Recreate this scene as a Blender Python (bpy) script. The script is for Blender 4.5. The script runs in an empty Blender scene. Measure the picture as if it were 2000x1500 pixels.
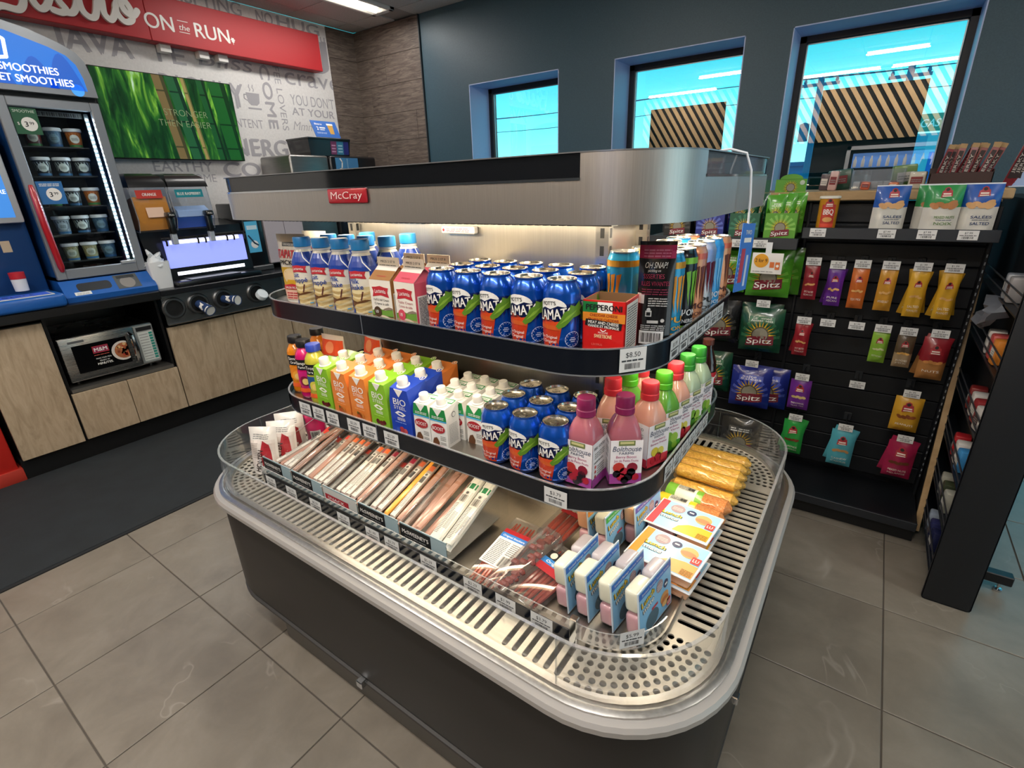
import bpy, bmesh, math, random
from mathutils import Matrix, Vector
from mathutils.geometry import tessellate_polygon
random.seed(7)
sc = bpy.context.scene
COL = sc.collection
PI = math.pi

# ---------------------------------------------------------------- camera
cam_d = bpy.data.cameras.new('camera'); cam = bpy.data.objects.new('camera', cam_d); COL.objects.link(cam)
cam_d.sensor_width = 36.0; cam_d.lens = 980.0 / 2000.0 * 36.0; cam_d.clip_start = 0.02
_r = Vector((0.8200, 0.5713, -0.0302)); _d = Vector((0.1850, -0.3149, -0.9309))
_r.normalize(); _d = (_d - _r * _d.dot(_r)).normalized(); _f = _r.cross(_d)
cam.matrix_world = Matrix(((_r.x, -_d.x, -_f.x, 0), (_r.y, -_d.y, -_f.y, 0), (_r.z, -_d.z, -_f.z, 1.5), (0, 0, 0, 1)))
sc.camera = cam

# ---------------------------------------------------------------- view
sc.view_settings.view_transform = 'Standard'; sc.view_settings.look = 'None'
sc.view_settings.gamma = 1.0; sc.view_settings.use_curve_mapping = False
sc.view_settings.exposure = 0.0
sc.cycles.use_denoising = True; sc.cycles.use_adaptive_sampling = True; sc.cycles.adaptive_threshold = 0.04
sc.cycles.max_bounces = 6; sc.cycles.transparent_max_bounces = 12; sc.cycles.glossy_bounces = 4
sc.cycles.caustics_reflective = False; sc.cycles.caustics_refractive = False
sc.cycles.sample_clamp_indirect = 6.0

# ---------------------------------------------------------------- sky
world = bpy.data.worlds.new('sky'); sc.world = world; world.use_nodes = True
_nt = world.node_tree; _bg = _nt.nodes['Background']
_tc = _nt.nodes.new('ShaderNodeTexCoord'); _sx = _nt.nodes.new('ShaderNodeSeparateXYZ'); _cr = _nt.nodes.new('ShaderNodeValToRGB')
_nt.links.new(_tc.outputs['Generated'], _sx.inputs[0]); _nt.links.new(_sx.outputs['Z'], _cr.inputs[0]); _nt.links.new(_cr.outputs[0], _bg.inputs[0])
_e = _cr.color_ramp.elements; _e.new(0.5)
for _k, (_p, _c) in enumerate(((0.0, (1.0, 1.0, 1.0)), (0.10, (0.38, 0.86, 0.92)), (0.21, (0.02, 0.46, 0.54)))): _e[_k].position = _p; _e[_k].color = (*_c, 1)
_bg.inputs[1].default_value = 1.9

# ---------------------------------------------------------------- lamps of the room (fluorescent fixtures in the ceiling)
def area(name, loc, sx, sy, power, col=(1, 1, 1), rot=(0, 0, 0), spread=PI):
    l = bpy.data.lights.new(name, 'AREA'); l.shape = 'RECTANGLE'; l.size = sx; l.size_y = sy; l.energy = power; l.color = col; l.spread = spread
    o = bpy.data.objects.new(name, l); COL.objects.link(o); o.location = loc; o.rotation_euler = rot
    return o
COOL = (1.0, 0.965, 0.93); WARM = (1.0, 0.86, 0.66)
FIX_Y = [(-3.705, 2.85, 1.30, 0.22)]                 # x, y, length, width : runs along y, seen at the top
FIX_X = [(-0.20, -0.06, 0.6), (-2.15, -0.06, 0.6), (-0.92, -1.18, 1.1), (0.30, -1.18, 1.1), (-3.05, -1.18, 1.1), (1.9, -0.06, 1.1), (1.9, 1.6, 1.1), (-1.9, 1.6, 1.1)]
for _x, _y, _l, _w in FIX_Y:
    area('troffer_lamp', (_x, _y, 2.862), _w, _l, 15, COOL)
for _x, _y, _l in FIX_X:
    area('strip_lamp', (_x, _y, 2.845), _l, 0.09, 18, COOL)

# ---------------------------------------------------------------- colours and materials
def lin(c):
    return c / 12.92 if c <= 0.04045 else ((c + 0.055) / 1.055) ** 2.4
def rgb(h):
    return tuple(lin(int(h[i:i + 2], 16) / 255.0) for i in (0, 2, 4))
_mc = {}
def m(h, r=0.45, metal=0.0, coat=0.0, emit=0.0, alpha=1.0, spec=0.5, trans=0.0, name=None):
    k = (h, r, metal, coat, emit, alpha, spec, trans)
    if k in _mc: return _mc[k]
    mt = bpy.data.materials.new(name or 'paint_' + h); mt.use_nodes = True
    b = mt.node_tree.nodes['Principled BSDF']; c = rgb(h)
    b.inputs['Base Color'].default_value = (*c, 1); b.inputs['Roughness'].default_value = r; b.inputs['Metallic'].default_value = metal
    b.inputs['Coat Weight'].default_value = coat; b.inputs['Coat Roughness'].default_value = 0.08; b.inputs['Alpha'].default_value = alpha
    b.inputs['Specular IOR Level'].default_value = spec; b.inputs['Transmission Weight'].default_value = trans
    if emit: b.inputs['Emission Color'].default_value = (*c, 1); b.inputs['Emission Strength'].default_value = emit
    mt.diffuse_color = (*c, 1)
    _mc[k] = mt
    return mt
def nodes(mt):
    nt = mt.node_tree; b = nt.nodes['Principled BSDF']
    return nt, b, nt.nodes.new, nt.links.new
def ramp(nt, fac, stops):
    r = nt.nodes.new('ShaderNodeValToRGB'); e = r.color_ramp.elements
    while len(e) < len(stops): e.new(0.5)
    for i, (p, c) in enumerate(stops): e[i].position = p; e[i].color = (*c, 1)
    nt.links.new(fac, r.inputs[0]); return r.outputs[0]
def coords(nt, scale=(1, 1, 1), kind='Object', rot=(0, 0, 0)):
    t = nt.nodes.new('ShaderNodeTexCoord'); mp = nt.nodes.new('ShaderNodeMapping'); mp.inputs['Scale'].default_value = scale; mp.inputs['Rotation'].default_value = rot
    nt.links.new(t.outputs[kind], mp.inputs[0]); return mp.outputs[0]
def noise(nt, vec, scale, detail=4, rough=0.55, dist=0.0):
    n = nt.nodes.new('ShaderNodeTexNoise'); n.inputs['Scale'].default_value = scale; n.inputs['Detail'].default_value = detail; n.inputs['Roughness'].default_value = rough; n.inputs['Distortion'].default_value = dist
    nt.links.new(vec, n.inputs['Vector']); return n.outputs['Fac']
def bump(nt, b, h, strength=0.2, dist=0.01):
    bp = nt.nodes.new('ShaderNodeBump'); bp.inputs['Strength'].default_value = strength; bp.inputs['Distance'].default_value = dist
    nt.links.new(h, bp.inputs['Height']); nt.links.new(bp.outputs[0], b.inputs['Normal'])
def new_mat(name, rough=0.5, metal=0.0):
    mt = bpy.data.materials.new(name); mt.use_nodes = True; b = mt.node_tree.nodes['Principled BSDF']
    b.inputs['Roughness'].default_value = rough; b.inputs['Metallic'].default_value = metal
    return mt
def steel(name, hexc='b9b6b0', rough=0.3, sc3=(2, 2, 160), amp=0.12):
    mt = new_mat(name, rough, 1.0); nt, b, N, L = nodes(mt); c = rgb(hexc)
    f = noise(nt, coords(nt, sc3), 3.0, 3)
    L(ramp(nt, f, [(0.25, tuple(x * 0.88 for x in c)), (0.75, tuple(min(1, x * 1.06) for x in c))]), b.inputs['Base Color'])
    mr = N('ShaderNodeMapRange'); mr.inputs['To Min'].default_value = rough - amp * 0.5; mr.inputs['To Max'].default_value = rough + amp; L(f, mr.inputs['Value']); L(mr.outputs[0], b.inputs['Roughness'])
    bump(nt, b, f, 0.04, 0.002)
    return mt
def see_through(name, tint, gloss=0.12, rough=0.03, add=None, gcol=(1, 1, 1)):
    """clear sheet: straight-through light plus a mirror share, stronger at grazing angles"""
    mt = bpy.data.materials.new(name); mt.use_nodes = True; nt = mt.node_tree; nt.nodes.clear()
    N, L = nt.nodes.new, nt.links.new
    o = N('ShaderNodeOutputMaterial'); t = N('ShaderNodeBsdfTransparent'); g = N('ShaderNodeBsdfGlossy'); mx = N('ShaderNodeMixShader'); lw = N('ShaderNodeLayerWeight')
    t.inputs[0].default_value = (*tint, 1); g.inputs['Color'].default_value = (*gcol, 1); g.inputs['Roughness'].default_value = rough; lw.inputs[0].default_value = 0.25
    mr = N('ShaderNodeMapRange'); mr.inputs['To Min'].default_value = gloss; mr.inputs['To Max'].default_value = min(1.0, gloss + 0.35)
    L(lw.outputs['Fresnel'], mr.inputs['Value']); L(mr.outputs[0], mx.inputs[0]); L(t.outputs[0], mx.inputs[1]); L(g.outputs[0], mx.inputs[2])
    res = mx.outputs[0]
    if add:
        d = N('ShaderNodeBsdfDiffuse'); d.inputs[0].default_value = (*add[1], 1); m2 = N('ShaderNodeMixShader'); m2.inputs[0].default_value = add[0]
        L(res, m2.inputs[1]); L(d.outputs[0], m2.inputs[2]); res = m2.outputs[0]
    L(res, o.inputs[0]); return mt

# ---------------------------------------------------------------- mesh building
def roundrect(x0, x1, y0, y1, r, seg=8):
    p = []
    for cx, cy, a0 in ((x1 - r, y0 + r, -PI / 2), (x1 - r, y1 - r, 0), (x0 + r, y1 - r, PI / 2), (x0 + r, y0 + r, PI)):
        for i in range(seg + 1):
            a = a0 + PI / 2 * i / seg; p.append((cx + r * math.cos(a), cy + r * math.sin(a)))
    return p
_bb = {}
class MB:
    def __init__(s): s.v = []; s.f = []; s.m = []; s.mats = []; s.ix = {}
    def mi(s, mat):
        k = mat.name
        if k not in s.ix: s.ix[k] = len(s.mats); s.mats.append(mat)
        return s.ix[k]
    def add(s, V, F, mat, T=None):
        o = len(s.v); k = s.mi(mat)
        if T is not None: V = [tuple(T @ Vector(p)) for p in V]
        s.v.extend(V); s.f.extend(tuple(i + o for i in f) for f in F); s.m.extend([k] * len(F)); return s
    def box(s, x0, x1, y0, y1, z0, z1, mat, T=None):
        V = [(x0, y0, z0), (x1, y0, z0), (x1, y1, z0), (x0, y1, z0), (x0, y0, z1), (x1, y0, z1), (x1, y1, z1), (x0, y1, z1)]
        return s.add(V, [(3, 2, 1, 0), (4, 5, 6, 7), (0, 1, 5, 4), (1, 2, 6, 5), (2, 3, 7, 6), (3, 0, 4, 7)], mat, T)
    def rbox(s, x0, x1, y0, y1, z0, z1, r, mat, seg=2, T=None):
        k = (round(x1 - x0, 4), round(y1 - y0, 4), round(z1 - z0, 4), r, seg)
        if k not in _bb:
            bm = bmesh.new(); bmesh.ops.create_cube(bm, size=1.0)
            for v in bm.verts: v.co = Vector((v.co.x * k[0], v.co.y * k[1], v.co.z * k[2]))
            bmesh.ops.bevel(bm, geom=bm.edges[:], offset=r, segments=seg, profile=0.5, affect='EDGES')
            bm.verts.index_update(); _bb[k] = ([tuple(v.co) for v in bm.verts], [tuple(v.index for v in f.verts) for f in bm.faces]); bm.free()
        V, F = _bb[k]; cx, cy, cz = (x0 + x1) / 2, (y0 + y1) / 2, (z0 + z1) / 2
        return s.add([(a + cx, b + cy, c + cz) for a, b, c in V], F, mat, T)
    def loft(s, loops, mat, cap0=False, cap1=False, closed=True, T=None):
        n = len(loops[0]); V = [p for l in loops for p in l]; F = []
        for k in range(len(loops) - 1):
            for i in range(n if closed else n - 1):
                j = (i + 1) % n; F.append((k * n + i, k * n + j, (k + 1) * n + j, (k + 1) * n + i))
        if cap0: F.append(tuple(range(n - 1, -1, -1)))
        if cap1: F.append(tuple((len(loops) - 1) * n + i for i in range(n)))
        return s.add(V, F, mat, T)
    def prism(s, poly, z0, z1, mat, T=None):
        return s.loft([[(x, y, z0) for x, y in poly], [(x, y, z1) for x, y in poly]], mat, True, True, True, T)
    def lathe(s, prof, mat, n=20, cx=0, cy=0, T=None, cap0=False, cap1=False):
        L = [[(cx + r * math.cos(2 * PI * i / n), cy + r * math.sin(2 * PI * i / n), z) for i in range(n)] for r, z in prof]
        return s.loft(L, mat, cap0, cap1, True, T)
    def tube(s, pts, r, mat, n=8, caps=True, T=None):
        pts = [Vector(p) for p in pts]; L = []; up = Vector((0, 0, 1)); prev = None
        for i, p in enumerate(pts):
            d = (pts[min(i + 1, len(pts) - 1)] - pts[max(i - 1, 0)]).normalized()
            a = prev if prev is not None else (up if abs(d.dot(up)) < 0.9 else Vector((1, 0, 0)))
            u = (a - d * a.dot(d)).normalized(); w = d.cross(u); prev = u
            rr = r[i] if isinstance(r, (list, tuple)) else r
            L.append([tuple(p + (u * math.cos(2 * PI * k / n) + w * math.sin(2 * PI * k / n)) * rr) for k in range(n)])
        return s.loft(L, mat, caps, caps, True, T)
    def ring(s, outer, inner, z0, z1, mat):
        n = len(outer); V = [(x, y, z0) for x, y in outer] + [(x, y, z1) for x, y in outer] + [(x, y, z0) for x, y in inner] + [(x, y, z1) for x, y in inner]; F = []
        for i in range(n):
            j = (i + 1) % n
            F += [(i, j, n + j, n + i), (2 * n + j, 2 * n + i, 3 * n + i, 3 * n + j), (n + i, n + j, 3 * n + j, 3 * n + i), (j, i, 2 * n + i, 2 * n + j)]
        return s.add(V, F, mat)
    def grid(s, fn, nu, nv, mat, flip=False):
        V = [fn(i / nu, j / nv) for j in range(nv + 1) for i in range(nu + 1)]; F = []
        for j in range(nv):
            for i in range(nu):
                a = j * (nu + 1) + i; q = (a, a + 1, a + nu + 2, a + nu + 1); F.append(q[::-1] if flip else q)
        return s.add(V, F, mat)
    def mesh(s, name, smooth=35):
        me = bpy.data.meshes.new(name); me.from_pydata(s.v, [], s.f)
        for mt in s.mats: me.materials.append(mt)
        me.polygons.foreach_set('material_index', s.m)
        if smooth:
            me.polygons.foreach_set('use_smooth', [True] * len(s.f)); me.set_sharp_from_angle(angle=math.radians(smooth))
        me.update(); return me

# ---------------------------------------------------------------- flat print (lettering, pictures on packs)
_tx = {}
TEXT_RES = 3
def text_mesh(txt, bold):
    k = (txt, bold, TEXT_RES)
    if k in _tx: return _tx[k]
    cu = bpy.data.curves.new('glyphs', 'FONT'); cu.body = txt; cu.size = 1.0; cu.resolution_u = TEXT_RES; cu.offset = bold; cu.fill_mode = 'FRONT'
    ob = bpy.data.objects.new('glyphs', cu); COL.objects.link(ob); dg = bpy.context.evaluated_depsgraph_get(); dg.update()
    me = bpy.data.meshes.new_from_object(ob.evaluated_get(dg)); me.calc_loop_triangles()
    V = [(v.co.x / 0.73, v.co.y / 0.73) for v in me.vertices]; F = [tuple(t.vertices) for t in me.loop_triangles]
    bpy.data.objects.remove(ob); bpy.data.curves.remove(cu); bpy.data.meshes.remove(me)
    xs = [p[0] for p in V] or [0]; _tx[k] = (V, F, min(xs), max(xs)); return _tx[k]
def clip(poly, ax, lo, hi):
    for sgn, lim in ((1, lo), (-1, -hi)):
        out = []
        for i in range(len(poly)):
            a, b = poly[i - 1], poly[i]; da, db = sgn * a[ax] - lim, sgn * b[ax] - lim
            if (da < 0) != (db < 0):
                t = da / (da - db); out.append((a[0] + (b[0] - a[0]) * t, a[1] + (b[1] - a[1]) * t))
            if db >= 0: out.append(b)
        poly = out
        if len(poly) < 3: return []
    return poly
class Pr:
    """layered 2-D print; emit() lays it on a surface"""
    def __init__(s): s.it = []
    def conv(s, poly, mat, l): s.it.append((poly, mat, l)); return s
    def rect(s, x0, y0, x1, y1, mat, l=0): return s.conv([(x0, y0), (x1, y0), (x1, y1), (x0, y1)], mat, l)
    def poly(s, pts, mat, l=0):
        for t in tessellate_polygon([[Vector((x, y, 0)) for x, y in pts]]): 
            q = [pts[i] for i in t]
            if (q[1][0] - q[0][0]) * (q[2][1] - q[0][1]) - (q[1][1] - q[0][1]) * (q[2][0] - q[0][0]) < 0: q.reverse()
            s.conv(q, mat, l)
        return s
    def circ(s, cx, cy, r, mat, l=0, n=18, ry=None, rot=0):
        ry = ry or r; c, d = math.cos(rot), math.sin(rot); P = []
        for i in range(n):
            a = 2 * PI * i / n; x, y = r * math.cos(a), ry * math.sin(a); P.append((cx + x * c - y * d, cy + x * d + y * c))
        return s.conv(P, mat, l)
    def stroke(s, pts, w, mat, l=0):
        for (ax, ay), (bx, by) in zip(pts, pts[1:]):
            dx, dy = bx - ax, by - ay; q = math.hypot(dx, dy) or 1; nx, ny = -dy / q * w / 2, dx / q * w / 2
            s.conv([(ax - nx, ay - ny), (bx - nx, by - ny), (bx + nx, by + ny), (ax + nx, ay + ny)], mat, l)
        for x, y in pts[1:-1]: s.circ(x, y, w / 2, mat, l, 8)
        return s
    def text(s, t, x, y, h, mat, l=1, al='c', bold=0.0, w=None, shear=0.0, rot=0.0, arc=0.0):
        """cap height h, baseline at y; w = exact width; arc = rise of the ends (negative) or middle"""
        e_ = bold * .9 if bold >= .015 else 0.0; V, F, a, b = text_mesh(t, min(bold, 0.0)); sw = (w / (b - a)) if w else h; off = {'l': 0, 'c': -0.5, 'r': -1}[al] * (b - a) * sw; c, d = math.cos(rot), math.sin(rot); wd = max((b - a) * sw, 1e-6)
        P = []
        for px, py in V:
            qx = (px - a) * sw + off; qy = py * h; qx += qy * shear
            if arc: qy += arc * (1 - (2 * (qx - off) / wd - 1) ** 2)
            P.append((x + qx * c - qy * d, y + qx * d + qy * c))
        for ex, ey, el in (((-e_ * h, -e_ * h * .5, 0), (e_ * h, e_ * h * .5, .35)) if e_ > 0 else ((0, 0, 0),)):
            for f in F: s.conv([(P[i][0] + ex, P[i][1] + ey) for i in f], mat, l + el)
        return s
    def lines(s, x0, y0, x1, y1, n, mat, l=1, thick=0.45, seed=1):
        rnd = random.Random(seed); p = (y1 - y0) / n
        for i in range(n):
            y = y0 + p * i; x = x0
            while x < x1 - 0.001:
                wd = min((x1 - x0) * rnd.uniform(0.10, 0.3), x1 - x); s.rect(x, y, x + wd * 0.86, y + p * thick, mat, l); x += wd
        return s
    def bars(s, x0, y0, x1, y1, mat, l=1, n=14, seed=3):
        rnd = random.Random(seed); p = (x1 - x0) / n
        for i in range(n): s.rect(x0 + p * i, y0, x0 + p * (i + rnd.choice((0.3, 0.5, 0.7))), y1, mat, l)
        return s
    def add(s, o, dx=0, dy=0, k=1.0, dl=0):
        for P, mt, l in o.it: s.it.append(([(x * k + dx, y * k + dy) for x, y in P], mt, l + dl))
        return s
    def emit(s, mb, fn, du=None, dv=None, eps=0.0004, h0=0.0004, box=None):
        for poly, mat, l in s.it:
            if box:
                poly = clip(poly, 0, box[0], box[2]); poly = poly and clip(poly, 1, box[1], box[3])
                if not poly: continue
            ps = [poly]
            for ax, st in ((0, du), (1, dv)):
                if not st: continue
                out = []
                for p in ps:
                    lo = math.floor(min(q[ax] for q in p) / st); hi = math.ceil(max(q[ax] for q in p) / st)
                    if hi - lo <= 1: out.append(p); continue
                    for k in range(lo, hi):
                        c = clip(p, ax, k * st, (k + 1) * st)
                        if c: out.append(c)
                ps = out
            for p in ps: mb.add([fn(u, v, h0 + eps * l) for u, v in p], [tuple(range(len(p)))], mat)
        return mb
def on_plane(o, ux, uy):
    o, ux, uy = Vector(o), Vector(ux), Vector(uy); n = ux.cross(uy)
    return lambda u, v, h: tuple(o + ux * u + uy * v + n * h)
def on_front(y=0.0, z=0.0, x=0.0): return on_plane((x, y, z), (1, 0, 0), (0, 0, 1))       # faces -y
def on_can(rf, R=None, cx=0, cy=0):
    def fn(u, v, h):
        r = rf(v) if callable(rf) else rf; a = u / (R or rf); return (cx + (r + h) * math.sin(a), cy - (r + h) * math.cos(a), v)
    return fn

# ---------------------------------------------------------------- things and parts
def setp(o, label=None, cat=None, group=None, kind=None):
    if label: o['label'] = label
    if cat: o['category'] = cat
    if group: o['group'] = group
    if kind: o['kind'] = kind
    return o
def ob(name, me, parent=None, loc=(0, 0, 0), rot=0.0, **k):
    if isinstance(me, MB): me = me.mesh(name)
    o = bpy.data.objects.new(name, me); COL.objects.link(o); o.location = loc
    o.rotation_euler = rot if isinstance(rot, (tuple, list)) else (0, 0, rot)
    if parent: o.parent = parent
    return setp(o, **k)
class Kit:
    """one kind of thing: its parts as shared meshes"""
    def __init__(s, name): s.name = name; s.parts = []
    def part(s, name, mb, subs=(), smooth=35):
        s.parts.append((name, mb.mesh(name, smooth), [(n, q.mesh(n)) for n, q in subs])); return s
    def put(s, loc, rot=0.0, label=None, cat=None, group=None, scale=1.0, tint=None):
        e = ob(s.name, None, None, loc, rot, label=label, cat=cat, group=group); e.empty_display_size = 0.05
        if scale != 1.0: e.scale = (scale,) * 3 if not isinstance(scale, tuple) else scale
        for n, me, subs in s.parts:
            c = ob(n, me, e)
            for sn, sm in subs: ob(sn, sm, c)
        return e
ORD = ['first', 'second', 'third', 'fourth', 'fifth', 'sixth', 'seventh', 'eighth', 'ninth', 'tenth']
WH = m('f4f2ec', 0.5, name='white_ink'); BK = m('101114', 0.5, name='black_ink'); GRAYINK = m('8a8a88', 0.6, name='grey_ink')

# ================================================================ THE SETTING
XW, YW, ZC, YG = -4.40, 3.77, 2.90, 4.06     # bistro wall, window wall, ceiling, glass line
XR, YB = 3.20, -1.62
# --- floor of square stone-look tiles
def tile_mat():
    mt = new_mat('stone_tile', 0.36); nt, b, N, L = nodes(mt)
    oi = N('ShaderNodeObjectInfo'); tc = N('ShaderNodeTexCoord'); ad = N('ShaderNodeVectorMath'); ad.operation = 'ADD'; mu = N('ShaderNodeVectorMath'); mu.operation = 'SCALE'
    cb = N('ShaderNodeCombineXYZ'); L(oi.outputs['Random'], cb.inputs[0]); L(oi.outputs['Random'], cb.inputs[1]); L(oi.outputs['Random'], cb.inputs[2]); L(cb.outputs[0], mu.inputs[0]); mu.inputs['Scale'].default_value = 37.0
    L(tc.outputs['Object'], ad.inputs[0]); L(mu.outputs[0], ad.inputs[1]); v = ad.outputs[0]
    f1 = noise(nt, v, 5.0, 6, 0.62, 0.4); base = ramp(nt, f1, [(0.25, rgb('6f675c')), (0.55, rgb('80786c')), (0.8, rgb('8d857a'))])
    f2 = noise(nt, v, 1.7, 4, 0.6, 0.7); s = N('ShaderNodeMath'); s.operation = 'SUBTRACT'; s.inputs[1].default_value = 0.5; L(f2, s.inputs[0]); a = N('ShaderNodeMath'); a.operation = 'ABSOLUTE'; L(s.outputs[0], a.inputs[0])
    vein = ramp(nt, a.outputs[0], [(0.0, (1, 1, 1)), (0.007, (0, 0, 0))]); f3 = noise(nt, v, 3.3, 2); gate = ramp(nt, f3, [(0.56, (0, 0, 0)), (0.66, (1, 1, 1))])
    mm = N('ShaderNodeMath'); mm.operation = 'MULTIPLY'; L(vein, mm.inputs[0]); L(gate, mm.inputs[1]); m3 = N('ShaderNodeMath'); m3.operation = 'MULTIPLY'; m3.inputs[1].default_value = 0.30; L(mm.outputs[0], m3.inputs[0])
    mx = N('ShaderNodeMixRGB'); L(m3.outputs[0], mx.inputs[0]); L(base, mx.inputs[1]); mx.inputs[2].default_value = (*rgb('b9b0a4'), 1)
    L(mx.outputs[0], b.inputs['Base Color']); bump(nt, b, f1, 0.12, 0.004); return mt
TILE = tile_mat()
fl = ob('floor', MB().box(XW, XR, YB, YG, -0.06, -0.003, m('4f4840', 0.8)), kind='structure')
PX_, PY_ = 0.4504, 0.465
tm = MB(); w_, h_ = PX_ / 2 - 0.0022, PY_ / 2 - 0.0022
tm.loft([[(x * w_, y * h_, -0.003) for x, y in ((-1, -1), (1, -1), (1, 1), (-1, 1))], [(x * w_, y * h_, -0.0012) for x, y in ((-1, -1), (1, -1), (1, 1), (-1, 1))], [(x * (w_ - .0015), y * (h_ - .0015), 0.0) for x, y in ((-1, -1), (1, -1), (1, 1), (-1, 1))]], TILE, False, True)
tm = tm.mesh('tile', 0)
for i in range(-9, 7):
    for j in range(-3, 8):
        o = ob('tile', tm, fl, (0.277 + PX_ * (i + 0.5), 0.08 + PY_ * (j + 0.5), 0), PI * ((i * 3 + j) % 2))
# --- ceiling
cw = m('d8d4ce', 0.85, name='ceiling_white')
ce = ob('ceiling', MB().box(XW, XR, YB, YG, ZC + 0.012, ZC + 0.1, m('a9a49e', 0.9)), kind='structure')
cp_mat = new_mat('acoustic_panel', 0.9); nt, b, N, L = nodes(cp_mat); f = noise(nt, coords(nt), 90, 3); L(ramp(nt, f, [(0.3, rgb('c9c4be')), (0.7, rgb('dad6d0'))]), b.inputs['Base Color']); bump(nt, b, f, 0.15, 0.003)
for i in range(-1, 13):
    for j in range(0, 11):
        x0, x1 = -4.19 + 0.61 * (i - 1), -4.19 + 0.61 * i; y1, y0 = 3.55 - 0.485 * (j - 1), 3.55 - 0.485 * j
        x0, x1, y0, y1 = max(x0, XW), min(x1, XR), max(y0, YB), min(y1, YW)
        if x1 - x0 < 0.02 or y1 - y0 < 0.02: continue
        if x0 < -3.7 < x1 and y1 > 2.2: 
            if x1 > -3.56: ob('ceiling_panel', MB().box(-3.575, x1 - .004, y0 + .004, y1 - .004, ZC, ZC + 0.012, cp_mat), ce)
            if x0 < -3.84: ob('ceiling_panel', MB().box(x0 + .004, -3.835, y0 + .004, y1 - .004, ZC, ZC + 0.012, cp_mat), ce)
            continue
        ob('ceiling_panel', MB().box(x0 + .004, x1 - .004, y0 + .004, y1 - .004, ZC, ZC + 0.012, cp_mat), ce)
# --- bistro wall, white paper with grey words
WPAPER = new_mat('wallpaper_white', 0.7); nt, b, N, L = nodes(WPAPER); f = noise(nt, coords(nt), 60, 3); L(ramp(nt, f, [(0.3, rgb('d9d7d4')), (0.7, rgb('e4e2df'))]), b.inputs['Base Color'])
GL = m('a9a7ab', 0.7, name='wallpaper_grey')
wl = ob('wall_left', MB().box(XW - 0.15, XW, YB, YG, 0, ZC, WPAPER), kind='structure')
TEXT_RES = 5
P = Pr()
def word(t, y, z, h, w, **k): P.text(t, y, z, h, GL, 1, 'l', k.pop('bold', 0.02), w, **k)
word('crave', 2.965, 2.39, 0.145, 0.56, bold=0.0); word("YOU DON'T GET", 2.985, 2.235, 0.085, 0.62, bold=0.0); word('AT YOUR', 2.98, 2.155, 0.062, 0.44, bold=0.03)
word('Mmmmm', 2.965, 2.035, 0.075, 0.36, bold=-0.01, shear=0.35); word('ENERGIZE', 2.29, 1.815, 0.135, 0.86, bold=0.06); word('COFFEE', 2.275, 1.655, 0.11, 0.72, bold=0.06)
word('CONTENT', 2.34, 2.025, 0.068, 0.345, bold=0.01); word('RICHLY', 1.95, 2.165, 0.18, 0.61, bold=0.06); word('SATISFYING', 2.0, 2.815, 0.09, 0.68, bold=0.02); word('HUG', 2.98, 2.805, 0.085, 0.40, bold=0.05)
word('J', 3.30, 2.58, 0.20, 0.13, bold=0.05); word('JAVA', 1.40, 2.40, 0.14, 0.43, bold=0.05); word('TE', 1.93, 2.41, 0.12, 0.24, bold=0.02); word('Bliss', 2.26, 2.43, 0.11, 0.41, bold=0.0, shear=0.3)
word('EARTHY', 1.77, 1.69, 0.075, 0.42, bold=0.02); word('HOME', 1.98, 1.615, 0.06, 0.22, bold=0.0); word('NO', 2.80, 2.80, 0.09, 0.14, bold=0.03)
P.text('COME', 2.742, 2.50, 0.085, GL, 1, 'l', 0.05, 0.47, rot=-PI / 2); P.text('COFFEE LOVERS', 2.865, 2.70, 0.06, GL, 1, 'l', 0.0, 0.675, rot=-PI / 2)
P.text('u', 3.385, 2.75, 0.09, GL, 1, 'l', 0.0)
# coffee cup symbol
P.poly([(2.585, 2.285), (2.70, 2.285), (2.69, 2.215), (2.665, 2.195), (2.615, 2.195), (2.593, 2.215)], GL, 1); P.rect(2.585, 2.165, 2.70, 2.178, GL, 1); P.stroke([(2.59, 2.27), (2.568, 2.268), (2.565, 2.24), (2.595, 2.225)], 0.008, GL, 1)
for dx in (0, 0.03): P.stroke([(2.62 + dx, 2.295), (2.628 + dx, 2.31), (2.618 + dx, 2.325), (2.625 + dx, 2.345)], 0.007, GL, 1)
ob('wallpaper_lettering', P.emit(MB(), on_plane((XW, 0, 0), (0, 1, 0), (0, 0, 1)), eps=0.0006).mesh('wallpaper_lettering', 0), wl)
# --- wood planks in the corner
def wood_mat(name, a, bcol, c, sc3, seedscale=1.0, rough=0.6):
    mt = new_mat(name, rough); nt, b, N, L = nodes(mt); oi = N('ShaderNodeObjectInfo'); tc = N('ShaderNodeTexCoord'); mp = N('ShaderNodeMapping'); ad = N('ShaderNodeVectorMath'); ad.operation = 'ADD'
    mu = N('ShaderNodeVectorMath'); mu.operation = 'SCALE'; mu.inputs['Scale'].default_value = 23.0; cb = N('ShaderNodeCombineXYZ'); L(oi.outputs['Random'], cb.inputs[0]); L(oi.outputs['Random'], cb.inputs[2]); L(cb.outputs[0], mu.inputs[0])
    L(tc.outputs['Object'], ad.inputs[0]); L(mu.outputs[0], ad.inputs[1]); mp.inputs['Scale'].default_value = sc3; L(ad.outputs[0], mp.inputs[0])
    f = noise(nt, mp.outputs[0], 3.0 * seedscale, 6, 0.65, 1.2); L(ramp(nt, f, [(0.28, a), (0.5, bcol), (0.72, c)]), b.inputs['Base Color']); bump(nt, b, f, 0.15, 0.004); return mt
PLANK = wood_mat('weathered_plank', rgb('3f3630'), rgb('645951'), rgb('82766b'), (2.0, 2.0, 16.0))
rows = [2.895 - 0.235 * k for k in range(13)]; joints = {1: [-4.0], 2: [-4.225], 3: [-3.655], 4: [-4.09], 0: [], 5: [-3.8], 6: [-4.2], 7: [-3.7]}
ww = None
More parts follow.
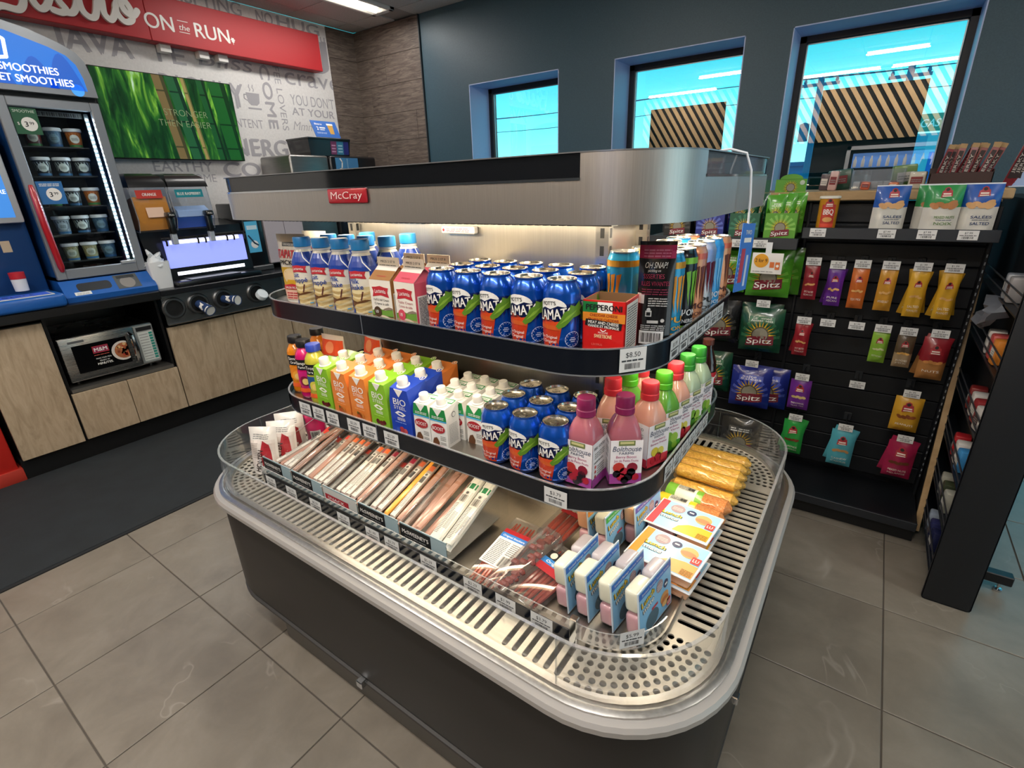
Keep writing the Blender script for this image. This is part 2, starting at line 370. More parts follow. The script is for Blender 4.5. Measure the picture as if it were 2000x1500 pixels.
# --- window wall with three openings, plus two added bays
SLATE = new_mat('slate_paint', 0.45); nt, b, N, L = nodes(SLATE); f = noise(nt, coords(nt), 140, 3); L(ramp(nt, f, [(0.3, rgb('34505d')), (0.7, rgb('3c5a68'))]), b.inputs['Base Color']); bump(nt, b, f, 0.08, 0.002)
WIN = [(-3.037, -2.172), (-1.725, -0.871), (-0.614, 0.238), (0.80, 1.65), (1.95, 2.80)]; WZ0, WZ1 = 0.95, 2.315; YO = YG + 0.07  # the last two are unseen bays added to let in blue light
wb = MB(); xs = [XW] + [x for w in WIN for x in w] + [XR]
for i in range(0, len(xs), 2): wb.box(xs[i], xs[i + 1], YW, YO, 0, ZC, SLATE)
for x0, x1 in WIN: wb.box(x0, x1, YW, YO, 0, WZ0 if x0 < .5 else .04, SLATE); wb.box(x0, x1, YW, YO, WZ1, ZC, SLATE)
ww = ob('wall_window', wb, kind='structure')
for k in range(12):
    z1, z0 = rows[k], max(rows[k + 1], 0.0); xj = [XW] + joints.get(k, [-3.9]) + [-3.553]
    for a, c in zip(xj, xj[1:]):
        q = ob('plank', MB().box(-(c - a) / 2 + .0015, (c - a) / 2 - .0015, -0.007, 0.007, -(z1 - z0) / 2 + .0015, (z1 - z0) / 2 - .0015, PLANK), ww, ((a + c) / 2, YW - 0.007, (z0 + z1) / 2))
    q = ob('plank', MB().box(-0.007, 0.007, -0.158, 0.151, -(z1 - z0) / 2 + .0015, (z1 - z0) / 2 - .0015, PLANK), wl, (XW + 0.007, 3.609, (z0 + z1) / 2))
ob('trim_1', MB().box(-3.553, -3.543, YW - 0.016, YW, 0, ZC, m('2c3438', 0.4)), kind='structure')
REV = m('bccdf4', 0.5, name='reveal_skylit_blue'); FRM = m('14171d', 0.4, name='frame_black')  # reveal colour carries the blue of the sky light falling on it
GLASS = see_through('tinted_glass', (0.34, 0.92, 1.0), 0.24, 0.0, gcol=(1.0, 0.98, 0.95))
CLEARG = see_through('added_bay_glass', (0.72, 0.85, 1.0), 0.12, 0.0)  # pane of the added bays, tinted to turn their light blue
for n, (x0, x1) in enumerate(WIN):
    WZ0 = 0.95 if x0 < .5 else .04
    w = ob('window_%d' % (n + 1), None, kind='structure')
    t = 0.006
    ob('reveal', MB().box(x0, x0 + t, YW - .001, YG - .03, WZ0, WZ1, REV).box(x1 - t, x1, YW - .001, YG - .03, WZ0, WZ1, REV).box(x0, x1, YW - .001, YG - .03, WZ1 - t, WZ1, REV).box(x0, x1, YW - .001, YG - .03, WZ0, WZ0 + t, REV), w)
    f = MB(); a = 0.045
    for A in ((x0, x0 + a, WZ0, WZ1), (x1 - a, x1, WZ0, WZ1), (x0, x1, WZ1 - a, WZ1), (x0, x1, WZ0, WZ0 + a)): f.rbox(A[0], A[1], YG - .03, YG + .03, A[2], A[3], .004, FRM, 1)
    ob('frame', f, w)
    g = m('b9c4cc', 0.3, 0.6); b2 = MB(); e = a + .006
    for A in ((x0 + a, x0 + e, WZ0 + a, WZ1 - a), (x1 - e, x1 - a, WZ0 + a, WZ1 - a), (x0 + a, x1 - a, WZ1 - e, WZ1 - a)): b2.box(A[0], A[1], YG - .012, YG - .004, A[2], A[3], g)
    ob('glazing_bead', b2, w)
    ob('pane', MB().add([(x0 + a, YG, WZ0 + a), (x1 - a, YG, WZ0 + a), (x1 - a, YG, WZ1 - a), (x0 + a, YG, WZ1 - a)], [(0, 1, 2, 3)], GLASS if x0 < .5 else CLEARG), w)
WZ0 = 0.95
# --- dark backs of posters on the outside of two windows
for (x0, x1), lab in (((-1.562, -1.026), 'dark back of poster fixed outside the middle window'), ((-0.446, 0.087), 'dark back of poster fixed outside the rightmost window')):
    o = ob('window_poster', MB().box(x0, x1, YG + .036, YG + .044, WZ0 + .05, 2.012, m('0b0c0e', 0.8)), label=lab, cat='poster', group='posters outside the windows')
# --- rest of the room behind the camera (seen in the window reflections)
WALLD = m('2f3234', 0.6, name='dark_wall')
ob('wall_back', MB().box(XW, XR, YB - 0.1, YB, 0, ZC, WALLD), kind='structure')
wr = MB(); 
for A in ((YB, 0.4, 0, ZC), (2.6, YO, 0, ZC), (0.4, 2.6, 2.3, ZC)): wr.box(XR, XR + 0.12, A[0], A[1], A[2], A[3], m('6f7478', 0.6))
ob('wall_right', wr, kind='structure')
d = ob('added_door_1', None, kind='structure'); f = MB()  # unseen glass door, added as a source of bluish daylight
for A in ((0.4, 0.47, 0, 2.3), (2.53, 2.6, 0, 2.3), (1.47, 1.53, 0, 2.3), (0.4, 2.6, 2.23, 2.3), (0.4, 2.6, 0, 0.12)): f.box(XR + .02, XR + .08, A[0], A[1], A[2], A[3], FRM)
ob('door_frame', f, d); ob('pane', MB().add([(XR + .05, 0.47, .12), (XR + .05, 2.53, .12), (XR + .05, 2.53, 2.23), (XR + .05, 0.47, 2.23)], [(0, 1, 2, 3)], see_through('door_glass', (0.8, 0.95, 1.0), 0.08, 0.0)), d)
so = ob('slatted_soffit', None, label='soffit of slanted tan and dark wood slats mirrored in the windows', cat='soffit', loc=(0, YB + 0.02, 2.0))
ob('backing', MB().box(-4.2, 3.0, 0, 0.06, 0, 0.88, m('1c1815', 0.7)), so)
slm = m('e0bd8e', 0.6, name='tan_slat'); sm = MB(); sl = 0.58
sm.loft([[(0, y, 0.0), (0.066, y, 0.0), (0.066 - sl, y, 0.88), (-sl, y, 0.88)] for y in (0.06, 0.085)], slm, True, True); sm = sm.mesh('slat', 0)
for k in range(52): ob('slat', sm, so, (-3.6 + 0.124 * k, 0, 0))
co = ob('drinks_cooler', None, label='lit drinks cooler with pale frame mirrored in the rightmost window', cat='cooler', loc=(-0.05, YB + 0.01, 0))
ob('body', MB().box(-0.55, 0.75, 0, 0.06, 0, 1.92, m('202326', 0.5)), co)
f = MB()
for A in ((-0.55, -0.50, 0, 1.92), (0.70, 0.75, 0, 1.92), (-0.55, 0.75, 1.87, 1.92)): f.box(A[0], A[1], 0.06, 0.10, A[2], A[3], m('c9ccd0', 0.4))
ob('frame', f, co); ob('light_panel', MB().box(-0.46, 0.66, 0.06, 0.065, 1.62, 1.82, m('6f9fe8', 0.5, emit=0.9)), co)
bt = MB().lathe([(0.0, 0), (.022, 0), (.022, .09), (.01, .12), (.01, .15), (0, .15)], m('f0f0ea', 0.4), 8).mesh('bottle')
for k in range(11): ob('bottle', bt, co, (-0.42 + 0.1 * k, 0.085, 1.63))
ob('shelf', MB().box(-0.5, 0.7, 0.06, 0.11, 1.55, 1.62, m('17181a', 0.5)), co)
# --- ceiling fixtures
for k, (x, y, l, wd) in enumerate(FIX_Y):
    e = ob('ceiling_light', None, loc=(x, y, ZC), label='recessed fluorescent ceiling light with bright tube near the plank corner', cat='ceiling light')
    h = l / 2 + .03; w2 = wd / 2 + .012; f = MB()
    for A in ((-w2, -w2 + .035, -h, h), (w2 - .035, w2, -h, h), (-w2, w2, -h, -h + .05), (-w2, w2, h - .05, h)): f.rbox(A[0], A[1], A[2], A[3], -.02, .012, .004, m('e8e6e2', 0.4), 1)
    ob('frame', f, e); ob('reflector', MB().box(-w2 + .01, w2 - .01, -h + .01, h - .01, .004, .01, m('f2f0ec', 0.3)), e)
    ob('tube', MB().tube([(0, -h + .09, -0.006), (0, h - .09, -0.006)], 0.028, m('fff6e6', 0.5, emit=5.0), 10), e); ob('tube_clip', MB().rbox(-.016, .016, -.18, -.15, -.042, 0, .004, m('3a3a38', 0.5), 1), e)
for k, (x, y, l) in enumerate(FIX_X):
    e = ob('strip_light', None, loc=(x, y, ZC), label='slim strip light on the ceiling, %s from the bistro wall' % ORD[k], cat='ceiling light', group='strip lights of the store')
    ob('housing', MB().rbox(-l / 2, l / 2, -.05, .05, -.03, 0, .006, m('eceae6', 0.4), 1), e); ob('diffuser', MB().rbox(-l / 2 + .01, l / 2 - .01, -.04, .04, -.05, -.03, .008, m('fff4e2', 0.5, emit=14.0), 2), e)
# --- outside
ob('ground_outside', MB().box(-40, 60, YO + .02, 90, -0.5, -0.3, m('8f9aa4', 0.8)), kind='structure')
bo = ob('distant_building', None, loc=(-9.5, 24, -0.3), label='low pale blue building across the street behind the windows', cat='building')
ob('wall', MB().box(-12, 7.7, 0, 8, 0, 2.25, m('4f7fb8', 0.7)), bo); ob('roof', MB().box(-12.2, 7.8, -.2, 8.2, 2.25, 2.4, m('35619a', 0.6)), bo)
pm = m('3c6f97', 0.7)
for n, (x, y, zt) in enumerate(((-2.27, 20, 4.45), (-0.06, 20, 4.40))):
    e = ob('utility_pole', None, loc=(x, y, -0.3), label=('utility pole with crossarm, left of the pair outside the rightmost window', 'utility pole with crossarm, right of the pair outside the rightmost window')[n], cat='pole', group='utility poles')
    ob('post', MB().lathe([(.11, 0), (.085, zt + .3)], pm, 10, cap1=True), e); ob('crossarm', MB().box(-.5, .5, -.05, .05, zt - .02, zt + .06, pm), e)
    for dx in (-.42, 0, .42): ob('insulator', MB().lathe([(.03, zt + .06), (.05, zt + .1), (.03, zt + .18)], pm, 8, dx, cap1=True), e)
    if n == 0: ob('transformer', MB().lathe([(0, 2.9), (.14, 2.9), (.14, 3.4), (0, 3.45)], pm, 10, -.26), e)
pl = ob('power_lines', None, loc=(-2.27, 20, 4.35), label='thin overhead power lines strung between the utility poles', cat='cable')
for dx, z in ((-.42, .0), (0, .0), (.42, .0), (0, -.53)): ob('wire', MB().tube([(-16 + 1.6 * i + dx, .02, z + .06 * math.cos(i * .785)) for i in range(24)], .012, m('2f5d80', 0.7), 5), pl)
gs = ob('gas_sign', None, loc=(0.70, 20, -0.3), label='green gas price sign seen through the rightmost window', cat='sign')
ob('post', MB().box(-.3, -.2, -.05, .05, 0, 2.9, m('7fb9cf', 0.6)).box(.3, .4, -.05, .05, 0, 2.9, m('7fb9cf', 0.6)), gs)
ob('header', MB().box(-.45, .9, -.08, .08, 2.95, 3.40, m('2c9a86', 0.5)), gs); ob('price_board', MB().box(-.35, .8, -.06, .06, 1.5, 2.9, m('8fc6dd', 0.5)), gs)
P = Pr().text('GAS', -.265, 3.06, 0.21, m('ffffff', 0.5), 1, 'l', 0.02, 0.43, shear=0.15); ob('lettering', P.emit(MB(), on_front(-.081), eps=.002), gs)
P = Pr().rect(-.3, 2.55, -.02, 2.85, m('5aa5c8', 0.5), 1).rect(-.3, 2.2, -.02, 2.5, m('5aa5c8', 0.5), 1).rect(.1, 1.6, .7, 2.4, m('2f6fd0', 0.5), 1); ob('price_marks', P.emit(MB(), on_front(-.061), eps=.002), gs)

TEXT_RES = 3
# ================================================================ THE REFRIGERATED ISLAND CASE
CX0, CX1, CY0, CY1, RIM = -1.88, -0.06, 0.575, 1.90, 0.57     # outer rim
SX0, SX1, SY0, SY1 = -1.62, -0.306, 0.817, 1.657               # shelves
S1, S2, TR = 1.185, 0.869, 0.565                               # shelf floors, tray floor
STEEL = steel('brushed_steel', 'b5b1aa', 0.28, (3, 3, 200)); STEELH = steel('brushed_steel_canopy', 'cfcbc5', 0.38, (300, 300, 3), 0.06); STEELB = steel('column_steel', 'c2bcb2', 0.33, (260, 2, 2))
GRILLE = m('c9c2b4', 0.36, 0.55, name='grille_steel'); SKIRT = m('211f1e', 0.42, name='skirt_charcoal'); BUMP = m('a8a4a0', 0.45, 0.2, name='bumper_grey')
ACRYL = see_through('clear_acrylic', (0.97, 0.98, 0.985), 0.025, 0.02, add=(0.007, (0.9, 0.95, 1.0))); ACRYE = see_through('acrylic_edge', (0.8, 0.82, 0.84), 0.22, 0.12, add=(0.22, (0.80, 0.83, 0.86)))
SMOKE = see_through('smoked_plastic', (0.20, 0.21, 0.23), 0.16, 0.06, add=(0.35, (0.012, 0.013, 0.016)))
LIPC = m('10141c', 0.22, name='lip_navy_black'); CHROME = m('d4d6d8', 0.15, 1.0, name='chrome')
case = ob('island_case', None, label='stainless island cooler with round corners, two shelves and clear acrylic guard', cat='cooler case', loc=(0, 0, 0))
def rr(x0, x1, y0, y1, r, seg=12): return roundrect(x0, x1, y0, y1, r, seg)
def lift(l, z): return [(x, y, z) for x, y in l]
# plinth and skirt
ob('plinth', MB().prism(rr(CX0 + .36, CX1 - .26, 0.635, CY1 - .06, .03, 3), 0.0, 0.17, m('57544f', 0.5)).prism(rr(CX0 + .35, CX1 - .25, 0.63, CY1 - .055, .03, 3), 0.165, .175, CHROME), case)
L = []
for i, z in ((.045, .155), (.028, .162), (.022, .185), (.022, .53), (.026, .54)): L.append(lift(rr(CX0 + i, CX1 - i, CY0 + i, CY1 - i, .30 - i), z))
ob('skirt', MB().loft(L, SKIRT, True, False), case)
ob('skirt_trim', MB().loft([lift(rr(CX0 + i, CX1 - i, CY0 + i, CY1 - i, .30 - i), z) for i, z in ((.03, .150), (.02, .152), (.02, .160), (.03, .162))], m('4a4846', .5, .5)), case)
for p in ((-1.00, CY0 + .016, .158), (CX1 - .02, 1.02, .30)): ob('bracket', MB().rbox(p[0] - .012, p[0] + .012, p[1] - .012, p[1] + .01, p[2] - .012, p[2] + .012, .002, CHROME, 1), case)
L = [lift(rr(CX0 + i, CX1 - i, CY0 + i, CY1 - i, .30 - i), z) for i, z in ((.026, .534), (.008, .537), (0, .543), (0, .556), (.006, .564), (.02, .567))]
ob('bumper', MB().loft(L, BUMP), case)
L = [lift(rr(CX0 + i, CX1 - i, CY0 + i, CY1 - i, .30 - i), z) for i, z in ((.02, .560), (.02, .572), (.03, .576), (.034, .576), (.034, .566), (.042, .566), (.042, .578), (.058, .578), (.060, .566))]
ob('rim', MB().loft(L, steel('rim_alloy', 'c9c6c1', 0.3, (30, 30, 4))), case)
# air grille: steel plates with punched slots and holes round the tray
def cell(mb, fn, cu, cv, hw, hh, hole, mat, dep=.004):
    n = len(hole); O = []
    for x, y in hole:
        k = min(hw / abs(x) if abs(x) > 1e-9 else 1e9, hh / abs(y) if abs(y) > 1e-9 else 1e9); O.append((x * k, y * k))
    V = [fn(cu + x, cv + y, 0) for x, y in O] + [fn(cu + x, cv + y, 0) for x, y in hole] + [fn(cu + x, cv + y, -dep) for x, y in hole]; F = []
    for i in range(n):
        j = (i + 1) % n; F += [(i, j, n + j, n + i), (n + i, n + j, 2 * n + j, 2 * n + i)]
    mb.add(V, F, mat)
    for sx, sy in ((1, 1), (-1, 1), (-1, -1), (1, -1)):      # fill the cell corners
        c = [q for q in range(n) if O[q][0] * sx > 0 and O[q][1] * sy > 0 and (abs(abs(O[q][0]) - hw) < 1e-6)]; d = [q for q in range(n) if O[q][0] * sx > 0 and O[q][1] * sy > 0 and (abs(abs(O[q][1]) - hh) < 1e-6)]
        if c and d:
            A = max(c, key=lambda q: abs(O[q][1])); B = max(d, key=lambda q: abs(O[q][0])); T = [O[A], (sx * hw, sy * hh), O[B]]
            if sx * sy < 0: T.reverse()
            mb.add([fn(cu + x, cv + y, 0) for x, y in T], [(0, 1, 2)], mat)
def stadium(hl, hw, n=6, tilt=0.0):
    P = [(hw * math.cos(a), hl - hw + hw * math.sin(a)) for a in [PI * i / n for i in range(n + 1)]] + [(-hw * math.cos(a), -hl + hw - hw * math.sin(a)) for a in [PI * i / n for i in range(n + 1)]]
    return P[::1]
def slot(mb, fn, cu, hw, hh, sw, sh, mat, dep=.004, n=6):
    cap = [(sw * math.cos(PI * i / n), sh - sw + sw * math.sin(PI * i / n)) for i in range(n + 1)]; H = cap + [(-x, -y) for x, y in cap]; O = [(x / sw * hw, hh) for x, y in cap] + [(-x / sw * hw, -hh) for x, y in cap]; N_ = len(H)
    V = [fn(cu + x, y, 0) for x, y in O] + [fn(cu + x, y, 0) for x, y in H] + [fn(cu + x, y, -dep) for x, y in H]; F = []
    for i in range(N_):
        j = (i + 1) % N_; F += [(i, j, N_ + j, N_ + i), (N_ + i, N_ + j, 2 * N_ + j, 2 * N_ + i)]
    mb.add(V, F, mat)
circ = [(math.cos(2 * PI * (i + .5) / 14), math.sin(2 * PI * (i + .5) / 14)) for i in range(14)]
GZ, GI, GO, GR = 0.568, 0.158, 0.060, 0.30         # inner / outer inset of the grille band from the rim edge
gxa, gxb = CX0 + GR, CX1 - GR; gya, gyb = CY0 + GR, CY1 - GR; band = GI - GO; hmid = (GI + GO) / 2
def strip(name, n, length, f, blank):
    mb = MB(); p = length / n
    for k in range(n):
        u = -length / 2 + p * (k + .5)
        if k in blank: mb.add([f(u + a * p / 2, b * band / 2, 0) for a, b in ((-1, -1), (1, -1), (1, 1), (-1, 1))], [(0, 1, 2, 3)], GRILLE)
        else: slot(mb, f, u, p / 2, band / 2, .0066, .042, GRILLE)
    ob(name, mb.mesh('grille_plate', 0), case)
XM, YM = (CX0 + CX1) / 2, (CY0 + CY1) / 2
strip('grille_plate', 46, gxb - gxa, lambda u, v, h: (XM + u, CY0 + hmid + v, GZ + h), (39,)); strip('grille_plate', 46, gxb - gxa, lambda u, v, h: (XM - u, CY1 - hmid - v, GZ + h), (23,))
strip('grille_plate', 26, gyb - gya, lambda u, v, h: (CX1 - hmid - v, YM + u, GZ + h), (0, 25)); strip('grille_plate', 26, gyb - gya, lambda u, v, h: (CX0 + hmid + v, YM - u, GZ + h), (0, 25))
ri, ro = GR - GI, GR - GO
for cx, cy, a0 in ((gxb, gya, -PI / 2), (gxb, gyb, 0), (gxa, gyb, PI / 2), (gxa, gya, PI)):
    mb = MB(); nr = 5; pr = (ro - ri) / nr
    for j in range(nr):
        rc = ri + pr * (j + .5); na = max(8, int(rc * PI / 2 / .0215)); pa = PI / 2 / na
        fn = lambda u, v, h: (cx + (rc + v) * math.cos(a0 + u), cy + (rc + v) * math.sin(a0 + u), GZ + h)
        for k in range(na):
            hole = [(x * .0074 / rc, y * .0074) for x, y in circ]; hole = [(x, y) for x, y in hole]
            # keep the outline counter-clockwise in (angle, radius) seen from above
            cell(mb, fn, pa * (k + .5), 0, pa / 2, pr / 2, hole[::-1], GRILLE)
    ob('grille_corner', mb.mesh('grille_corner', 0), case)
ob('air_duct', MB().ring(rr(CX0 + .055, CX1 - .055, CY0 + .055, CY1 - .055, .245), rr(CX0 + GI + .002, CX1 - GI - .002, CY0 + GI + .002, CY1 - GI - .002, .142), 0.38, 0.42, m('050505', 0.9, spec=0.1)), case)
# product tray: floor, low steel rail, clear front with black tag strip
TX0, TX1, TY0, TY1 = CX0 + GI, CX1 - GI, CY0 + GI, CY1 - GI
ob('tray', MB().prism(rr(TX0, TX1, TY0, TY1, .142), TR - .06, TR, STEELB), case)
ob('tray_rail', MB().ring(rr(TX0, TX1, TY0, TY1, .142), rr(TX0 + .004, TX1 - .004, TY0 + .004, TY1 - .004, .138), TR - .06, TR + .018, STEEL), case)
tl_o, tl_i = rr(TX0 - .001, TX1 + .001, TY0 - .001, TY1 + .001, .143), rr(TX0 + .002, TX1 - .002, TY0 + .002, TY1 - .002, .140); gi = list(range(39, 52)) + list(range(0, 12)); g_o, g_i = [tl_o[i] for i in gi], [tl_i[i] for i in gi]; GH = TR + .062; n_ = len(gi)
tg = ob('tray_guard', MB().add(lift(g_o, TR + .018) + lift(g_o, GH) + lift(g_i, TR + .018) + lift(g_i, GH), [q for i in range(n_ - 1) for q in ((i, i + 1, n_ + i + 1, n_ + i), (2 * n_ + i + 1, 2 * n_ + i, 3 * n_ + i, 3 * n_ + i + 1))], ACRYL), case)
ob('guard_edge', MB().add(lift(g_o, GH) + lift(g_i, GH), [(i, i + 1, n_ + i + 1, n_ + i) for i in range(n_ - 1)], ACRYE), tg)
ts = MB().box(TX0 + .13, TX1 - .16, TY0 - .004, TY0 - .0015, TR - .004, TR + .036, LIPC)
ob('tag_strip', ts, tg); TAG = m('d8d9d8', 0.55, name='tag_paper'); TAGI = m('33363a', 0.6, name='tag_ink')
def price_tag(w, h, price, seed):
    P = Pr().rect(-w / 2, 0, w / 2, h, TAG, 0).text(price, 0, h * .62, h * .22, TAGI, 1, 'c', 0.01).lines(-w * .42, h * .44, w * .42, h * .58, 1, TAGI, 1, .5, seed).bars(-w * .3, h * .12, w * .3, h * .36, TAGI, 1, 18, seed)
    return P
TAGM = [price_tag(.058, .042, t, i).emit(MB(), on_front(), eps=.0003).mesh('price_tag', 0) for i, t in enumerate(('$1.99', '$3.79', '$5.59', '$2.29'))]
for k, x in enumerate((-1.55, -1.43, -1.30, -1.16, -1.03, -.95, -.81, -.66, -.56, -.46)): ob('price_tag', TAGM[k % 4], tg, (x, TY0 - .0045, TR - .004))
ob('price_tag', price_tag(.055, .044, '$5.99', 9).emit(MB(), on_front(), eps=.0003).mesh('price_tag', 0), tg, (TX1 - .045, TY0 + .036, TR + .03), math.radians(48))
ob('clamp', MB().rbox(TX1 - .168, TX1 - .150, TY0 - .012, TY0 + .004, TR - .03, TR + .08, .002, CHROME, 1), case)
# clear acrylic guard on the rim: four straight panes and four bent corners
i0, i1, GT = .043, .050, .700
loopo, loopi = rr(CX0 + i0, CX1 - i0, CY0 + i0, CY1 - i0, .30 - i0), rr(CX0 + i1, CX1 - i1, CY0 + i1, CY1 - i1, .30 - i1); n13 = 13
def seg_wall(idx):
    o = [loopo[i] for i in idx]; q = [loopi[i] for i in idx]; mb = MB(); n = len(idx); V = lift(o, .568) + lift(o, GT) + lift(q, .568) + lift(q, GT); F = []
    for i in range(n - 1): F += [(i, i + 1, n + i + 1, n + i), (2 * n + i + 1, 2 * n + i, 3 * n + i, 3 * n + i + 1)]
    mb.add(V, F, ACRYL); T = MB(); V = lift(o, GT) + lift(q, GT); F = [(i, i + 1, n + i + 1, n + i) for i in range(n - 1)]; T.add(V, F, ACRYE); T.add(lift(o, GT) + lift(o, GT - .004), [(n + i, n + i + 1, i + 1, i) for i in range(n - 1)], ACRYE)
    g = ob('guard_pane', mb, case); ob('guard_edge', T, g)
    for k in (0, n - 1): ob('guard_joint', MB().add([(*o[k], .568), (*q[k], .568), (*q[k], GT), (*o[k], GT)], [(0, 1, 2, 3)], ACRYE), g)
N4 = len(loopo)
for k in range(4):
    seg_wall([(k * n13 + i) % N4 for i in range(n13)])
    a, c = loopo[(k * n13 + n13 - 1) % N4], loopo[((k + 1) * n13) % N4]; seg_wall([(k * n13 + n13 - 1) % N4, ((k + 1) * n13) % N4])
# centre column, slotted uprights
ob('column', MB().box(-1.40, -0.535, 1.125, 1.35, TR, 1.44, STEELB), case)
for x, y, r in ((-0.52, 1.118, 0), (-1.415, 1.118, 0), (-0.52, 1.357, 0), (-1.415, 1.357, 0)):
    u = ob('upright', MB().box(x - .016, x + .016, y - .012, y + .012, TR, 1.44, STEEL), case); sm = MB()
    for k in range(22): sm.box(x - .005, x + .005, y - .0126, y - .0118, TR + .02 + .04 * k, TR + .042 + .04 * k, BK); sm.box(x + .0158, x + .0164, y - .005, y + .005, TR + .02 + .04 * k, TR + .042 + .04 * k, BK)
    ob('slot_marks', sm, u)
ob('bracket_arm', MB().loft([[(x, 1.36, 1.40), (x, 1.36, 1.445), (x, 1.0, 1.445), (x, 1.0, 1.425)] for x in (-.506, -.500)], STEEL, True, True), case)
# two shelves with black ticket lip and rows of tags
WARMLED = m('ffe2b0', 0.5, emit=7.0, name='warm_led')
def shelf(z, lip, name, tags, rail_tags):
    s = ob('shelf', MB().prism(rr(SX0 + .004, SX1 - .004, SY0 + .004, SY1 - .004, .186), z - .012, z, STEEL), case)
    l = MB(); ob('lip', MB().ring(rr(SX0, SX1, SY0, SY1, .19), rr(SX0 + .003, SX1 - .003, SY0 + .003, SY1 - .003, .187), z - .032, z + .020, LIPC), s)
    ob('lip_edge', MB().ring(rr(SX0 - .0012, SX1 + .0012, SY0 - .0012, SY1 + .0012, .191), rr(SX0 + .004, SX1 - .004, SY0 + .004, SY1 - .004, .186), z + .020, z + .0225, m('cfd3d8', 0.25, 0.8)).ring(rr(SX0 - .0012, SX1 + .0012, SY0 - .0012, SY1 + .0012, .191), rr(SX0 + .004, SX1 - .004, SY0 + .004, SY1 - .004, .186), z - .0345, z - .032, m('b4b8bc', 0.3, 0.7)), s)
    for k, x in enumerate(tags): ob('price_tag', TAGM[(k * 2 + 1) % 4], s, (x, SY0 - .0008, z - .030))
    for k, y in enumerate(rail_tags): ob('price_tag', TAGM[k % 4], s, (SX1 + .0008, y, z - .030), PI / 2)
    ob('lip_joint', MB().box(-1.06, -1.058, SY0 - .0012, SY0, z - .032, z + .02, m('6f757c', 0.4)), s)
    led = MB()
    for A in ((SX0 + .19, SX1 - .19, SY0 + .03, SY0 + .042), (SX0 + .19, SX1 - .19, SY1 - .042, SY1 - .03), (SX1 - .042, SX1 - .03, SY0 + .19, SY1 - .19), (SX0 + .03, SX0 + .042, SY0 + .19, SY1 - .19)): led.box(A[0], A[1], A[2], A[3], z - .024, z - .012, WARMLED)
    ob('led_strip', led, s); return s
sh1 = shelf(S1, 1, 'upper', (), tuple(1.02 + .062 * k for k in range(7)))
sh2 = shelf(S2, 0, 'lower', (-1.40, -1.33, -1.26, -1.16, -1.09, -1.00, -0.475), tuple(1.06 + .062 * k for k in range(6)))
ob('price_tag', price_tag(.058, .048, '$8.50', 5).emit(MB(), on_front(), eps=.0003).mesh('price_tag', 0), sh1, (-.496 + .1925 * math.sin(math.radians(52)), 1.007 - .1925 * math.cos(math.radians(52)), S1 - .027), math.radians(52))
for o in [c for c in sh2.children if c.name.startswith('price_tag')][:6]: o.location.y = SY0 - .0008
# bend the leftmost tag round the corner of the lip
ob('price_tag', TAGM[2], sh2, (SX0 + .088, SY0 + .030, S2 - .030), math.radians(-34))
# canopy: steel band with smoked clear strips, louvre underside and lamps
KX0, KX1, KY0, KY1, KZ0, KZ1, KR = -1.68, -0.26, 0.80, 1.67, 1.437, 1.552, .16
def kr(i, seg=10): return rr(KX0 + i, KX1 - i, KY0 + i, KY1 - i, KR - i, seg)
can = ob('canopy', MB().ring(kr(0), kr(.012), KZ0, 1.510, STEELH).prism(kr(.004), KZ1 - .003, KZ1 - .001, m('4b4d50', 0.5)), case)
band_o, band_i = kr(0), kr(.012); K = 11; NB = len(band_o)
def band_piece(idx, z0, z1, mat, ins=0.0):
    o = [kr(ins)[i] for i in idx]; q = [kr(.012 + ins)[i] for i in idx]; n = len(idx); mb = MB(); V = lift(o, z0) + lift(o, z1) + lift(q, z0) + lift(q, z1); F = []
    for i in range(n - 1): F += [(i, i + 1, n + i + 1, n + i), (2 * n + i + 1, 2 * n + i, 3 * n + i, 3 * n + i + 1), (n + i, n + i + 1, 3 * n + i + 1, 3 * n + i)]
    return mb.add(V, F, mat)
ob('corner_band', band_piece(list(range(0, K)), 1.510, KZ1, STEELH), can)      # near right corner is solid steel
for k in (1, 2, 3): ob('clear_corner', band_piece([(k * K + i) % NB for i in range(K)], 1.513, KZ1 - .002, SMOKE, .004), can)
BLUEC = see_through('clear_strip', (0.72, 0.78, 0.82), 0.15, 0.04, add=(0.16, (0.55, 0.62, 0.70)))
for k in range(4): ob('clear_strip', band_piece([(k * K + K - 1) % NB, ((k + 1) * K) % NB], 1.513, KZ1 - .002, BLUEC if k == 0 else SMOKE, .004), can)
be = MB()
for k in range(4):
    for idx in ([(k * K + K - 1) % NB, ((k + 1) * K) % NB],) + (([(k * K + i) % NB for i in range(K)],) if k else ()):
        q = band_piece(idx, 1.508, 1.5125, CHROME, -.0012); be.add(q.v, q.f, CHROME)
ob('band_edge', be, can); ob('top_edge', MB().ring(kr(-.001), kr(.014), KZ1 - .002, KZ1, m('9ea1a4', 0.3, 0.8)), can)
ob('underside', MB().prism(kr(.012), KZ0 + .012, KZ0 + .016, m('d9d5cc', 0.5)), can)
lv = MB()
for k in range(60): x = KX0 + .2 + k * (KX1 - KX0 - .4) / 59; lv.box(x, x + .008, KY0 + .03, KY0 + .15, KZ0 - .004, KZ0 + .012, m('1b1b1c', 0.5))
ob('louvre', lv, can); ob('louvre_rail', MB().box(KX0 + .17, KX1 - .17, KY0 + .155, KY0 + .185, KZ0 - .014, KZ0 + .012, m('d5d0c4', 0.4)), can)
led = MB()
for A in ((KX0 + .2, KX1 - .2, KY0 + .19, KY0 + .215), (KX0 + .2, KX1 - .2, KY1 - .215, KY1 - .19), (KX1 - .15, KX1 - .125, KY0 + .22, KY1 - .22), (KX0 + .125, KX0 + .15, KY0 + .22, KY1 - .22)): led.box(A[0], A[1], A[2], A[3], KZ0 - .004, KZ0 + .012, m('fff0d2', 0.5, emit=16.0))
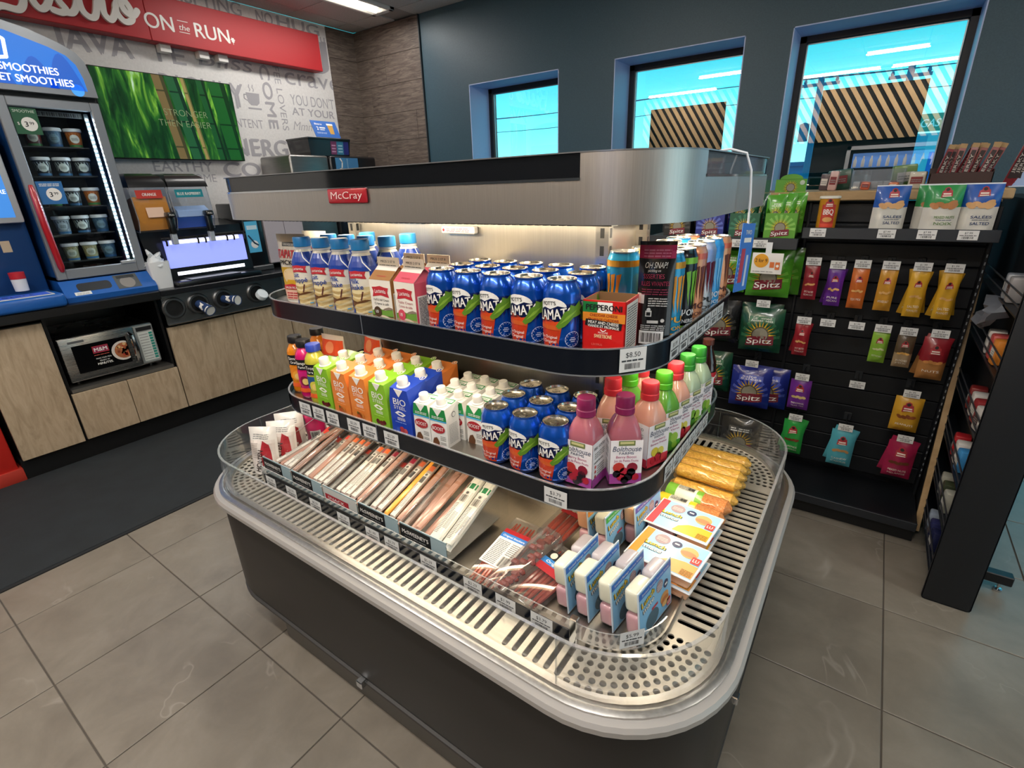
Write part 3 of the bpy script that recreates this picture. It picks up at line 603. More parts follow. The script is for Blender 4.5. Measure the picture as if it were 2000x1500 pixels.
ob('lamp_tube', led, can)
bd = ob('badge', MB().rbox(-1.089, -0.950, KY0 - .006, KY0, 1.478, 1.5105, .004, m('a8202c', 0.3, coat=.4)), can)
ob('badge_lettering', Pr().text('McCray', -1.0195, 1.488, .0165, m('e9c9c4', .4), 1, 'c', 0.01, .112, shear=.12).emit(MB(), on_front(KY0 - .0062)), bd)
th = ob('thermometer', MB().rbox(-1.02, -.90, 1.105, 1.125, 1.385, 1.405, .003, m('efe9e4', 0.5), 1), case); ob('scale_marks', Pr().lines(-1.0, 1.39, -.915, 1.401, 3, m('c0606c', .5), 1).circ(-1.01, 1.395, .004, m('b02030', .5), 1).emit(MB(), on_front(1.105)), th)
ob('header_tag', MB().rbox(-1.28, -1.10, 1.108, 1.125, 1.41, 1.436, .002, m('cfd3d6', 0.5), 1), case)
# lamps of the case
area('case_lamp', (-0.97, 0.98, 1.43), 1.0, .03, 3.3, WARM); area('case_lamp', (-0.42, 1.235, 1.43), .03, .45, 1.8, WARM); area('case_lamp', (-0.97, 1.48, 1.43), 1.0, .03, 2.5, WARM)
for z in (S1 - .026, S2 - .026):
    area('shelf_lamp', (-0.963, SY0 + .05, z), .95, .02, 1.7, WARM, (-0.25, 0, 0)); area('shelf_lamp', (SX1 - .05, 1.237, z), .02, .46, 1.2, WARM, (0, -0.25, 0)); area('shelf_lamp', (SX0 + .05, 1.237, z), .02, .46, 1.1, WARM)
# hanging tag on a white cord at the canopy corner
ht = ob('hanging_tag', None, label='blue hanging tag on white cord at the right end of the canopy', cat='tag')
ob('cord', MB().tube([(-.330, 1.20, 1.556), (-.285, 1.215, 1.562), (-.255, 1.23, 1.553), (-.244, 1.24, 1.52), (-.240, 1.245, 1.47), (-.238, 1.25, 1.41)], .0025, m('e9eef4', 0.5), 8), ht)
P = Pr().rect(-.042, 0, .042, .148, m('3f7fd6', 0.45), 0).text('TWO', 0, .125, .010, WH, 1, 'c', .02, .04).rect(-.025, .108, .025, .118, WH, 1).rect(-.03, .02, -.004, .095, m('b8455a', .5), 1).rect(.008, .01, .022, .08, m('cfe0f4', .5), 1).lines(-.038, .02, -.033, .09, 7, m('cfe0f4', .5), 1)
tgb = MB().rbox(-.0425, .0425, -.001, .001, 0, .149, .0004, m('3f7fd6', 0.45), 1); P.emit(tgb, on_front(-.001)); t = ob('tag_card', tgb, ht, (-.238, 1.25, 1.262), (0.0, math.radians(4), math.radians(84)))

# ================================================================ GOODS ON THE CASE
ROW = ['front', 'second', 'third', 'fourth']
def rp(prof):
    """radius at height from a lathe profile"""
    def f(v):
        for (r0, z0), (r1, z1) in zip(prof, prof[1:]):
            if z0 <= v <= z1 and z1 > z0: return r0 + (r1 - r0) * (v - z0) / (z1 - z0)
        return prof[-1][0]
    return f
def lid_and_tab(r, z):
    lid = MB().lathe([(0, z - .004), (r * .82, z - .004), (r * .9, z - .0045), (r * .95, z), (r, z + .0005), (r * 1.02, z - .002)], m('d2d0ca', 0.22, 1.0), 24)
    tab = MB().lathe([(r * .2, z - .003), (r * .34, z - .003), (r * .34, z - .0015), (r * .2, z - .0015), (r * .2, z - .003)], m('bdbbb5', 0.25, 1.0), 10, 0, -r * .15).box(-r * .14, r * .14, -r * .55, -r * .2, z - .0032, z - .0018, m('bdbbb5', 0.25, 1.0))
    return lid, tab
def seal(P, cx, cy, r, mat, l=2):
    for i in range(16): a = 2 * PI * i / 16; b = a + .32; P.stroke([(cx + r * math.cos(a), cy + r * math.sin(a)), (cx + r * math.cos(b), cy + r * math.sin(b))], r * .10, mat, l)
    for i in range(12): a = 2 * PI * i / 12; P.circ(cx + r * .8 * math.cos(a), cy + r * .8 * math.sin(a), r * .06, mat, l, 5)
    P.rect(cx - r * .45, cy - r * .12, cx + r * .45, cy + r * .02, mat, l); P.rect(cx - r * .3, cy + r * .14, cx + r * .3, cy + r * .25, mat, l); P.rect(cx - r * .3, cy - r * .35, cx + r * .3, cy - r * .24, mat, l)
# --- tomato cocktail can
CANP = [(0, .003), (.024, .0), (.030, .002), (.0375, .013), (.038, .018), (.038, .118), (.0368, .124), (.031, .137), (.0295, .140), (.0305, .145)]
CB = m('1457c0', 0.2, 0.55, coat=.5, name='can_blue'); CN = m('14307e', 0.25, 0.35, coat=.4, name='can_navy')
k_can = Kit('beverage_can'); k_can.part('body', MB().lathe(CANP, CB, 28)); _l, _t = lid_and_tab(.0295, .1455); k_can.part('lid', _l, [('pull_tab', _t)])
P = Pr(); P.rect(-.118, .012, .118, .102, CN, 0); P.rect(-.118, .008, .118, .012, CN, 0)
P.circ(-.008, .090, .036, WH, 1, 24, .023, .10); P.text("MOTT'S", -.010, .0985, .0080, BK, 3, 'c', .02, .032, rot=.08)
P.poly([(-.048, .080), (-.034, .088), (-.020, .094), (-.006, .091), (.010, .098), (.024, .095), (.044, .102), (.048, .096), (.046, .076), (.0, .066), (-.048, .060)], m('0c1a4c', .3, .2), 2)
P.text('CLAMATO', -.001, .0690, .0225, BK, 3, 'c', .035, .094, shear=.06, rot=.13); P.text('CLAMATO', -.002, .0705, .0215, WH, 4, 'c', .022, .091, shear=.06, rot=.13)
RD = m('c23a1c', 0.3, coat=.3); RD2 = m('9c2c16', 0.3, coat=.3)
P.poly([(-.036, .060), (.018, .057), (.010, .012), (-.028, .012)], RD, 1); P.poly([(-.036, .071), (-.020, .077), (.004, .066), (.028, .070), (.020, .058), (-.034, .056)], m('d2491f', 0.3, coat=.3), 2); P.poly([(-.034, .060), (.017, .058), (.0155, .049), (-.033, .051)], m('cc5a24', .4), 3)
P.poly([(.006, .058), (.016, .072), (.022, .086), (.032, .090), (.034, .100), (.044, .096), (.056, .106), (.060, .096), (.070, .094), (.058, .086), (.064, .078), (.050, .076), (.040, .074), (.024, .058), (.012, .052)], m('5d8a22', .45), 5); P.poly([(.014, .062), (.028, .078), (.050, .090), (.030, .072)], m('86b03a', .45), 6)
seal(P, .040, .030, .0155, m('b9c6e6', .4), 4); P.text('The Original', -.012, .032, .0062, WH, 4, 'c', .01, .042); P.text('L’Original', -.010, .023, .0062, WH, 4, 'c', .01, .034)
P.lines(.082, .02, .112, .1, 12, m('8fa2d8', .5), 1); P.lines(-.112, .02, -.07, .1, 12, m('8fa2d8', .5), 1)
k_can.part('label_print', P.emit(MB(), on_can(rp(CANP[1:]), .038), .006, None))
rotj = random.Random(3)
for r, xs in enumerate(([-0.816, -0.736, -0.656, -0.574, -0.495], [-0.821, -0.742, -0.663, -0.582, -0.492], [-0.827, -0.746, -0.67, -0.588, -0.506])):
    for i, x in enumerate(xs): k_can.put((x, .875 + .0795 * r, S1), rotj.uniform(-.08, .12), 'blue tomato cocktail can, %s from left in %s row of upper shelf' % (ORD[i], ROW[r]), 'can', 'tomato cocktail cans on the upper shelf')
for r, xs in enumerate(([-0.676, -0.593, -0.511], [-0.681, -0.60, -0.520], [-0.683, -0.602, -0.521])):
    for i, x in enumerate(xs): k_can.put((x, .878 + .082 * r, S2), (0.25 if i == 0 and r == 0 else rotj.uniform(-.1, .1)), 'blue tomato cocktail can, %s from left in %s row of lower shelf' % (ORD[i], ROW[r]), 'can', 'tomato cocktail cans on the lower shelf')
# --- milk shake bottles
MKP = [(0, 0), (.030, 0), (.034, .004), (.036, .010)] + [(.036 - .0012 * (k % 2), .016 + .0085 * k) for k in range(9)] + [(.036, .098), (.0365, .12), (.0355, .135), (.031, .150), (.024, .166), (.0205, .172), (.0205, .178)]
RIB = m('c0303a', .4, name='ribbon_red'); NVY = m('1c3f98', .35, coat=.2); TAN = m('c9ad74', .4, coat=.2); TAN2 = m('e0cf9e', .4, coat=.2); BRN = m('6b4423', .5)
def ribbon(P, cx, cy, w, h, txt, l=2, mat=RIB):
    P.poly([(cx - w / 2, cy - h * .55), (cx - w / 2 + h * .2, cy), (cx - w / 2, cy + h * .45), (cx - w / 4, cy + h * .5), (cx, cy + h * .62), (cx + w / 4, cy + h * .5), (cx + w / 2, cy + h * .45), (cx + w / 2 - h * .2, cy), (cx + w / 2, cy - h * .55), (cx + w / 4, cy - h * .45), (cx, cy - h * .35), (cx - w / 4, cy - h * .45)], mat, l)
    P.text(txt, cx, cy - h * .16, h * .42, WH, l + 1, 'c', .02, w * .66, arc=h * .08)
def milk(t1, t2):
    k = Kit('milkshake_bottle'); k.part('body', MB().lathe(MKP, m('ece6d6', .3, coat=.3), 24))
    k.part('cap', MB().lathe([(.0205, .176), (.0238, .177), (.0238, .199), (.022, .203), (0, .203)], m('2f92dc', .35), 26), [('neck_ring', MB().lathe([(.0215, .170), (.0235, .171), (.0235, .174), (.0215, .175)], m('e9e9ea', .4), 22))])
    P = Pr(); P.rect(-.113, .125, .113, .163, NVY, 0); P.poly([(-.034, .125), (.034, .125), (.020, .150), (0, .158), (-.020, .150)], NVY, 1); P.stroke([(-.040, .125), (-.022, .148), (-.018, .163)], .003, WH, 2); P.stroke([(.040, .125), (.022, .148), (.018, .163)], .003, WH, 2)
    P.rect(-.036, .004, .036, .085, TAN2, 0); P.rect(.036, .004, .070, .125, NVY, 0); P.rect(-.113, .004, -.044, .125, NVY, 0); P.rect(.082, .03, .108, .11, WH, 1)
    for i in range(5): P.poly([(-.036, .012 + .013 * i), (0, .006 + .013 * i), (.036, .016 + .013 * i), (.036, .022 + .013 * i), (0, .014 + .013 * i), (-.036, .019 + .013 * i)], TAN, 1)
    P.poly([(-.036, .044), (-.024, .050), (-.006, .046), (.016, .052), (.034, .050), (.010, .044), (-.010, .040), (-.026, .030)], BRN, 2); P.stroke([(.006, .050), (.013, .073)], .004, m('5a2a22', .5), 2)
    ribbon(P, 0, .116, .052, .019, 'Lactantia'); P.text(t1, -.024, .093, .0135, m('20469c', .4), 2, 'l', .03, rot=.06); P.text(t2, -.026, .077, .0135, m('20469c', .4), 2, 'l', .03, rot=.06)
    P.circ(-.026, .020, .008, NVY, 3, 12); P.rect(.020, .008, .030, .020, m('58a8d8', .4), 3)
    k.part('label_print', P.emit(MB(), on_can(rp(MKP[3:]), .036), .006, .0085, h0=.0007)); return k
k_lait, k_shake = milk('Lait', 'Frappé'), milk('Milk', 'Shake')
for i, x in enumerate((-1.355, -1.268, -1.184, -1.100)): (k_lait if i < 2 else k_shake).put((x, .878, S1), .28 + .03 * (i % 2), 'vanilla milkshake bottle with blue cap, %s from left in front row of upper shelf' % ORD[i], 'bottle', 'milkshake bottles on the upper shelf')
for i, (x, y) in enumerate(((-1.345, .962), (-1.262, .962), (-1.178, .962), (-1.095, .966), (-1.27, 1.046), (-1.10, 1.05))): k_shake.put((x, y, S1), .2 * i, 'vanilla milkshake bottle with blue cap, %s from left in %s row of upper shelf' % (ORD[i if i < 4 else i - 4], 'second' if i < 4 else 'third'), 'bottle', 'milkshake bottles on the upper shelf')
# --- gable top cream cartons
def cream(main, dark, pct, l1, l2, sidec):
    w, h, g = .037, .112, .143; k = Kit('cream_carton'); b = MB().box(-w, w, -w, w, 0, h, m('efe9dc', .45))
    b.add([(-w, -w, h), (w, -w, h), (w, w, h), (-w, w, h), (-w, 0, g), (w, 0, g)], [(0, 1, 5, 4), (2, 3, 4, 5)], m('efe9dc', .45)); b.add([(-w, -w, h), (-w, w, h), (-w * .8, 0, g), (w, -w, h), (w, w, h), (w * .8, 0, g)], [(0, 2, 1), (3, 4, 5)], sidec)
    k.part('body', b, smooth=0); k.part('top_seal', MB().box(-w, w, -.0015, .0015, g - .002, g + .020, m('efe2cc', .5)))
    P = Pr(); GRN = m('6f9c3c', .5); P.rect(-w, .0, w, h, m('efe9dc', .45), 0); ribbon(P, 0, .083, .058, .024, 'Lactantia'); P.text(l1, 0, .060, .0065, BK if main != PKC else m('b0505c', .5), 2, 'c', .0, .054); P.text(l2, 0, .050, .0065, BK if main != PKC else m('b0505c', .5), 2, 'c', .0, .050)
    P.poly([(-w, .020), (-w, .034), (-.01, .040), (.010, .036), (w, .042), (w, .020)], GRN, 1); P.poly([(-.002, .036), (.010, .042), (.024, .046), (w, .044), (w, .040)], m('8a7a6a', .6), 2); P.rect(-w, 0, w, .022, m('b08d72', .5), 1); P.circ(.0, .006, .034, m('d8c6b0', .5), 2, 22, .018); P.circ(.0, .006, .029, dark, 3, 22, .013); P.stroke([(-.012, .006), (0, .010), (.012, .004)], .004, WH, 4)
    P.circ(-.016, .032, .0135, dark if main != PKC else m('d84a60', .4), 4, 18); P.text(pct, -.018, .0285, .0085, WH, 5, 'c', .02); P.rect(.020, .002, .032, .016, m('3f9ccc', .4), 5)
    q = MB(); P.emit(q, on_front(-w))
    P = Pr().rect(-w, 0, w, .031, main, 1).text('Lactantia', 0, .010, .006, RIB, 2, 'c', .01, .03); P.emit(q, on_plane((0, -w, h), (1, 0, 0), Vector((0, w, g - h)).normalized()), box=(-w, 0, w, .047))
    P = Pr().rect(-w, 0, w, h, sidec, 0).rect(-w + .006, .004, w - .006, h * .72, WH, 1).lines(-w + .009, .008, w - .009, h * .7, 20, m('4a4a4c', .6), 2); P.emit(q, on_plane((w, 0, 0), (0, 1, 0), (0, 0, 1)))
    Pr().text('MR25 2 07 8', 0, .009, .006, TAGI, 1, 'c', 0, .05).lines(-.03, .002, .03, .005, 1, TAGI, 1).emit(q, on_front(-.0016, g - .002)); k.part('label_print', q, smooth=0); return k
PKC = m('dd5a6c', .45); k_10 = cream(m('a5733c', .45), m('4a3420', .5), '10', 'Half & Half Cream', 'Crème à café', m('a5733c', .45)); k_18 = cream(PKC, m('8a6f5c', .5), '18', 'Table Cream', 'Crème de table', PKC)
k_10.put((-0.992, .872, S1), .03, 'half and half cream carton with brown gable in front row', 'carton', 'cream cartons'); k_18.put((-0.905, .874, S1), -.06, 'table cream carton with pink gable in front row', 'carton', 'cream cartons')
k_10.put((-0.985, .955, S1), .0, 'half and half cream carton with brown gable in second row', 'carton', 'cream cartons'); k_18.put((-0.900, .957, S1), .02, 'table cream carton with pink gable in second row', 'carton', 'cream cartons')
# --- open pepperoni box
REDB = m('d3201e', .35, coat=.2); KRAFT = m('9a7650', .7); x0, x1, y0, y1, h = -.043, .043, 0, .085, .108; t = .002
b = MB()
for A in ((x0, x1, y0, y0 + t), (x0, x1, y1 - t, y1), (x0, x0 + t, y0, y1), (x1 - t, x1, y0, y1)): b.box(A[0], A[1], A[2], A[3], 0, h, REDB)
b.box(x0, x1, y0, y1, 0, t, KRAFT); inn = MB().ring([(x0 + t, y0 + t), (x1 - t, y0 + t), (x1 - t, y1 - t), (x0 + t, y1 - t)], [(x0 + t + .0004, y0 + t + .0004), (x1 - t - .0004, y0 + t + .0004), (x1 - t - .0004, y1 - t - .0004), (x0 + t + .0004, y1 - t - .0004)], t, h + .0005, KRAFT)
P = Pr().rect(x0, .084, x0 + .03, h - .003, m('1f7a3c', .4), 1).rect(x0 + .03, .084, x1 - .026, h - .003, WH, 1).text('PEPPERONI', 0, .089, .0115, BK, 2, 'c', .05, .072).rect(x0, .066, x1, .084, m('e08a2c', .4), 1).text('CHEDDAR CHEESE', 0, .0765, .0055, m('9c2418', .4), 2, 'c', .03, .056).text('FROMAGE CHEDDAR', 0, .068, .0055, m('9c2418', .4), 2, 'c', .03, .062)
P.poly([(-.038, .058), (.036, .053), (.038, .066), (-.036, .071)], BK, 3).text('MEAT AND CHEESE', 0, .0615, .006, WH, 4, 'c', .03, .062, rot=-.04).text('VIANDE ET FROMAGE', 0, .0545, .0055, WH, 4, 'c', .03, .064, rot=-.04).text('McCLUNE', 0, .043, .004, WH, 2, 'c', .01, .02).text('SWEETBONE', 0, .034, .0075, m('f0d9a8', .4), 2, 'c', .03, .036).stroke([(-.006, .051), (0, .047), (.006, .051)], .0016, WH, 2).text('L3129U5', -.012, .018, .0045, m('e87c70', .5), 2, 'c', 0, .022)
q = MB(); P.emit(q, on_front(0)); Pr().rect(.004, .004, .078, .102, m('e6e2da', .5), 1).lines(.010, .012, .074, .098, 17, m('55555a', .6), 2, .4).emit(q, on_plane((x1, 0, 0), (0, 1, 0), (0, 0, 1)))
k = Kit('snack_box'); k.part('carton', b, [('inner_lining', inn)], 0); k.part('label_print', q, smooth=0); k.put((-.405, .880, S1), .10, 'open red pepperoni and cheese box at the rounded shelf corner', 'box')
# --- pouches
def pouch(name, w, h, t, mats, P, gus=True, n=10, wav=.0, seed=1, pinch=.18):
    """flat pouch standing up, front faces -y; mats: list of (z_from_fraction, material)"""
    rnd = random.Random(seed); ph = [rnd.uniform(0, 6.28) for _ in range(4)]
    def th(u, v):
        e = 1 - abs(2 * u - 1) ** 4; return t / 2 * e * (min(1, (1 - v) / .35) ** .7) * (1.0 if gus else min(1, v / pinch) ** .7) + wav * (math.sin(9 * u + ph[0] + 5 * v) * math.sin(8 * v + ph[1])) * e * min(1, (1 - v) * 6) * min(1, v * 6 + (1 if gus else 0))
    F = lambda u, v, hh=0: (-w / 2 + w * u, -th(u, v) - hh, h * v); B = lambda u, v: (-w / 2 + w * u, th(u, v), h * v)
    b = MB()
    for sgn in (0, 1):
        for a, (z0, mt) in enumerate(mats):
            z1 = mats[a + 1][0] if a + 1 < len(mats) else 1.0; nv = max(2, int(n * (z1 - z0) * 1.4))
            b.grid((lambda u, v: F(u, z0 + (z1 - z0) * v)) if sgn == 0 else (lambda u, v: B(u, z0 + (z1 - z0) * v)), 8, nv, mt, sgn == 1)
    if gus: b.add([F(i / 8, 0) for i in range(9)] + [B(i / 8, 0) for i in range(9)], [(i, 9 + i, 10 + i, i + 1) for i in range(8)], mats[0][1])
    k = Kit(name); k.part('film', b, smooth=60); q = MB(); P.emit(q, lambda u, v, hh: F(u / w + .5, v / h, hh + .0006), w / 8, h / 12); k.part('label_print', q, smooth=60); return k
P = Pr().text('TAPATIO', 0, .135, .026, m('c8303c', .4), 2, 'c', .05, .095, rot=-.03).text('PICKLE', 0, .116, .014, BK, 2, 'c', .04, .07).rect(-.026, .170, .034, .182, m('6a6a68', .4), 1).text('VAN HOLTEN’S', .004, .1725, .0065, WH, 2, 'c', .01, .05)
P.rect(-.040, .03, .044, .108, m('c29a2e', .4), 1).circ(.002, .08, .036, m('e2c79a', .5), 2, 20, .026).poly([(-.03, .05), (.034, .05), (.022, .07), (-.018, .07)], m('d6a32a', .4), 3).poly([(-.04, .040), (.044, .040), (.044, .052), (0, .058), (-.04, .052)], m('c0303a', .4), 4).text('SALSA PICANTE', .002, .0425, .007, WH, 5, 'c', .02, .07).rect(-.04, .008, .044, .038, m('e2b6a0', .4), 2).lines(-.03, .012, .034, .034, 3, m('c0303a', .4), 3)
k = pouch('pickle_pouch', .112, .205, .045, [(0, m('e6dfd2', .3, coat=.3))], P, wav=.002); k.put((-1.468, .915, S1), .22, 'white pickle pouch leaning at the left corner of upper shelf', 'pouch')
k.put((-1.50, 1.02, S1), .1, 'white pickle pouch behind the milkshake bottles, left end', 'pouch')
BKF = m('19191b', .25, coat=.4)
P = Pr().rect(-.0345, .178, .0345, .203, m('b01a52', .35, coat=.3), 1).lines(-.026, .181, .026, .198, 3, m('dc7aa0', .4), 2).text('OH SNAP!', -.002, .160, .012, WH, 2, 'c', .01, .042, shear=.2).text('pickling co', -.004, .153, .005, WH, 2, 'c', 0, .024, shear=.2).text('SSSERTIES', -.004, .140, .009, m('a82a52', .4), 2, 'c', .0, .040).text('ILLES VIVANTES', 0, .126, .009, m('a82a52', .4), 2, 'c', .0, .054).lines(-.026, .108, .026, .122, 3, m('86304a', .4), 2).lines(-.012, .085, .026, .104, 4, m('c9c9c9', .5), 2)
P.rect(-.016, .064, -.004, .076, m('d8d8d8', .5), 2).rect(-.014, .066, -.006, .073, BK, 3).circ(-.010, .078, .004, m('d8d8d8', .5), 2, 8).rect(-.012, .050, .010, .056, m('c9c9c9', .5), 2).circ(.018, .056, .004, m('c9c9c9', .5), 2, 8).lines(-.024, .036, .024, .048, 3, m('c9c9c9', .5), 2).rect(-.026, .006, .022, .034, m('ebebeb', .5), 2).bars(-.023, .010, .019, .030, BK, 3, 16).rect(-.034, 0.09, -.020, .11, m('d9d9d9', .5), 2)
k = pouch('snack_pouch', .070, .210, .03, [(0, BKF)], P, wav=.0015, seed=5); k.put((-.345, .990, S1), .30, 'black snack pouch with magenta top beside the open red box', 'pouch')
# --- tall energy cans
def ecan(body, accent, ink, words_, top, seed):
    r, h = .036, .182; pf = [(0, .002), (.022, 0), (.028, .002), (r - .001, .012), (r, .016), (r, h - .018), (r - .002, h - .012), (.0305, h - .003), (.0312, h)]
    k = Kit('energy_drink_can'); k.part('body', MB().lathe(pf, body, 24)); l, t_ = lid_and_tab(.0305, h); k.part('lid', l, [('pull_tab', t_)])
    P = Pr().rect(-.113, h - .030, .113, h - .017, top, 0)
    for s, dx in ((1, 0), (1, .113), (1, -.085)):
        for j in range(3): P.poly([(dx - .014 + .014 * j, .135), (dx - .003 + .014 * j, .138), (dx - .002 + .011 * j, .11), (dx - .004 + .011 * j, .085), (dx - .003 + .009 * j, .060), (dx - .008 + .009 * j, .085), (dx - .010 + .012 * j, .11)], accent, 1)
        (P.text(words_[0], dx, .040, .014, ink, 2, 'c', .04, .046).text(words_[1], dx, .024, .0085, ink, 2, 'c', .02, .042) if words_[0] else P.lines(dx - .022, .03, dx + .022, .12, 10, ink, 2)); P.rect(dx - .02, .012, dx + .02, .018, accent, 2)
    k.part('label_print', P.emit(MB(), on_can(rp(pf[1:]), r), .006)); return k
E_ = {'mango': ecan(m('2a9ccc', .25, .3, coat=.3), m('e89a24', .4), m('f0b23a', .4), ('PU', 'MON'), m('d89a2a', .3, .3), 1), 'green': ecan(m('15161a', .25, .3, coat=.3), m('7cc23a', .4), m('e6e6e6', .4), ('ΨON', 'ENERGY'), m('8ac83c', .3, .3), 2), 'peach': ecan(m('e79a6c', .3, .3, coat=.2), m('6a2c1c', .5), m('5a2218', .4), ('MO', 'MON'), m('e06a4c', .3, .3), 3),
      'white': ecan(m('e4e2e2', .3, .3, coat=.2), m('a02430', .5), m('26262a', .4), ('PU', 'OR'), m('e8e6e6', .3, .3), 4), 'blue': ecan(m('38a6e6', .3, .2, coat=.2), m('86ccf2', .5), m('ffffff', .4), ('NJOY', 'NJOY'), m('2f9ade', .3, .3), 5), 'gold': ecan(m('b98b32', .3, .4, coat=.2), m('3a2c14', .5), m('2a200e', .4), ('', ''), m('c9a24a', .3, .4), 6)}
for x, y, kd, rz, lab in ((-.346, 1.055, 'mango', 1.0, 'turquoise and orange energy drink can just behind the black pouch'), (-.343, 1.131, 'green', 1.1, 'black and green energy drink can along the right shelf edge'), (-.343, 1.207, 'peach', 1.0, 'peach energy drink can between black and white cans'), (-.343, 1.283, 'white', 1.1, 'white and red energy drink can beside the light blue can'), (-.343, 1.359, 'blue', 1.0, 'light blue energy drink can at the far right shelf edge'), (-.343, 1.437, 'peach', 1.3, 'peach energy drink can at the far end of the shelf edge row'),
                         (-.438, 1.045, 'mango', -.4, 'turquoise and orange energy drink can behind the tomato cans by the upright'), (-.422, 1.125, 'gold', .8, 'gold energy drink can in inner row nearest the column front'), (-.420, 1.201, 'gold', .4, 'gold energy drink can in inner row behind the first gold one'), (-.420, 1.277, 'white', .8, 'white energy drink can in the inner row'), (-.420, 1.353, 'blue', .9, 'light blue energy drink can in the inner row'), (-.420, 1.430, 'peach', .6, 'peach energy drink can in the inner row at the far end')):
    E_[kd].put((x, y, S1), rz, lab, 'can', 'energy drink cans')
# --- small juice bottles at the left end of the lower shelf
def juice(liq, cap, lab, pic, txt):
    pf = [(0, 0), (.028, 0), (.031, .004), (.032, .01), (.032, .03), (.030, .04), (.032, .05), (.032, .095), (.0305, .108), (.032, .12), (.0325, .138), (.030, .15), (.022, .165), (.0185, .170), (.0185, .176)]
    k = Kit('juice_bottle'); k.part('body', MB().lathe(pf, liq, 22)); k.part('cap', MB().lathe([(.0185, .172), (.0228, .173), (.0228, .192), (.021, .195), (0, .195)], cap, 22))
    P = Pr().rect(-.1, .052, .1, .094, lab, 0).circ(0, .062, .017, pic, 1, 16).circ(.003, .060, .011, m('f2d27a', .4), 2, 14).rect(.03, .05, .055, .07, WH, 2).bars(.032, .053, .053, .067, BK, 3, 10).rect(-.028, .100, .028, .135, BK, 1).text(txt[0], 0, .118, .011, WH, 2, 'c', .03, .044).text(txt[1], 0, .105, .009, WH, 2, 'c', .03, .034).rect(-.028, .022, .028, .036, m('e8602c', .4), 1)
    k.part('label_print', P.emit(MB(), on_can(rp(pf[2:]), .032), .006, .012, h0=.0006)); return k
ko = juice(m('e0861c', .15, coat=.5), m('17171a', .4), m('e88a24', .4), m('f0a83c', .4), ('Simple', 'Orange')); kp = juice(m('c81a6a', .15, coat=.5), m('17171a', .4), m('d2207c', .4), m('8a1240', .4), ('Simple', 'Punch')); kb = juice(m('b8b03c', .15, coat=.5), m('2a3fa0', .4), m('27568c', .4), m('d8cc4a', .4), ('Tropic', 'ing'))
ko.put((-1.535, .905, S2), .6, 'orange juice bottle with black cap, leftmost on the lower shelf', 'bottle', 'juice bottles'); kp.put((-1.464, .889, S2), .5, 'magenta juice bottle with black cap beside the orange juice', 'bottle', 'juice bottles'); kb.put((-1.392, .876, S2), .5, 'lemon drink bottle with blue cap left of the green carton', 'bottle', 'juice bottles'); ko.put((-1.55, 1.00, S2), .3, 'orange juice bottle with black cap behind the leftmost one', 'bottle', 'juice bottles')
P = Pr().rect(-.05, .12, .05, .17, m('e8542a', .4), 1).circ(0, .145, .02, m('f29a6c', .4), 2).lines(-.04, .02, .04, .11, 12, m('b9a9a4', .5), 1); k = pouch('drink_pouch', .105, .185, .05, [(0, m('d8cdc6', .3, coat=.3))], P, wav=.002, seed=9)
for i, (x, y) in enumerate(((-1.455, .995), (-1.345, 1.075))): k.put((x, y, S2), .1 - .3 * i, ('orange topped drink pouch behind the juice bottles', 'orange topped drink pouch behind the green and orange cartons')[i], 'pouch', 'drink pouches on the lower shelf')
# --- sport drink cartons with round caps
def bio(hexc, dark, pic):
    w, d, h = .040, .033, .148; c = m(hexc, .38, coat=.15); k = Kit('drink_carton')
    b = MB().loft([[(-w, -d, 0), (w, -d, 0), (w, d, 0), (-w, d, 0)], [(-w, -d, h * .62), (w, -d, h * .62), (w, d, h * .62), (-w, d, h * .62)], [(-w * .80, -d, h * .90), (w * .80, -d, h * .90), (w, d, h), (-w, d, h)]], c, True, True); k.part('body', b, smooth=0)
    k.part('cap', MB().lathe([(.019, 0), (.019, .003), (.0152, .004)] + [(.0152, .022), (.0138, .025), (0, .025)], m('f0ede6', .45), 22, T=Matrix.Translation((0, -d * .35, h * .925)) @ Matrix.Rotation(.12, 4, 'X')), [('spout_collar', MB().add([(-.017, -d - .0009, h * .89), (0, -d - .0012, h * .74), (.017, -d - .0009, h * .89), (0, -d * .3, h * .93)], [(0, 1, 2), (0, 2, 3)], m('f0ede6', .45)))])
    P = Pr().text('BIO', 0, .086, .0195, WH, 1, 'c', .02, .048).text('STEEL', 0, .073, .010, WH, 1, 'c', .01, .046).poly([(-.022, .060), (-.008, .068), (.006, .066), (.020, .060), (.008, .052), (-.006, .054)], WH, 1).poly([(-.012, .061), (0, .064), (.012, .059), (0, .057)], c, 2).lines(-.014, .040, .016, .050, 3, WH, 1).lines(-.024, .032, .02, .037, 1, dark, 1)
    for dx, dy, r, col in pic: P.circ(dx, dy, r, col, 3, 14)
    q = MB(); P.emit(q, on_front(-d)); P = Pr().circ(0, .02, .009, WH, 1, 14).circ(0, .02, .007, c, 2, 14).rect(-.002, .016, .002, .024, WH, 3); tz = Vector((-w * .10, -1, 0))
    P.emit(q, on_plane((w * .72, d * .45, h * .974), (1, 0, 0), Vector((0, 2 * d, h * .10)).normalized()), box=(-.012, .006, .012, .034)); P = Pr().lines(-.02, .008, .02, .08, 14, dark, 1); P.emit(q, on_plane((w, 0, 0), (0, 1, 0), (0, 0, 1))); k.part('label_print', q, smooth=0); return k
chy = [(-.010, .014, .008, m('5c1a1c', .3, coat=.4)), (.006, .011, .009, m('6c2022', .3, coat=.4)), (.018, .016, .007, m('5c1a1c', .3, coat=.4))]
mgo = [(-.006, .012, .012, m('c8582c', .35)), (.004, .016, .010, m('d8843c', .35)), (-.012, .02, .005, m('7a8a3a', .4))]
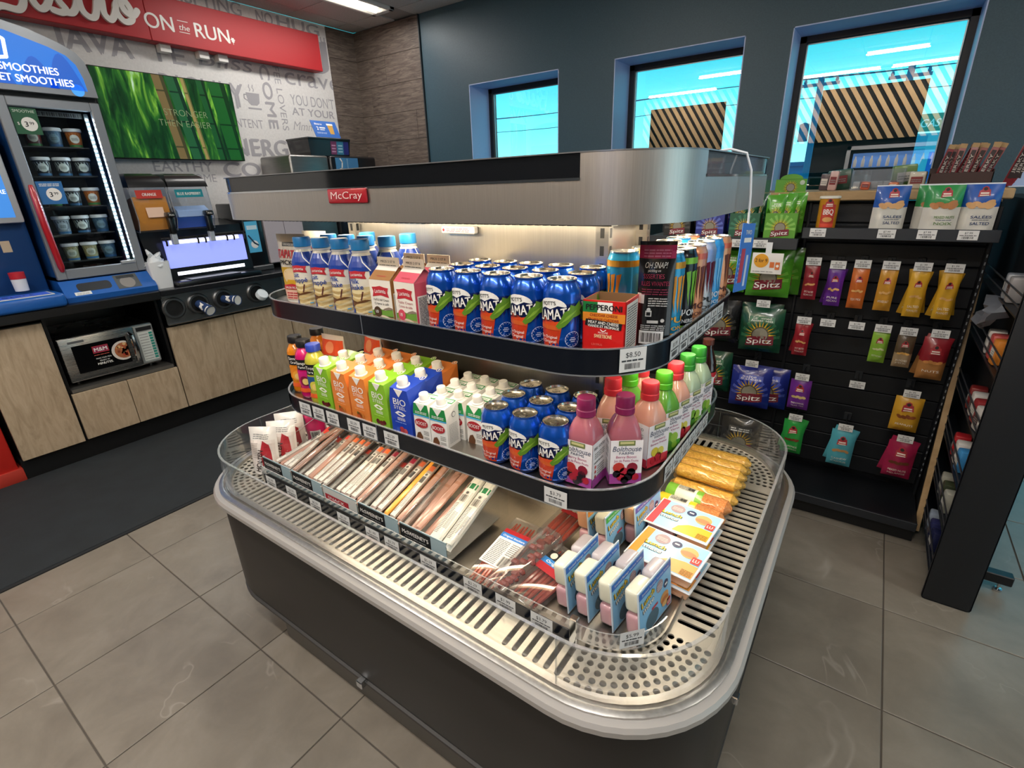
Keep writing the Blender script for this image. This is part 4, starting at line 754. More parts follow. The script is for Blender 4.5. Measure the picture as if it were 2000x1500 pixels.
bry = [(0, .012, .010, m('b83a44', .35)), (.014, .010, .008, m('c8545a', .35)), (-.014, .010, .008, m('3a5ac0', .35))]
kg, kor, kbl = bio('86bf2c', m('b6dc6c', .4), chy), bio('e8863c', m('f2b27c', .4), mgo), bio('1d43b4', m('8aa2e2', .4), bry)
CN_ = {'g': (kg, 'lime green'), 'o': (kor, 'orange'), 'b': (kbl, 'royal blue')}
for r, (y, row) in enumerate(((.880, ((-1.330, 'g'), (-1.245, 'o'), (-1.160, 'o'), (-1.073, 'g'), (-.985, 'b'))), (.953, ((-1.332, 'g'), (-1.248, 'o'), (-1.163, 'o'), (-1.077, 'g'), (-.990, 'b'))), (1.026, ((-1.25, 'o'), (-1.165, 'o'), (-1.08, 'g'), (-.994, 'o'))))):
    for i, (x, c) in enumerate(row): CN_[c][0].put((x, y, S2), random.uniform(-.04, .04), '%s sport drink carton, %s from left in %s row' % (CN_[c][1], ORD[i], ROW[r]), 'carton', 'sport drink cartons')
# --- nutrition drink cartons
w, d, h = .0275, .026, .118; GRN = m('1f8a44', .4); kt = Kit('nutrition_carton'); wm = m('eceae4', .42)
kt.part('body', MB().loft([[(-w, -d, 0), (w, -d, 0), (w, d, 0), (-w, d, 0)], [(-w, -d, h * .66), (w, -d, h * .66), (w, d, h * .66), (-w, d, h * .66)], [(-w * .85, -d, h * .93), (w * .85, -d, h * .93), (w, d, h), (-w, d, h)]], wm, True, True), smooth=0)
kt.part('cap', MB().lathe([(.0165, 0), (.0165, .003), (.0128, .004), (.0128, .019), (.0115, .0215), (0, .0215)], m('f2f0ea', .45), 20, T=Matrix.Translation((0, -d * .3, h * .955)) @ Matrix.Rotation(.1, 4, 'X')), [('spout_collar', MB().add([(-.015, -d - .0012, h * .91), (0, -d - .0016, h * .74), (.015, -d - .0012, h * .91), (0, -d * .3, h * .95)], [(0, 1, 2), (0, 2, 3)], m('f2f0ea', .45)))])
P = Pr().rect(-w, .076, w, .086, GRN, 1).poly([(-w, .086), (w, .086), (w * .85, .108), (-w * .85, .108)], GRN, 1).rect(-w, .072, w, .0765, m('4aa8d8', .4), 1).lines(-.02, .080, .02, .088, 2, WH, 2).circ(-.002, .052, .023, m('a81e28', .35, coat=.3), 2, 20, .0135).text('BOOST', -.002, .0475, .010, WH, 3, 'c', .02, .037).lines(.004, .02, .022, .034, 3, GRAYINK, 2).lines(.004, .008, .022, .016, 2, GRAYINK, 2).poly([(-.024, .0), (-.002, .0), (0, .012), (-.008, .026), (-.018, .022), (-.022, .012)], m('6a4228', .4), 2)
q = MB(); P.emit(q, on_front(-d)); Pr().lines(-.018, .01, .018, .066, 14, m('b4b4b2', .5), 1).emit(q, on_plane((w, 0, 0), (0, 1, 0), (0, 0, 1))); Pr().circ(0, .0, .008, BK, 1, 12).circ(0, 0, .0065, wm, 2, 12).emit(q, on_plane((w, .004, .088), (0, 1, 0), (0, 0, 1)))
Pr().rect(-w * .9, .030, w * .9, .050, GRN, 1).rect(-w * .8, .034, w * .8, .046, WH, 2).lines(-.018, .036, .018, .044, 2, GRN, 3).emit(q, on_plane((0, -d, h * .93), (1, 0, 0), Vector((0, 2 * d, h * .07)).normalized())); kt.part('label_print', q, smooth=0)
for r, (y, xs) in enumerate(((.872, (-.905, -.845)), (.932, (-.897, -.836, -.771)), (.992, (-.900, -.840, -.774)), (1.052, (-.902, -.840, -.774)))):
    for i, x in enumerate(xs): kt.put((x, y, S2), random.uniform(-.04, .04) + (.08 if r == 0 else 0), 'small white nutrition drink carton, %s from left in %s row' % (ORD[i], ROW[r]), 'carton', 'nutrition drink cartons')
# --- fruit smoothie bottles
def sm_bottle(cap, liq, low, pics, big=('Berry Boost', 'Jus de Petits Fruits')):
    H = .206; sq = lambda a, r: roundrect(-a, a, -a, a, r, 5)
    L = [(.030, .020, 0), (.034, .020, .004), (.0355, .020, .02), (.0355, .020, .115), (.0345, .020, .125), (.026, .020, .150), (.0185, .0180, .163), (.0172, .0171, .168)]
    k = Kit('smoothie_bottle'); k.part('body', MB().loft([[(x, y, z) for x, y in sq(a, r)] for a, r, z in L], liq, True, False)); k.part('cap', MB().lathe([(.0195, .163), (.0215, .165), (.0215, .178), (.0200, .180), (.0205, .182), (.0205, .203), (.0185, .206), (0, .206)], cap, 24))
    P = Pr().rect(-.0355, .012, .0355, .113, m('efeaec', .4), 0).rect(-.0355, .004, .0355, .030, low, 1).rect(-.018, .100, .018, .112, m('6f7c46', .5), 2).rect(-.015, .104, .015, .110, m('c9c58a', .5), 3).text('Bolthouse', 0, .086, .0135, m('23365c', .4), 2, 'c', -.005, .062, shear=.2).text('FARMS', 0, .078, .0065, m('23365c', .4), 2, 'c', .0, .032).text(big[0], 0, .069, .0065, m('a8286c', .4), 2, 'c', .01, .045).text(big[1], 0, .060, .006, m('a8286c', .4), 2, 'c', .01, .054)
    for dx, dy, r, c in pics: P.circ(dx, dy, r, c, 4, 12)
    q = MB(); P.emit(q, on_front(-.0358)); P = Pr().rect(-.0355, .012, .0355, .113, m('ece8ea', .4), 0).rect(-.0355, .004, .0355, .026, low, 1).text('FEEL GOOD', -.004, .096, .007, m('4a4a50', .4), 2, 'c', .02, .05).lines(-.026, .074, .022, .090, 3, GRAYINK, 2).text('nutrients', -.006, .062, .007, m('4a4a50', .4), 2, 'c', .02, .044).lines(-.012, .026, .022, .056, 5, GRAYINK, 2)
    for z in (.03, .042, .054): P.circ(-.022, z, .004, pics[0][3], 3, 8)
    P.emit(q, on_plane((-.0358, 0, 0), (0, -1, 0), (0, 0, 1))); P.emit(q, on_plane((.0358, 0, 0), (0, 1, 0), (0, 0, 1))); k.part('label_print', q, smooth=0); return k
RB, BB, AP = m('b8283c', .4), m('1f1720', .4), m('c23a34', .35)
berry = [(-.016, .046, .013, AP), (.014, .046, .012, m('8a1c34', .35)), (-.004, .036, .010, RB), (.012, .034, .010, BB), (-.020, .030, .009, BB), (-.010, .022, .010, RB), (.006, .022, .010, BB), (.021, .022, .009, RB), (-.002, .014, .009, BB)]
straw = [(-.012, .042, .012, m('d8c43c', .4)), (.008, .040, .011, m('dcd05a', .4)), (0, .026, .012, m('c8303c', .35)), (.016, .022, .010, m('d84a4c', .35)), (-.016, .02, .009, m('c8303c', .35))]
green = [(-.010, .045, .014, m('7fb23a', .4)), (.010, .040, .014, m('9cc44a', .4)), (-.008, .024, .012, m('4f8c2c', .4)), (.012, .02, .010, m('88b83c', .4))]
kpu = sm_bottle(m('8c2058', .4), m('a8606c', .15, coat=.5), m('a8489c', .4), berry); kre = sm_bottle(m('d93440', .4), m('d8a08c', .15, coat=.5), m('d83a4c', .4), straw, ('Strawberry', 'Banane Fraises')); kgn = sm_bottle(m('4fb424', .4), m('5f9c3c', .15, coat=.5), m('4f9c34', .4), green, ('Green Boost', 'Jus Verts')); kdg = sm_bottle(m('2f8c2c', .4), m('a8bca0', .1, coat=.5), m('6aa83c', .4), green, ('Green Tea', 'Thé Vert'))
for kk, x, y, rz, lab in ((kpu, -.450, .905, .0, 'berry smoothie bottle with purple cap beside the tomato cans'), (kpu, -.383, .960, .62, 'berry smoothie bottle with purple cap at the rounded lower shelf corner'), (kre, -.450, 1.045, .3, 'pale fruit smoothie bottle with red cap behind the berry bottles'), (kre, -.365, 1.062, 1.2, 'pale fruit smoothie bottle with red cap along the right edge'), (kgn, -.440, 1.122, .8, 'green smoothie bottle with lime cap in the inner row'), (kgn, -.360, 1.142, 1.2, 'green smoothie bottle with lime cap along the right edge'),
                         (kre, -.358, 1.222, 1.3, 'fruit smoothie bottle with red cap between two green capped ones'), (kdg, -.352, 1.302, 1.3, 'pale green drink bottle with dark green cap near the far end'), (kdg, -.346, 1.384, 1.4, 'pale green drink bottle with dark green cap, farthest of the pair'), (kre, -.440, 1.20, .9, 'fruit smoothie bottle with red cap behind the lime capped one, inner row')):
    kk.put((x, y, S2), rz, lab, 'bottle', 'fruit smoothie bottles')
pf = [(0, 0), (.026, 0), (.030, .006), (.030, .03), (.027, .05), (.030, .075), (.030, .115), (.027, .14), (.016, .175), (.0135, .185), (.0135, .195)]
k = Kit('cola_bottle'); k.part('body', MB().lathe(pf, m('24100c', .1, coat=.6), 22)); k.part('cap', MB().lathe([(.0135, .19), (.0160, .191), (.0160, .207), (0, .208)], m('4a241c', .4), 18)); k.part('label_print', Pr().rect(-.09, .078, .09, .112, m('c02030', .35), 0).stroke([(-.03, .09), (-.015, .10), (0, .09), (.015, .10), (.03, .092)], .004, WH, 1).emit(MB(), on_can(rp(pf[2:]), .030), .006)); k.put((-.343, 1.468, S2), 1.0, 'dark cola bottle with red label at the far right of lower shelf', 'bottle')
# ================================================================ GOODS IN THE TRAY
# clear dividers and snack display boxes
DV = ob('tray_divider_set', None, label='clear acrylic divider rack along the front of the cold tray', cat='divider rack', loc=(0, 0, 0)); DV.location = (-1.2, .88, TR)
def dv(x): return MB().add([(x, .752 - .88, .005), (x, 1.03 - .88, .005), (x, 1.03 - .88, .150), (x, .752 - .88, .075)], [(0, 1, 2, 3)], ACRYL), MB().tube([(x, .752 - .88, .075), (x, 1.03 - .88, .150)], .0014, ACRYE, 4)
CMP = (-1.635, -1.462, -1.292, -1.122, -.945, -.765)
for x in CMP: a, e = dv(x + 1.2); o = ob('divider', a, DV); ob('divider_edge', e, o)
o = ob('back_panel', MB().add([(CMP[0] + 1.2, .15, .005), (CMP[-1] + 1.2, .15, .005), (CMP[-1] + 1.2, .15, .150), (CMP[0] + 1.2, .15, .150)], [(0, 1, 2, 3)], ACRYL), DV)
SNK = m('e4e0d8', .5)
for i in range(5):
    xa, xb = CMP[i] + .004, CMP[i + 1] - .004; w = xb - xa
    k = Kit('stick_display_box'); b = MB().box(0, w, 0, .002, 0, .066, m('8fa6ad', .4)).box(0, w, 0, .235, 0, .002, m('b9b4aa', .5)).add([(0, 0, 0), (0, .235, 0), (0, .235, .125), (0, 0, .066)], [(0, 3, 2, 1)], ACRYL).add([(w, 0, 0), (w, .235, 0), (w, .235, .125), (w, 0, .066)], [(0, 1, 2, 3)], ACRYL); k.part('tray', b, smooth=0)
    if i != 2: k.part('front_label', Pr().rect(0, .018, w * .68, .062, BK, 0).text('McSWEENEY’S', w * .34, .036, .013, WH, 1, 'c', .03, w * .58).lines(w * .1, .026, w * .58, .032, 1, GRAYINK, 1).rect(w * .68, .018, w, .062, m('9db4bb', .4), 0).emit(MB(), on_front(0)))
    else: k.part('front_label', Pr().rect(0, .018, w, .062, m('c9ccc8', .35), 0).rect(w * .05, .02, w * .75, .04, m('b02c38', .4), 1).text('SNACK', w * .38, .024, .011, WH, 2, 'c', .02, w * .5).emit(MB(), on_front(0)))
    k.put((xa, .757, TR + .016), 0, 'display box of meat sticks, %s from left in the cold tray' % ORD[i], 'box', 'meat stick display boxes')
def stick(body, endc, midc, L=.27, w=.024, t=.013, txt=True, seed=1):
    k = Kit('meat_stick'); b = MB(); n = 10; loops = []
    for s_, kx in ((0, .9), (.012, .9), (.03, 1.0), (L - .03, 1.0), (L - .012, .9), (L, .9)):
        q = .18 if s_ in (0, L) else (.35 if s_ in (.012, L - .012) else 1.0); loops.append([(w / 2 * kx * math.copysign(abs(math.cos(a)) ** .6, math.cos(a)), s_, t / 2 + t / 2 * q * math.sin(a)) for a in [2 * PI * j / n for j in range(n)]])
    b.loft([l[::-1] for l in loops], body, True, True); k.part('wrapper', b)
    P = Pr().rect(-w * .40, L - .055, w * .40, L - .022, endc, 0).rect(-w * .40, L - .075, w * .40, L - .055, midc, 0).rect(-w * .40, .014, w * .40, L - .085, m('c9c5bb', .5), 0)
    if txt: P.lines(-w * .36, .03, -w * .02, L - .13, 22, m('77756e', .6), 1, .5, seed).lines(w * .04, .05, w * .36, L - .16, 16, m('807e76', .6), 1, .5, seed + 1).bars(-w * .3, L - .125, w * .3, L - .10, BK, 1, 8, seed).circ(0, L - .092, .005, m('55534e', .5), 1, 8)
    k.part('label_print', P.emit(MB(), lambda u, v, hh: (u, v, t * (.5 + .5 * math.sqrt(max(0, 1 - (u / (w * .55)) ** 2))) + hh), w / 4)); return k
SK = {'red': stick(m('9c8c80', .3, coat=.3), m('34302c', .4), m('d8402c', .4), seed=1), 'orange': stick(m('9c8c80', .3, coat=.3), m('3a3632', .4), m('e8682a', .4), seed=2), 'maroon': stick(m('a08c84', .3, coat=.3), m('2c2a28', .4), m('8c1a34', .4), seed=3), 'green': stick(m('dcdad0', .4, coat=.2), m('e8e4da', .4), m('2f7c4c', .4), w=.040, t=.024, seed=4), 'rust': stick(m('9c8c80', .3, coat=.3), m('3c342c', .4), m('b85a34', .4), seed=5), 'clear': stick(m('a87c68', .25, coat=.5), m('8c5c4a', .4), m('9a6c5a', .4), txt=False, seed=6), 'cheese': stick(m('eaa23c', .35, coat=.3), m('e89a34', .4), m('e89a34', .4), w=.018, txt=False, seed=7)}
for k_, c_ in (('clear', m('a98272', .3, coat=.4)), ('cheese', m('e8a03c', .35, coat=.3))):
    n_, me_, s_ = SK[k_].parts[1]
    for i_ in range(len(me_.materials)): me_.materials[i_] = c_
SNAME = {'red': 'meat stick with red band', 'orange': 'meat stick with orange band', 'maroon': 'meat stick with maroon band', 'green': 'thick meat stick with green band', 'rust': 'meat stick with rust coloured band', 'clear': 'meat stick in clear brown wrapper', 'cheese': 'orange cheese stick'}
LAY = [('cheese', 'red', 'clear', 'red', 'rust', 'red'), ('clear', 'red', 'red', 'maroon', 'clear', 'red'), ('orange', 'orange', 'clear', 'orange', 'rust', 'red'), ('maroon', 'clear', 'maroon', 'rust', 'cheese', 'rust'), ('clear', 'clear', 'green', 'green')]
LAY2 = [('red', 'clear', 'red', 'red', 'clear'), ('red', 'clear', 'orange', 'orange', 'rust'), ('orange', 'maroon', 'orange', 'maroon', 'clear'), ('maroon', 'rust', 'cheese', 'rust', 'clear'), ('clear',)]
rnd = random.Random(11)
for lay, (rows_, dz) in enumerate(((LAY, .020), (LAY2, .040))):
    for bx, row in enumerate(rows_):
        for i, kd in enumerate(row):
            n = len(LAY[bx]); x = CMP[bx] + .020 + (CMP[bx + 1] - CMP[bx] - .040) * (i + .5 * lay) / (n - 1); rz = rnd.uniform(-.05, .05) - (.35 if bx == 0 and i < 2 else 0)
            SK[kd].put((x, .772 + .006 * lay, TR + dz + rnd.uniform(0, .006) + (.012 if kd == 'green' else 0)), (math.radians(18 + lay), 0, rz), '%s, %s from left, %s layer, %s display box' % (SNAME[kd], ORD[i], ('bottom', 'top')[lay], ORD[bx]), 'meat stick', 'meat sticks in the display boxes')
# sausages in clear packs
SAU = m('b03a1c', .25, coat=.5); SAU2 = m('7c2c22', .25, coat=.5)
def saus_pack(n, w, L, saus, lab, labz, name):
    k = Kit('sausage_pack'); p = w / n
    for i in range(n): k.part('sausage', MB().tube([(-w / 2 + p * (i + .5), -L / 2 + L * j / 6, .010 + (.004 if i % 2 else 0)) for j in range(7)], [p * .2, p * .42, p * .48, p * .48, p * .48, p * .42, p * .2], saus, 8))
    k.part('film', MB().rbox(-w / 2 - .005, w / 2 + .005, -L / 2 - .012, L / 2 + .012, .001, .027, .006, see_through('pack_film_' + name, (.92, .92, .92), .05, .06, add=(.03, (.9, .9, .9))), 2)); k.part('label_print', lab.emit(MB(), on_plane((0, 0, labz), (1, 0, 0), (0, 1, 0)))); return k
P = Pr().rect(-.042, -.055, .042, .040, m('e6e2d8', .5), 0).lines(-.036, -.05, .004, .034, 16, m('6a6a68', .6), 1).lines(.010, -.01, .036, .034, 7, m('6a6a68', .6), 1).bars(.010, -.05, .036, -.016, BK, 1, 10).rect(-.042, .040, .042, .058, m('3a7cc8', .4), 0).text('Original Snackers', 0, .045, .007, WH, 1, 'c', .02, .07).rect(-.042, .058, .042, .072, m('b82c34', .4), 0)
kA = saus_pack(7, .084, .225, SAU, P, .0282, 'a'); kA.put((-.662, .868, TR + .004), (math.radians(9), 0, -.02), 'pack of orange red snack sausages with white label, left of the bean shaped ones', 'sausage pack', 'sausage packs')
P = Pr().rect(-.03, .03, .03, .045, m('b82c34', .4), 0); kC = saus_pack(5, .075, .12, SAU, P, .0282, 'c'); kC.put((-.575, 1.035, TR + .03), (math.radians(10), 0, -.15), 'pack of short orange red sausages behind the bagged ones', 'sausage pack', 'sausage packs')
P = Pr().rect(-.045, .0, .045, .065, BK, 0).rect(-.045, .022, .045, .040, m('2f7cc0', .4), 1).text('Original', -.006, .027, .008, WH, 2, 'c', .02, .05).rect(.0, .040, .045, .065, m('a81c28', .4), 1).text('Big', .022, .046, .012, WH, 2, 'c', .03, .026).rect(-.045, .0, .045, .022, m('a81c28', .4), 1).circ(-.025, .052, .010, m('d8cfc0', .5), 2, 12)
kB = saus_pack(6, .085, .17, m('8c3428', .25, coat=.5), P, .0282, 'b'); kB.put((-.515, .850, TR + .012), (math.radians(10), 0, -.25), 'pack of dark snack sausages with blue and red label beside the lunch packs', 'sausage pack', 'sausage packs')
k = Kit('bean_sausage_bag'); rnd = random.Random(5)
for i in range(16): x, y = rnd.uniform(-.018, .018), -.10 + .0125 * i; k.part('sausage', MB().tube([(x - .012, y, .02), (x - .006, y + .003, .022), (x + .006, y + .005, .022), (x + .012, y + .003, .02)], [.004, .0085, .0085, .004], SAU2, 8, T=Matrix.Rotation(rnd.uniform(-.5, .5), 4, 'Z') if False else None))
k.part('film', MB().rbox(-.032, .032, -.118, .112, .002, .040, .010, see_through('pack_film_bag', (.9, .88, .88), .06, .05, add=(.04, (.9, .88, .88))), 3)); k.put((-.585, .862, TR + .020), (math.radians(12), 0, -.22), 'clear bag of small dark red sausages lying between two packs', 'sausage pack')
# lunch kits: printed card with clear tray of two cups behind
def lunch(strip, cups):
    k = Kit('lunch_kit'); W, H = .155, .130; k.part('card', MB().rbox(0, .003, -W / 2, W / 2, 0, H, .0012, m('d6e2ec', .35), 1))
    bx = MB()
    k.part('cup', MB().rbox(-.036, 0, -W / 2 + .006, -.004, .066, H - .006, .010, cups[0], 3)); k.part('cup', MB().rbox(-.036, 0, -W / 2 + .006, -.004, .005, .060, .010, cups[1], 3)); k.part('cup', MB().rbox(-.036, 0, .004, W / 2 - .006, .066, H - .006, .010, cups[2], 3)); k.part('cup', MB().rbox(-.036, 0, .004, W / 2 - .006, .005, .060, .010, cups[1], 3))
    P = Pr().rect(-W / 2 + .004, .004, W / 2 - .004, H - .004, m('86c0e6', .4), 0).rect(-W / 2 + .004, H - .022, W / 2 - .004, H - .006, strip, 1).text('Smoked Sausage Saucisse fumée', 0, H - .017, .006, WH, 2, 'c', .01, W * .8)
    P.text('Lunch', -.036, .086, .017, BK, 2, 'c', .09, .058, rot=.12).text('Lunch', -.036, .087, .0155, m('f2cc2c', .4), 3, 'c', .04, .056, rot=.12).text('mate', -.034, .068, .016, BK, 2, 'c', .09, .050, rot=.12).text('mate', -.034, .069, .0145, WH, 3, 'c', .04, .048, rot=.12)
    P.circ(.018, .088, .016, m('a48e92', .5), 2, 12).lines(.006, .080, .030, .096, 3, m('d8cccc', .5), 3).circ(.048, .076, .011, m('1c2c58', .4), 2, 14).rect(.042, .073, .054, .078, WH, 3).circ(.040, .044, .020, m('d89a5c', .4), 2, 16, .014).circ(.042, .036, .018, m('c87a48', .4), 3, 16, .010).circ(.044, .028, .018, m('e0b070', .4), 4, 16, .008).rect(.050, .010, .068, .030, m('d84a44', .4), 4).text('LU', .059, .015, .010, WH, 5, 'c', .02, .012).rect(-.02, .048, .008, .054, m('c83a44', .4), 2)
    P.circ(-.018, .026, .030, m('55707e', .4), 1, 18, .022); k.part('label_print', P.emit(MB(), on_plane((.003, 0, 0), (0, 1, 0), (0, 0, 1)))); return k
cw_, cp_, cg_, cor_ = m('e4e2cc', .3, coat=.4), m('c89aa0', .3, coat=.4), m('bdb6bc', .3, coat=.4), m('eeb48a', .3, coat=.4)
kL = lunch(m('2f6cc4', .4), (cw_, cp_, cg_)); kLo = lunch(m('f09a3c', .4), (cor_, cp_, cg_)); kLg = lunch(m('3aa040', .4), (cw_, cp_, cg_)); kLp = lunch(m('5a4aa4', .4), (cor_, cp_, cg_))
for i, (x, y) in enumerate(((-.425, .872), (-.372, .874), (-.313, .878), (-.252, .884))): kL.put((x, y, TR + .003), (0, -.10, -.06 - .02 * i), 'upright lunch kit with blue strip, %s from left in the tray corner' % ORD[i], 'lunch kit', 'lunch kits')
kLo.put((-.475, 1.085, TR + .006), (0, -.12, -.06), 'upright lunch kit with orange strip behind the blue striped ones', 'lunch kit', 'lunch kits'); kLg.put((-.425, 1.085, TR + .006), (0, -.10, -.06), 'upright lunch kit with green strip behind the blue striped ones', 'lunch kit', 'lunch kits'); kLp.put((-.375, 1.165, TR + .006), (0, -.10, -.1), 'upright lunch kit with violet strip next to the flat stack', 'lunch kit', 'lunch kits')
def flat_kit(strip, blob):
    k = Kit('flat_lunch_kit'); W, H = .175, .135; k.part('lid_card', MB().rbox(-W / 2, W / 2, -H / 2, H / 2, .030, .034, .0015, m('e4e8ea', .3, coat=.3), 1)); k.part('cup', MB().rbox(-W / 2 + .008, -.004, -H / 2 + .008, H / 2 - .008, 0, .030, .008, cp_, 2)); k.part('cup', MB().rbox(.004, W / 2 - .008, -H / 2 + .008, H / 2 - .008, 0, .030, .008, cor_, 2))
    P = Pr().rect(-W / 2 + .005, -H / 2 + .005, W / 2 - .005, H / 2 - .005, m('9fd0ec', .35, coat=.2), 0).rect(-W / 2 + .005, -H / 2 + .005, -W / 2 + .026, H / 2 - .005, strip, 1).circ(-.030, .036, .020, m('a48e92', .5), 2, 12).lines(-.044, .028, -.016, .044, 3, m('d8cccc', .5), 3).circ(.008, .038, .013, m('1c2c58', .4), 2, 14).rect(.002, .036, .014, .041, WH, 3).circ(.045, .026, .022, m('e2a86c', .4), 2, 16).circ(.045, .020, .020, m('d0845c', .4), 3, 16, .010).rect(.058, -.008, .080, .018, m('d84a44', .4), 4).text('LU', .069, -.001, .012, WH, 5, 'c', .02, .014).lines(.052, -.058, .080, -.036, 5, m('7a5c18', .5), 4)
    P.text('Lunch', -.034, -.004, .016, BK, 3, 'c', .09, .055).text('Lunch', -.034, -.003, .0145, m('f2cc2c', .4), 4, 'c', .04, .053).text('mate', -.034, -.022, .015, BK, 3, 'c', .09, .048).text('mate', -.034, -.021, .0135, WH, 4, 'c', .04, .046)
    P.poly([(-.01, -.060), (.082, -.060), (.082, -.012), (.05, -.010), (.02, -.016), (-.002, -.034)], blob, 1); k.part('label_print', P.emit(MB(), on_plane((0, 0, .034), (1, 0, 0), (0, 1, 0)))); return k
kF1, kF2 = flat_kit(m('f0942c', .4), m('eaa860', .4)), flat_kit(m('d8444c', .4), m('eeb436', .4))
for i in range(2): kF1.put((-.283, 1.045, TR + .004 + .036 * i), -.10, 'flat lunch kit with orange strip, %s of the near stack' % ('bottom', 'top')[i], 'lunch kit', 'flat lunch kits')
for i in range(2): kF2.put((-.290, 1.195, TR + .004 + .036 * i), (0, .0, -.08), 'flat lunch kit with red strip, %s of the stack next to the carrot packs' % ('bottom', 'top')[i], 'lunch kit', 'flat lunch kits')
# shredded packs and bread twists
shred = new_mat('shredded_orange', .35); nt, b, N, L = nodes(shred); f = noise(nt, coords(nt, (60, 160, 60)), 3, 4, .6, 1.5); L(ramp(nt, f, [(.3, rgb('b8541c')), (.5, rgb('d8843c')), (.7, rgb('f0c890'))]), b.inputs['Base Color']); b.inputs['Coat Weight'].default_value = .5; bump(nt, b, f, .6, .006)
twist = new_mat('golden_twist', .35); nt, b, N, L = nodes(twist); f = noise(nt, coords(nt, (50, 90, 90)), 2.2, 5, .6, .8); L(ramp(nt, f, [(.3, rgb('b07a22')), (.55, rgb('d8a640')), (.75, rgb('f0cf78'))]), b.inputs['Base Color']); b.inputs['Coat Weight'].default_value = .5; bump(nt, b, f, .5, .006)
def roll(name, mat, L, r, band=None, flat=.75):
    k = Kit(name); n = 12; Lp = []
    for j in range(13):
        s_ = j / 12; q = min(1, (1 - abs(2 * s_ - 1)) * 7 + .25); Lp.append([(-L / 2 + L * s_, r * q * math.cos(a) * (1 + .05 * math.sin(j * 2.1)), r * flat * (1 + q * math.sin(a))) for a in [2 * PI * i / n for i in range(n)]])
    k.part('food', MB().loft(Lp, mat, True, True))
    if band: k.part('wrap_label', MB().loft([[(x, r * 1.04 * math.cos(a), r * flat * (1 + 1.05 * math.sin(a))) for a in [2 * PI * i / n for i in range(n)]] for x in (-L / 2 + .006, L * .08)], band[0]).loft([[(x, r * 1.05 * math.cos(a), r * flat * (1 + 1.06 * math.sin(a))) for a in [2 * PI * i / n for i in range(n)]] for x in (-L * .32, -L * .02)], m('e2e0d2', .4)), [('fine_print', Pr().lines(-L * .30, -.010, -L * .05, .010, 6, m('6a6a5c', .6)).bars(-L * .16, -.008, -L * .06, .006, BK, 1, 8).emit(MB(), on_plane((0, 0, r * flat * 2.08), (1, 0, 0), (0, 1, 0))))])
    return k
kt1, kt2 = roll('shredded_snack_pack', shred, .20, .030, (m('e2cc2c', .35, coat=.3),)), roll('shredded_snack_pack', shred, .20, .030, (m('7ab83a', .35, coat=.3),))
kt1.put((-.305, 1.318, TR + .004), -.06, 'orange shredded snack pack with yellow label next to the flat kits', 'snack pack', 'shredded snack packs'); kt2.put((-.300, 1.382, TR + .006), -.06, 'orange shredded snack pack with green label below the golden twists', 'snack pack', 'shredded snack packs')
ktw = roll('golden_twist_snack', twist, .21, .024, None, .9)
for i, (x, y, z) in enumerate(((-.300, 1.435, 0), (-.305, 1.487, 0), (-.300, 1.537, 0), (-.305, 1.587, 0), (-.300, 1.462, .040), (-.302, 1.512, .040), (-.305, 1.562, .040), (-.303, 1.635, .0), (-.303, 1.612, .04))): ktw.put((x, y, TR + .004 + z), -.05 + .015 * (i % 3), 'golden twisted snack in clear wrap, %s from the camera in the %s layer' % (ORD[i if i < 4 else (i - 4 if i < 7 else (4 if i == 7 else 3))], 'bottom' if z == 0 else 'top'), 'snack', 'golden twists')
# wraps in the left corner, bottles standing under the lower shelf
P = Pr().rect(-.045, .03, .045, .125, m('d9cfc8', .4), 0).text('HOLTEN', .0, .05, .018, m('33241e', .4), 2, 'c', .05, .08, rot=1.35).poly([(.0, .03), (.035, .05), (.030, .11), (.008, .125), (.0, .09)], m('a82832', .4), 1).lines(-.03, .13, .03, .150, 3, GRAYINK, 1).lines(-.04, .06, -.01, .12, 8, m('b4a8a0', .5), 1)
k = pouch('sandwich_wrap', .100, .170, .05, [(0, m('e6e1da', .3, coat=.4))], P, wav=.005, seed=21)
for i, (x, y, rz, tx) in enumerate(((-1.640, .835, .75, -.25), (-1.655, .775, .55, -.15), (-1.685, .905, .9, -.15))): k.put((x, y, TR + .003), (tx, 0, rz), ('white sandwich wrap behind another at the left tray corner', 'white sandwich wrap with dark lettering nearest the tray edge', 'white sandwich wrap farthest back at the left tray corner')[i], 'wrap', 'sandwich wraps')
def sport(liq, cap, lab):
    pf = [(0, 0), (.030, 0), (.036, .006), (.038, .02), (.036, .034), (.038, .045), (.036, .06), (.038, .072), (.038, .10), (.034, .112), (.036, .122), (.0385, .14), (.037, .16), (.030, .18), (.020, .195), (.018, .20)]
    k = Kit('sport_drink_bottle'); k.part('body', MB().lathe(pf, liq, 24)); k.part('cap', MB().lathe([(.018, .198), (.022, .199), (.022, .222), (0, .223)], cap, 20)); k.part('label_print', Pr().rect(-.02, .045, .02, .085, m('ece8ea', .5), 0).bars(-.016, .05, .016, .08, BK, 1, 12).rect(.045, .074, .09, .1, lab, 0).emit(MB(), on_can(rp(pf[2:]), .038), .006, .012, h0=.0008)); return k
kpk = sport(m('d8286c', .12, coat=.6), m('e87ca8', .4), m('f0a0c0', .4)); ktl = sport(m('3ab0b8', .12, coat=.6), m('2a8c98', .4), m('d8f0f0', .4))
kpk.put((-1.668, 1.0, TR), .9, 'pink sport drink bottle nearest the left wrap corner', 'bottle', 'sport drink bottles under the lower shelf'); kpk.put((-1.588, 1.075, TR), .7, 'pink sport drink bottle right of the other pink one', 'bottle', 'sport drink bottles under the lower shelf'); ktl.put((-1.505, 1.085, TR), .5, 'teal sport drink bottle beside the pink ones', 'bottle', 'sport drink bottles under the lower shelf')

TEXT_RES = 5
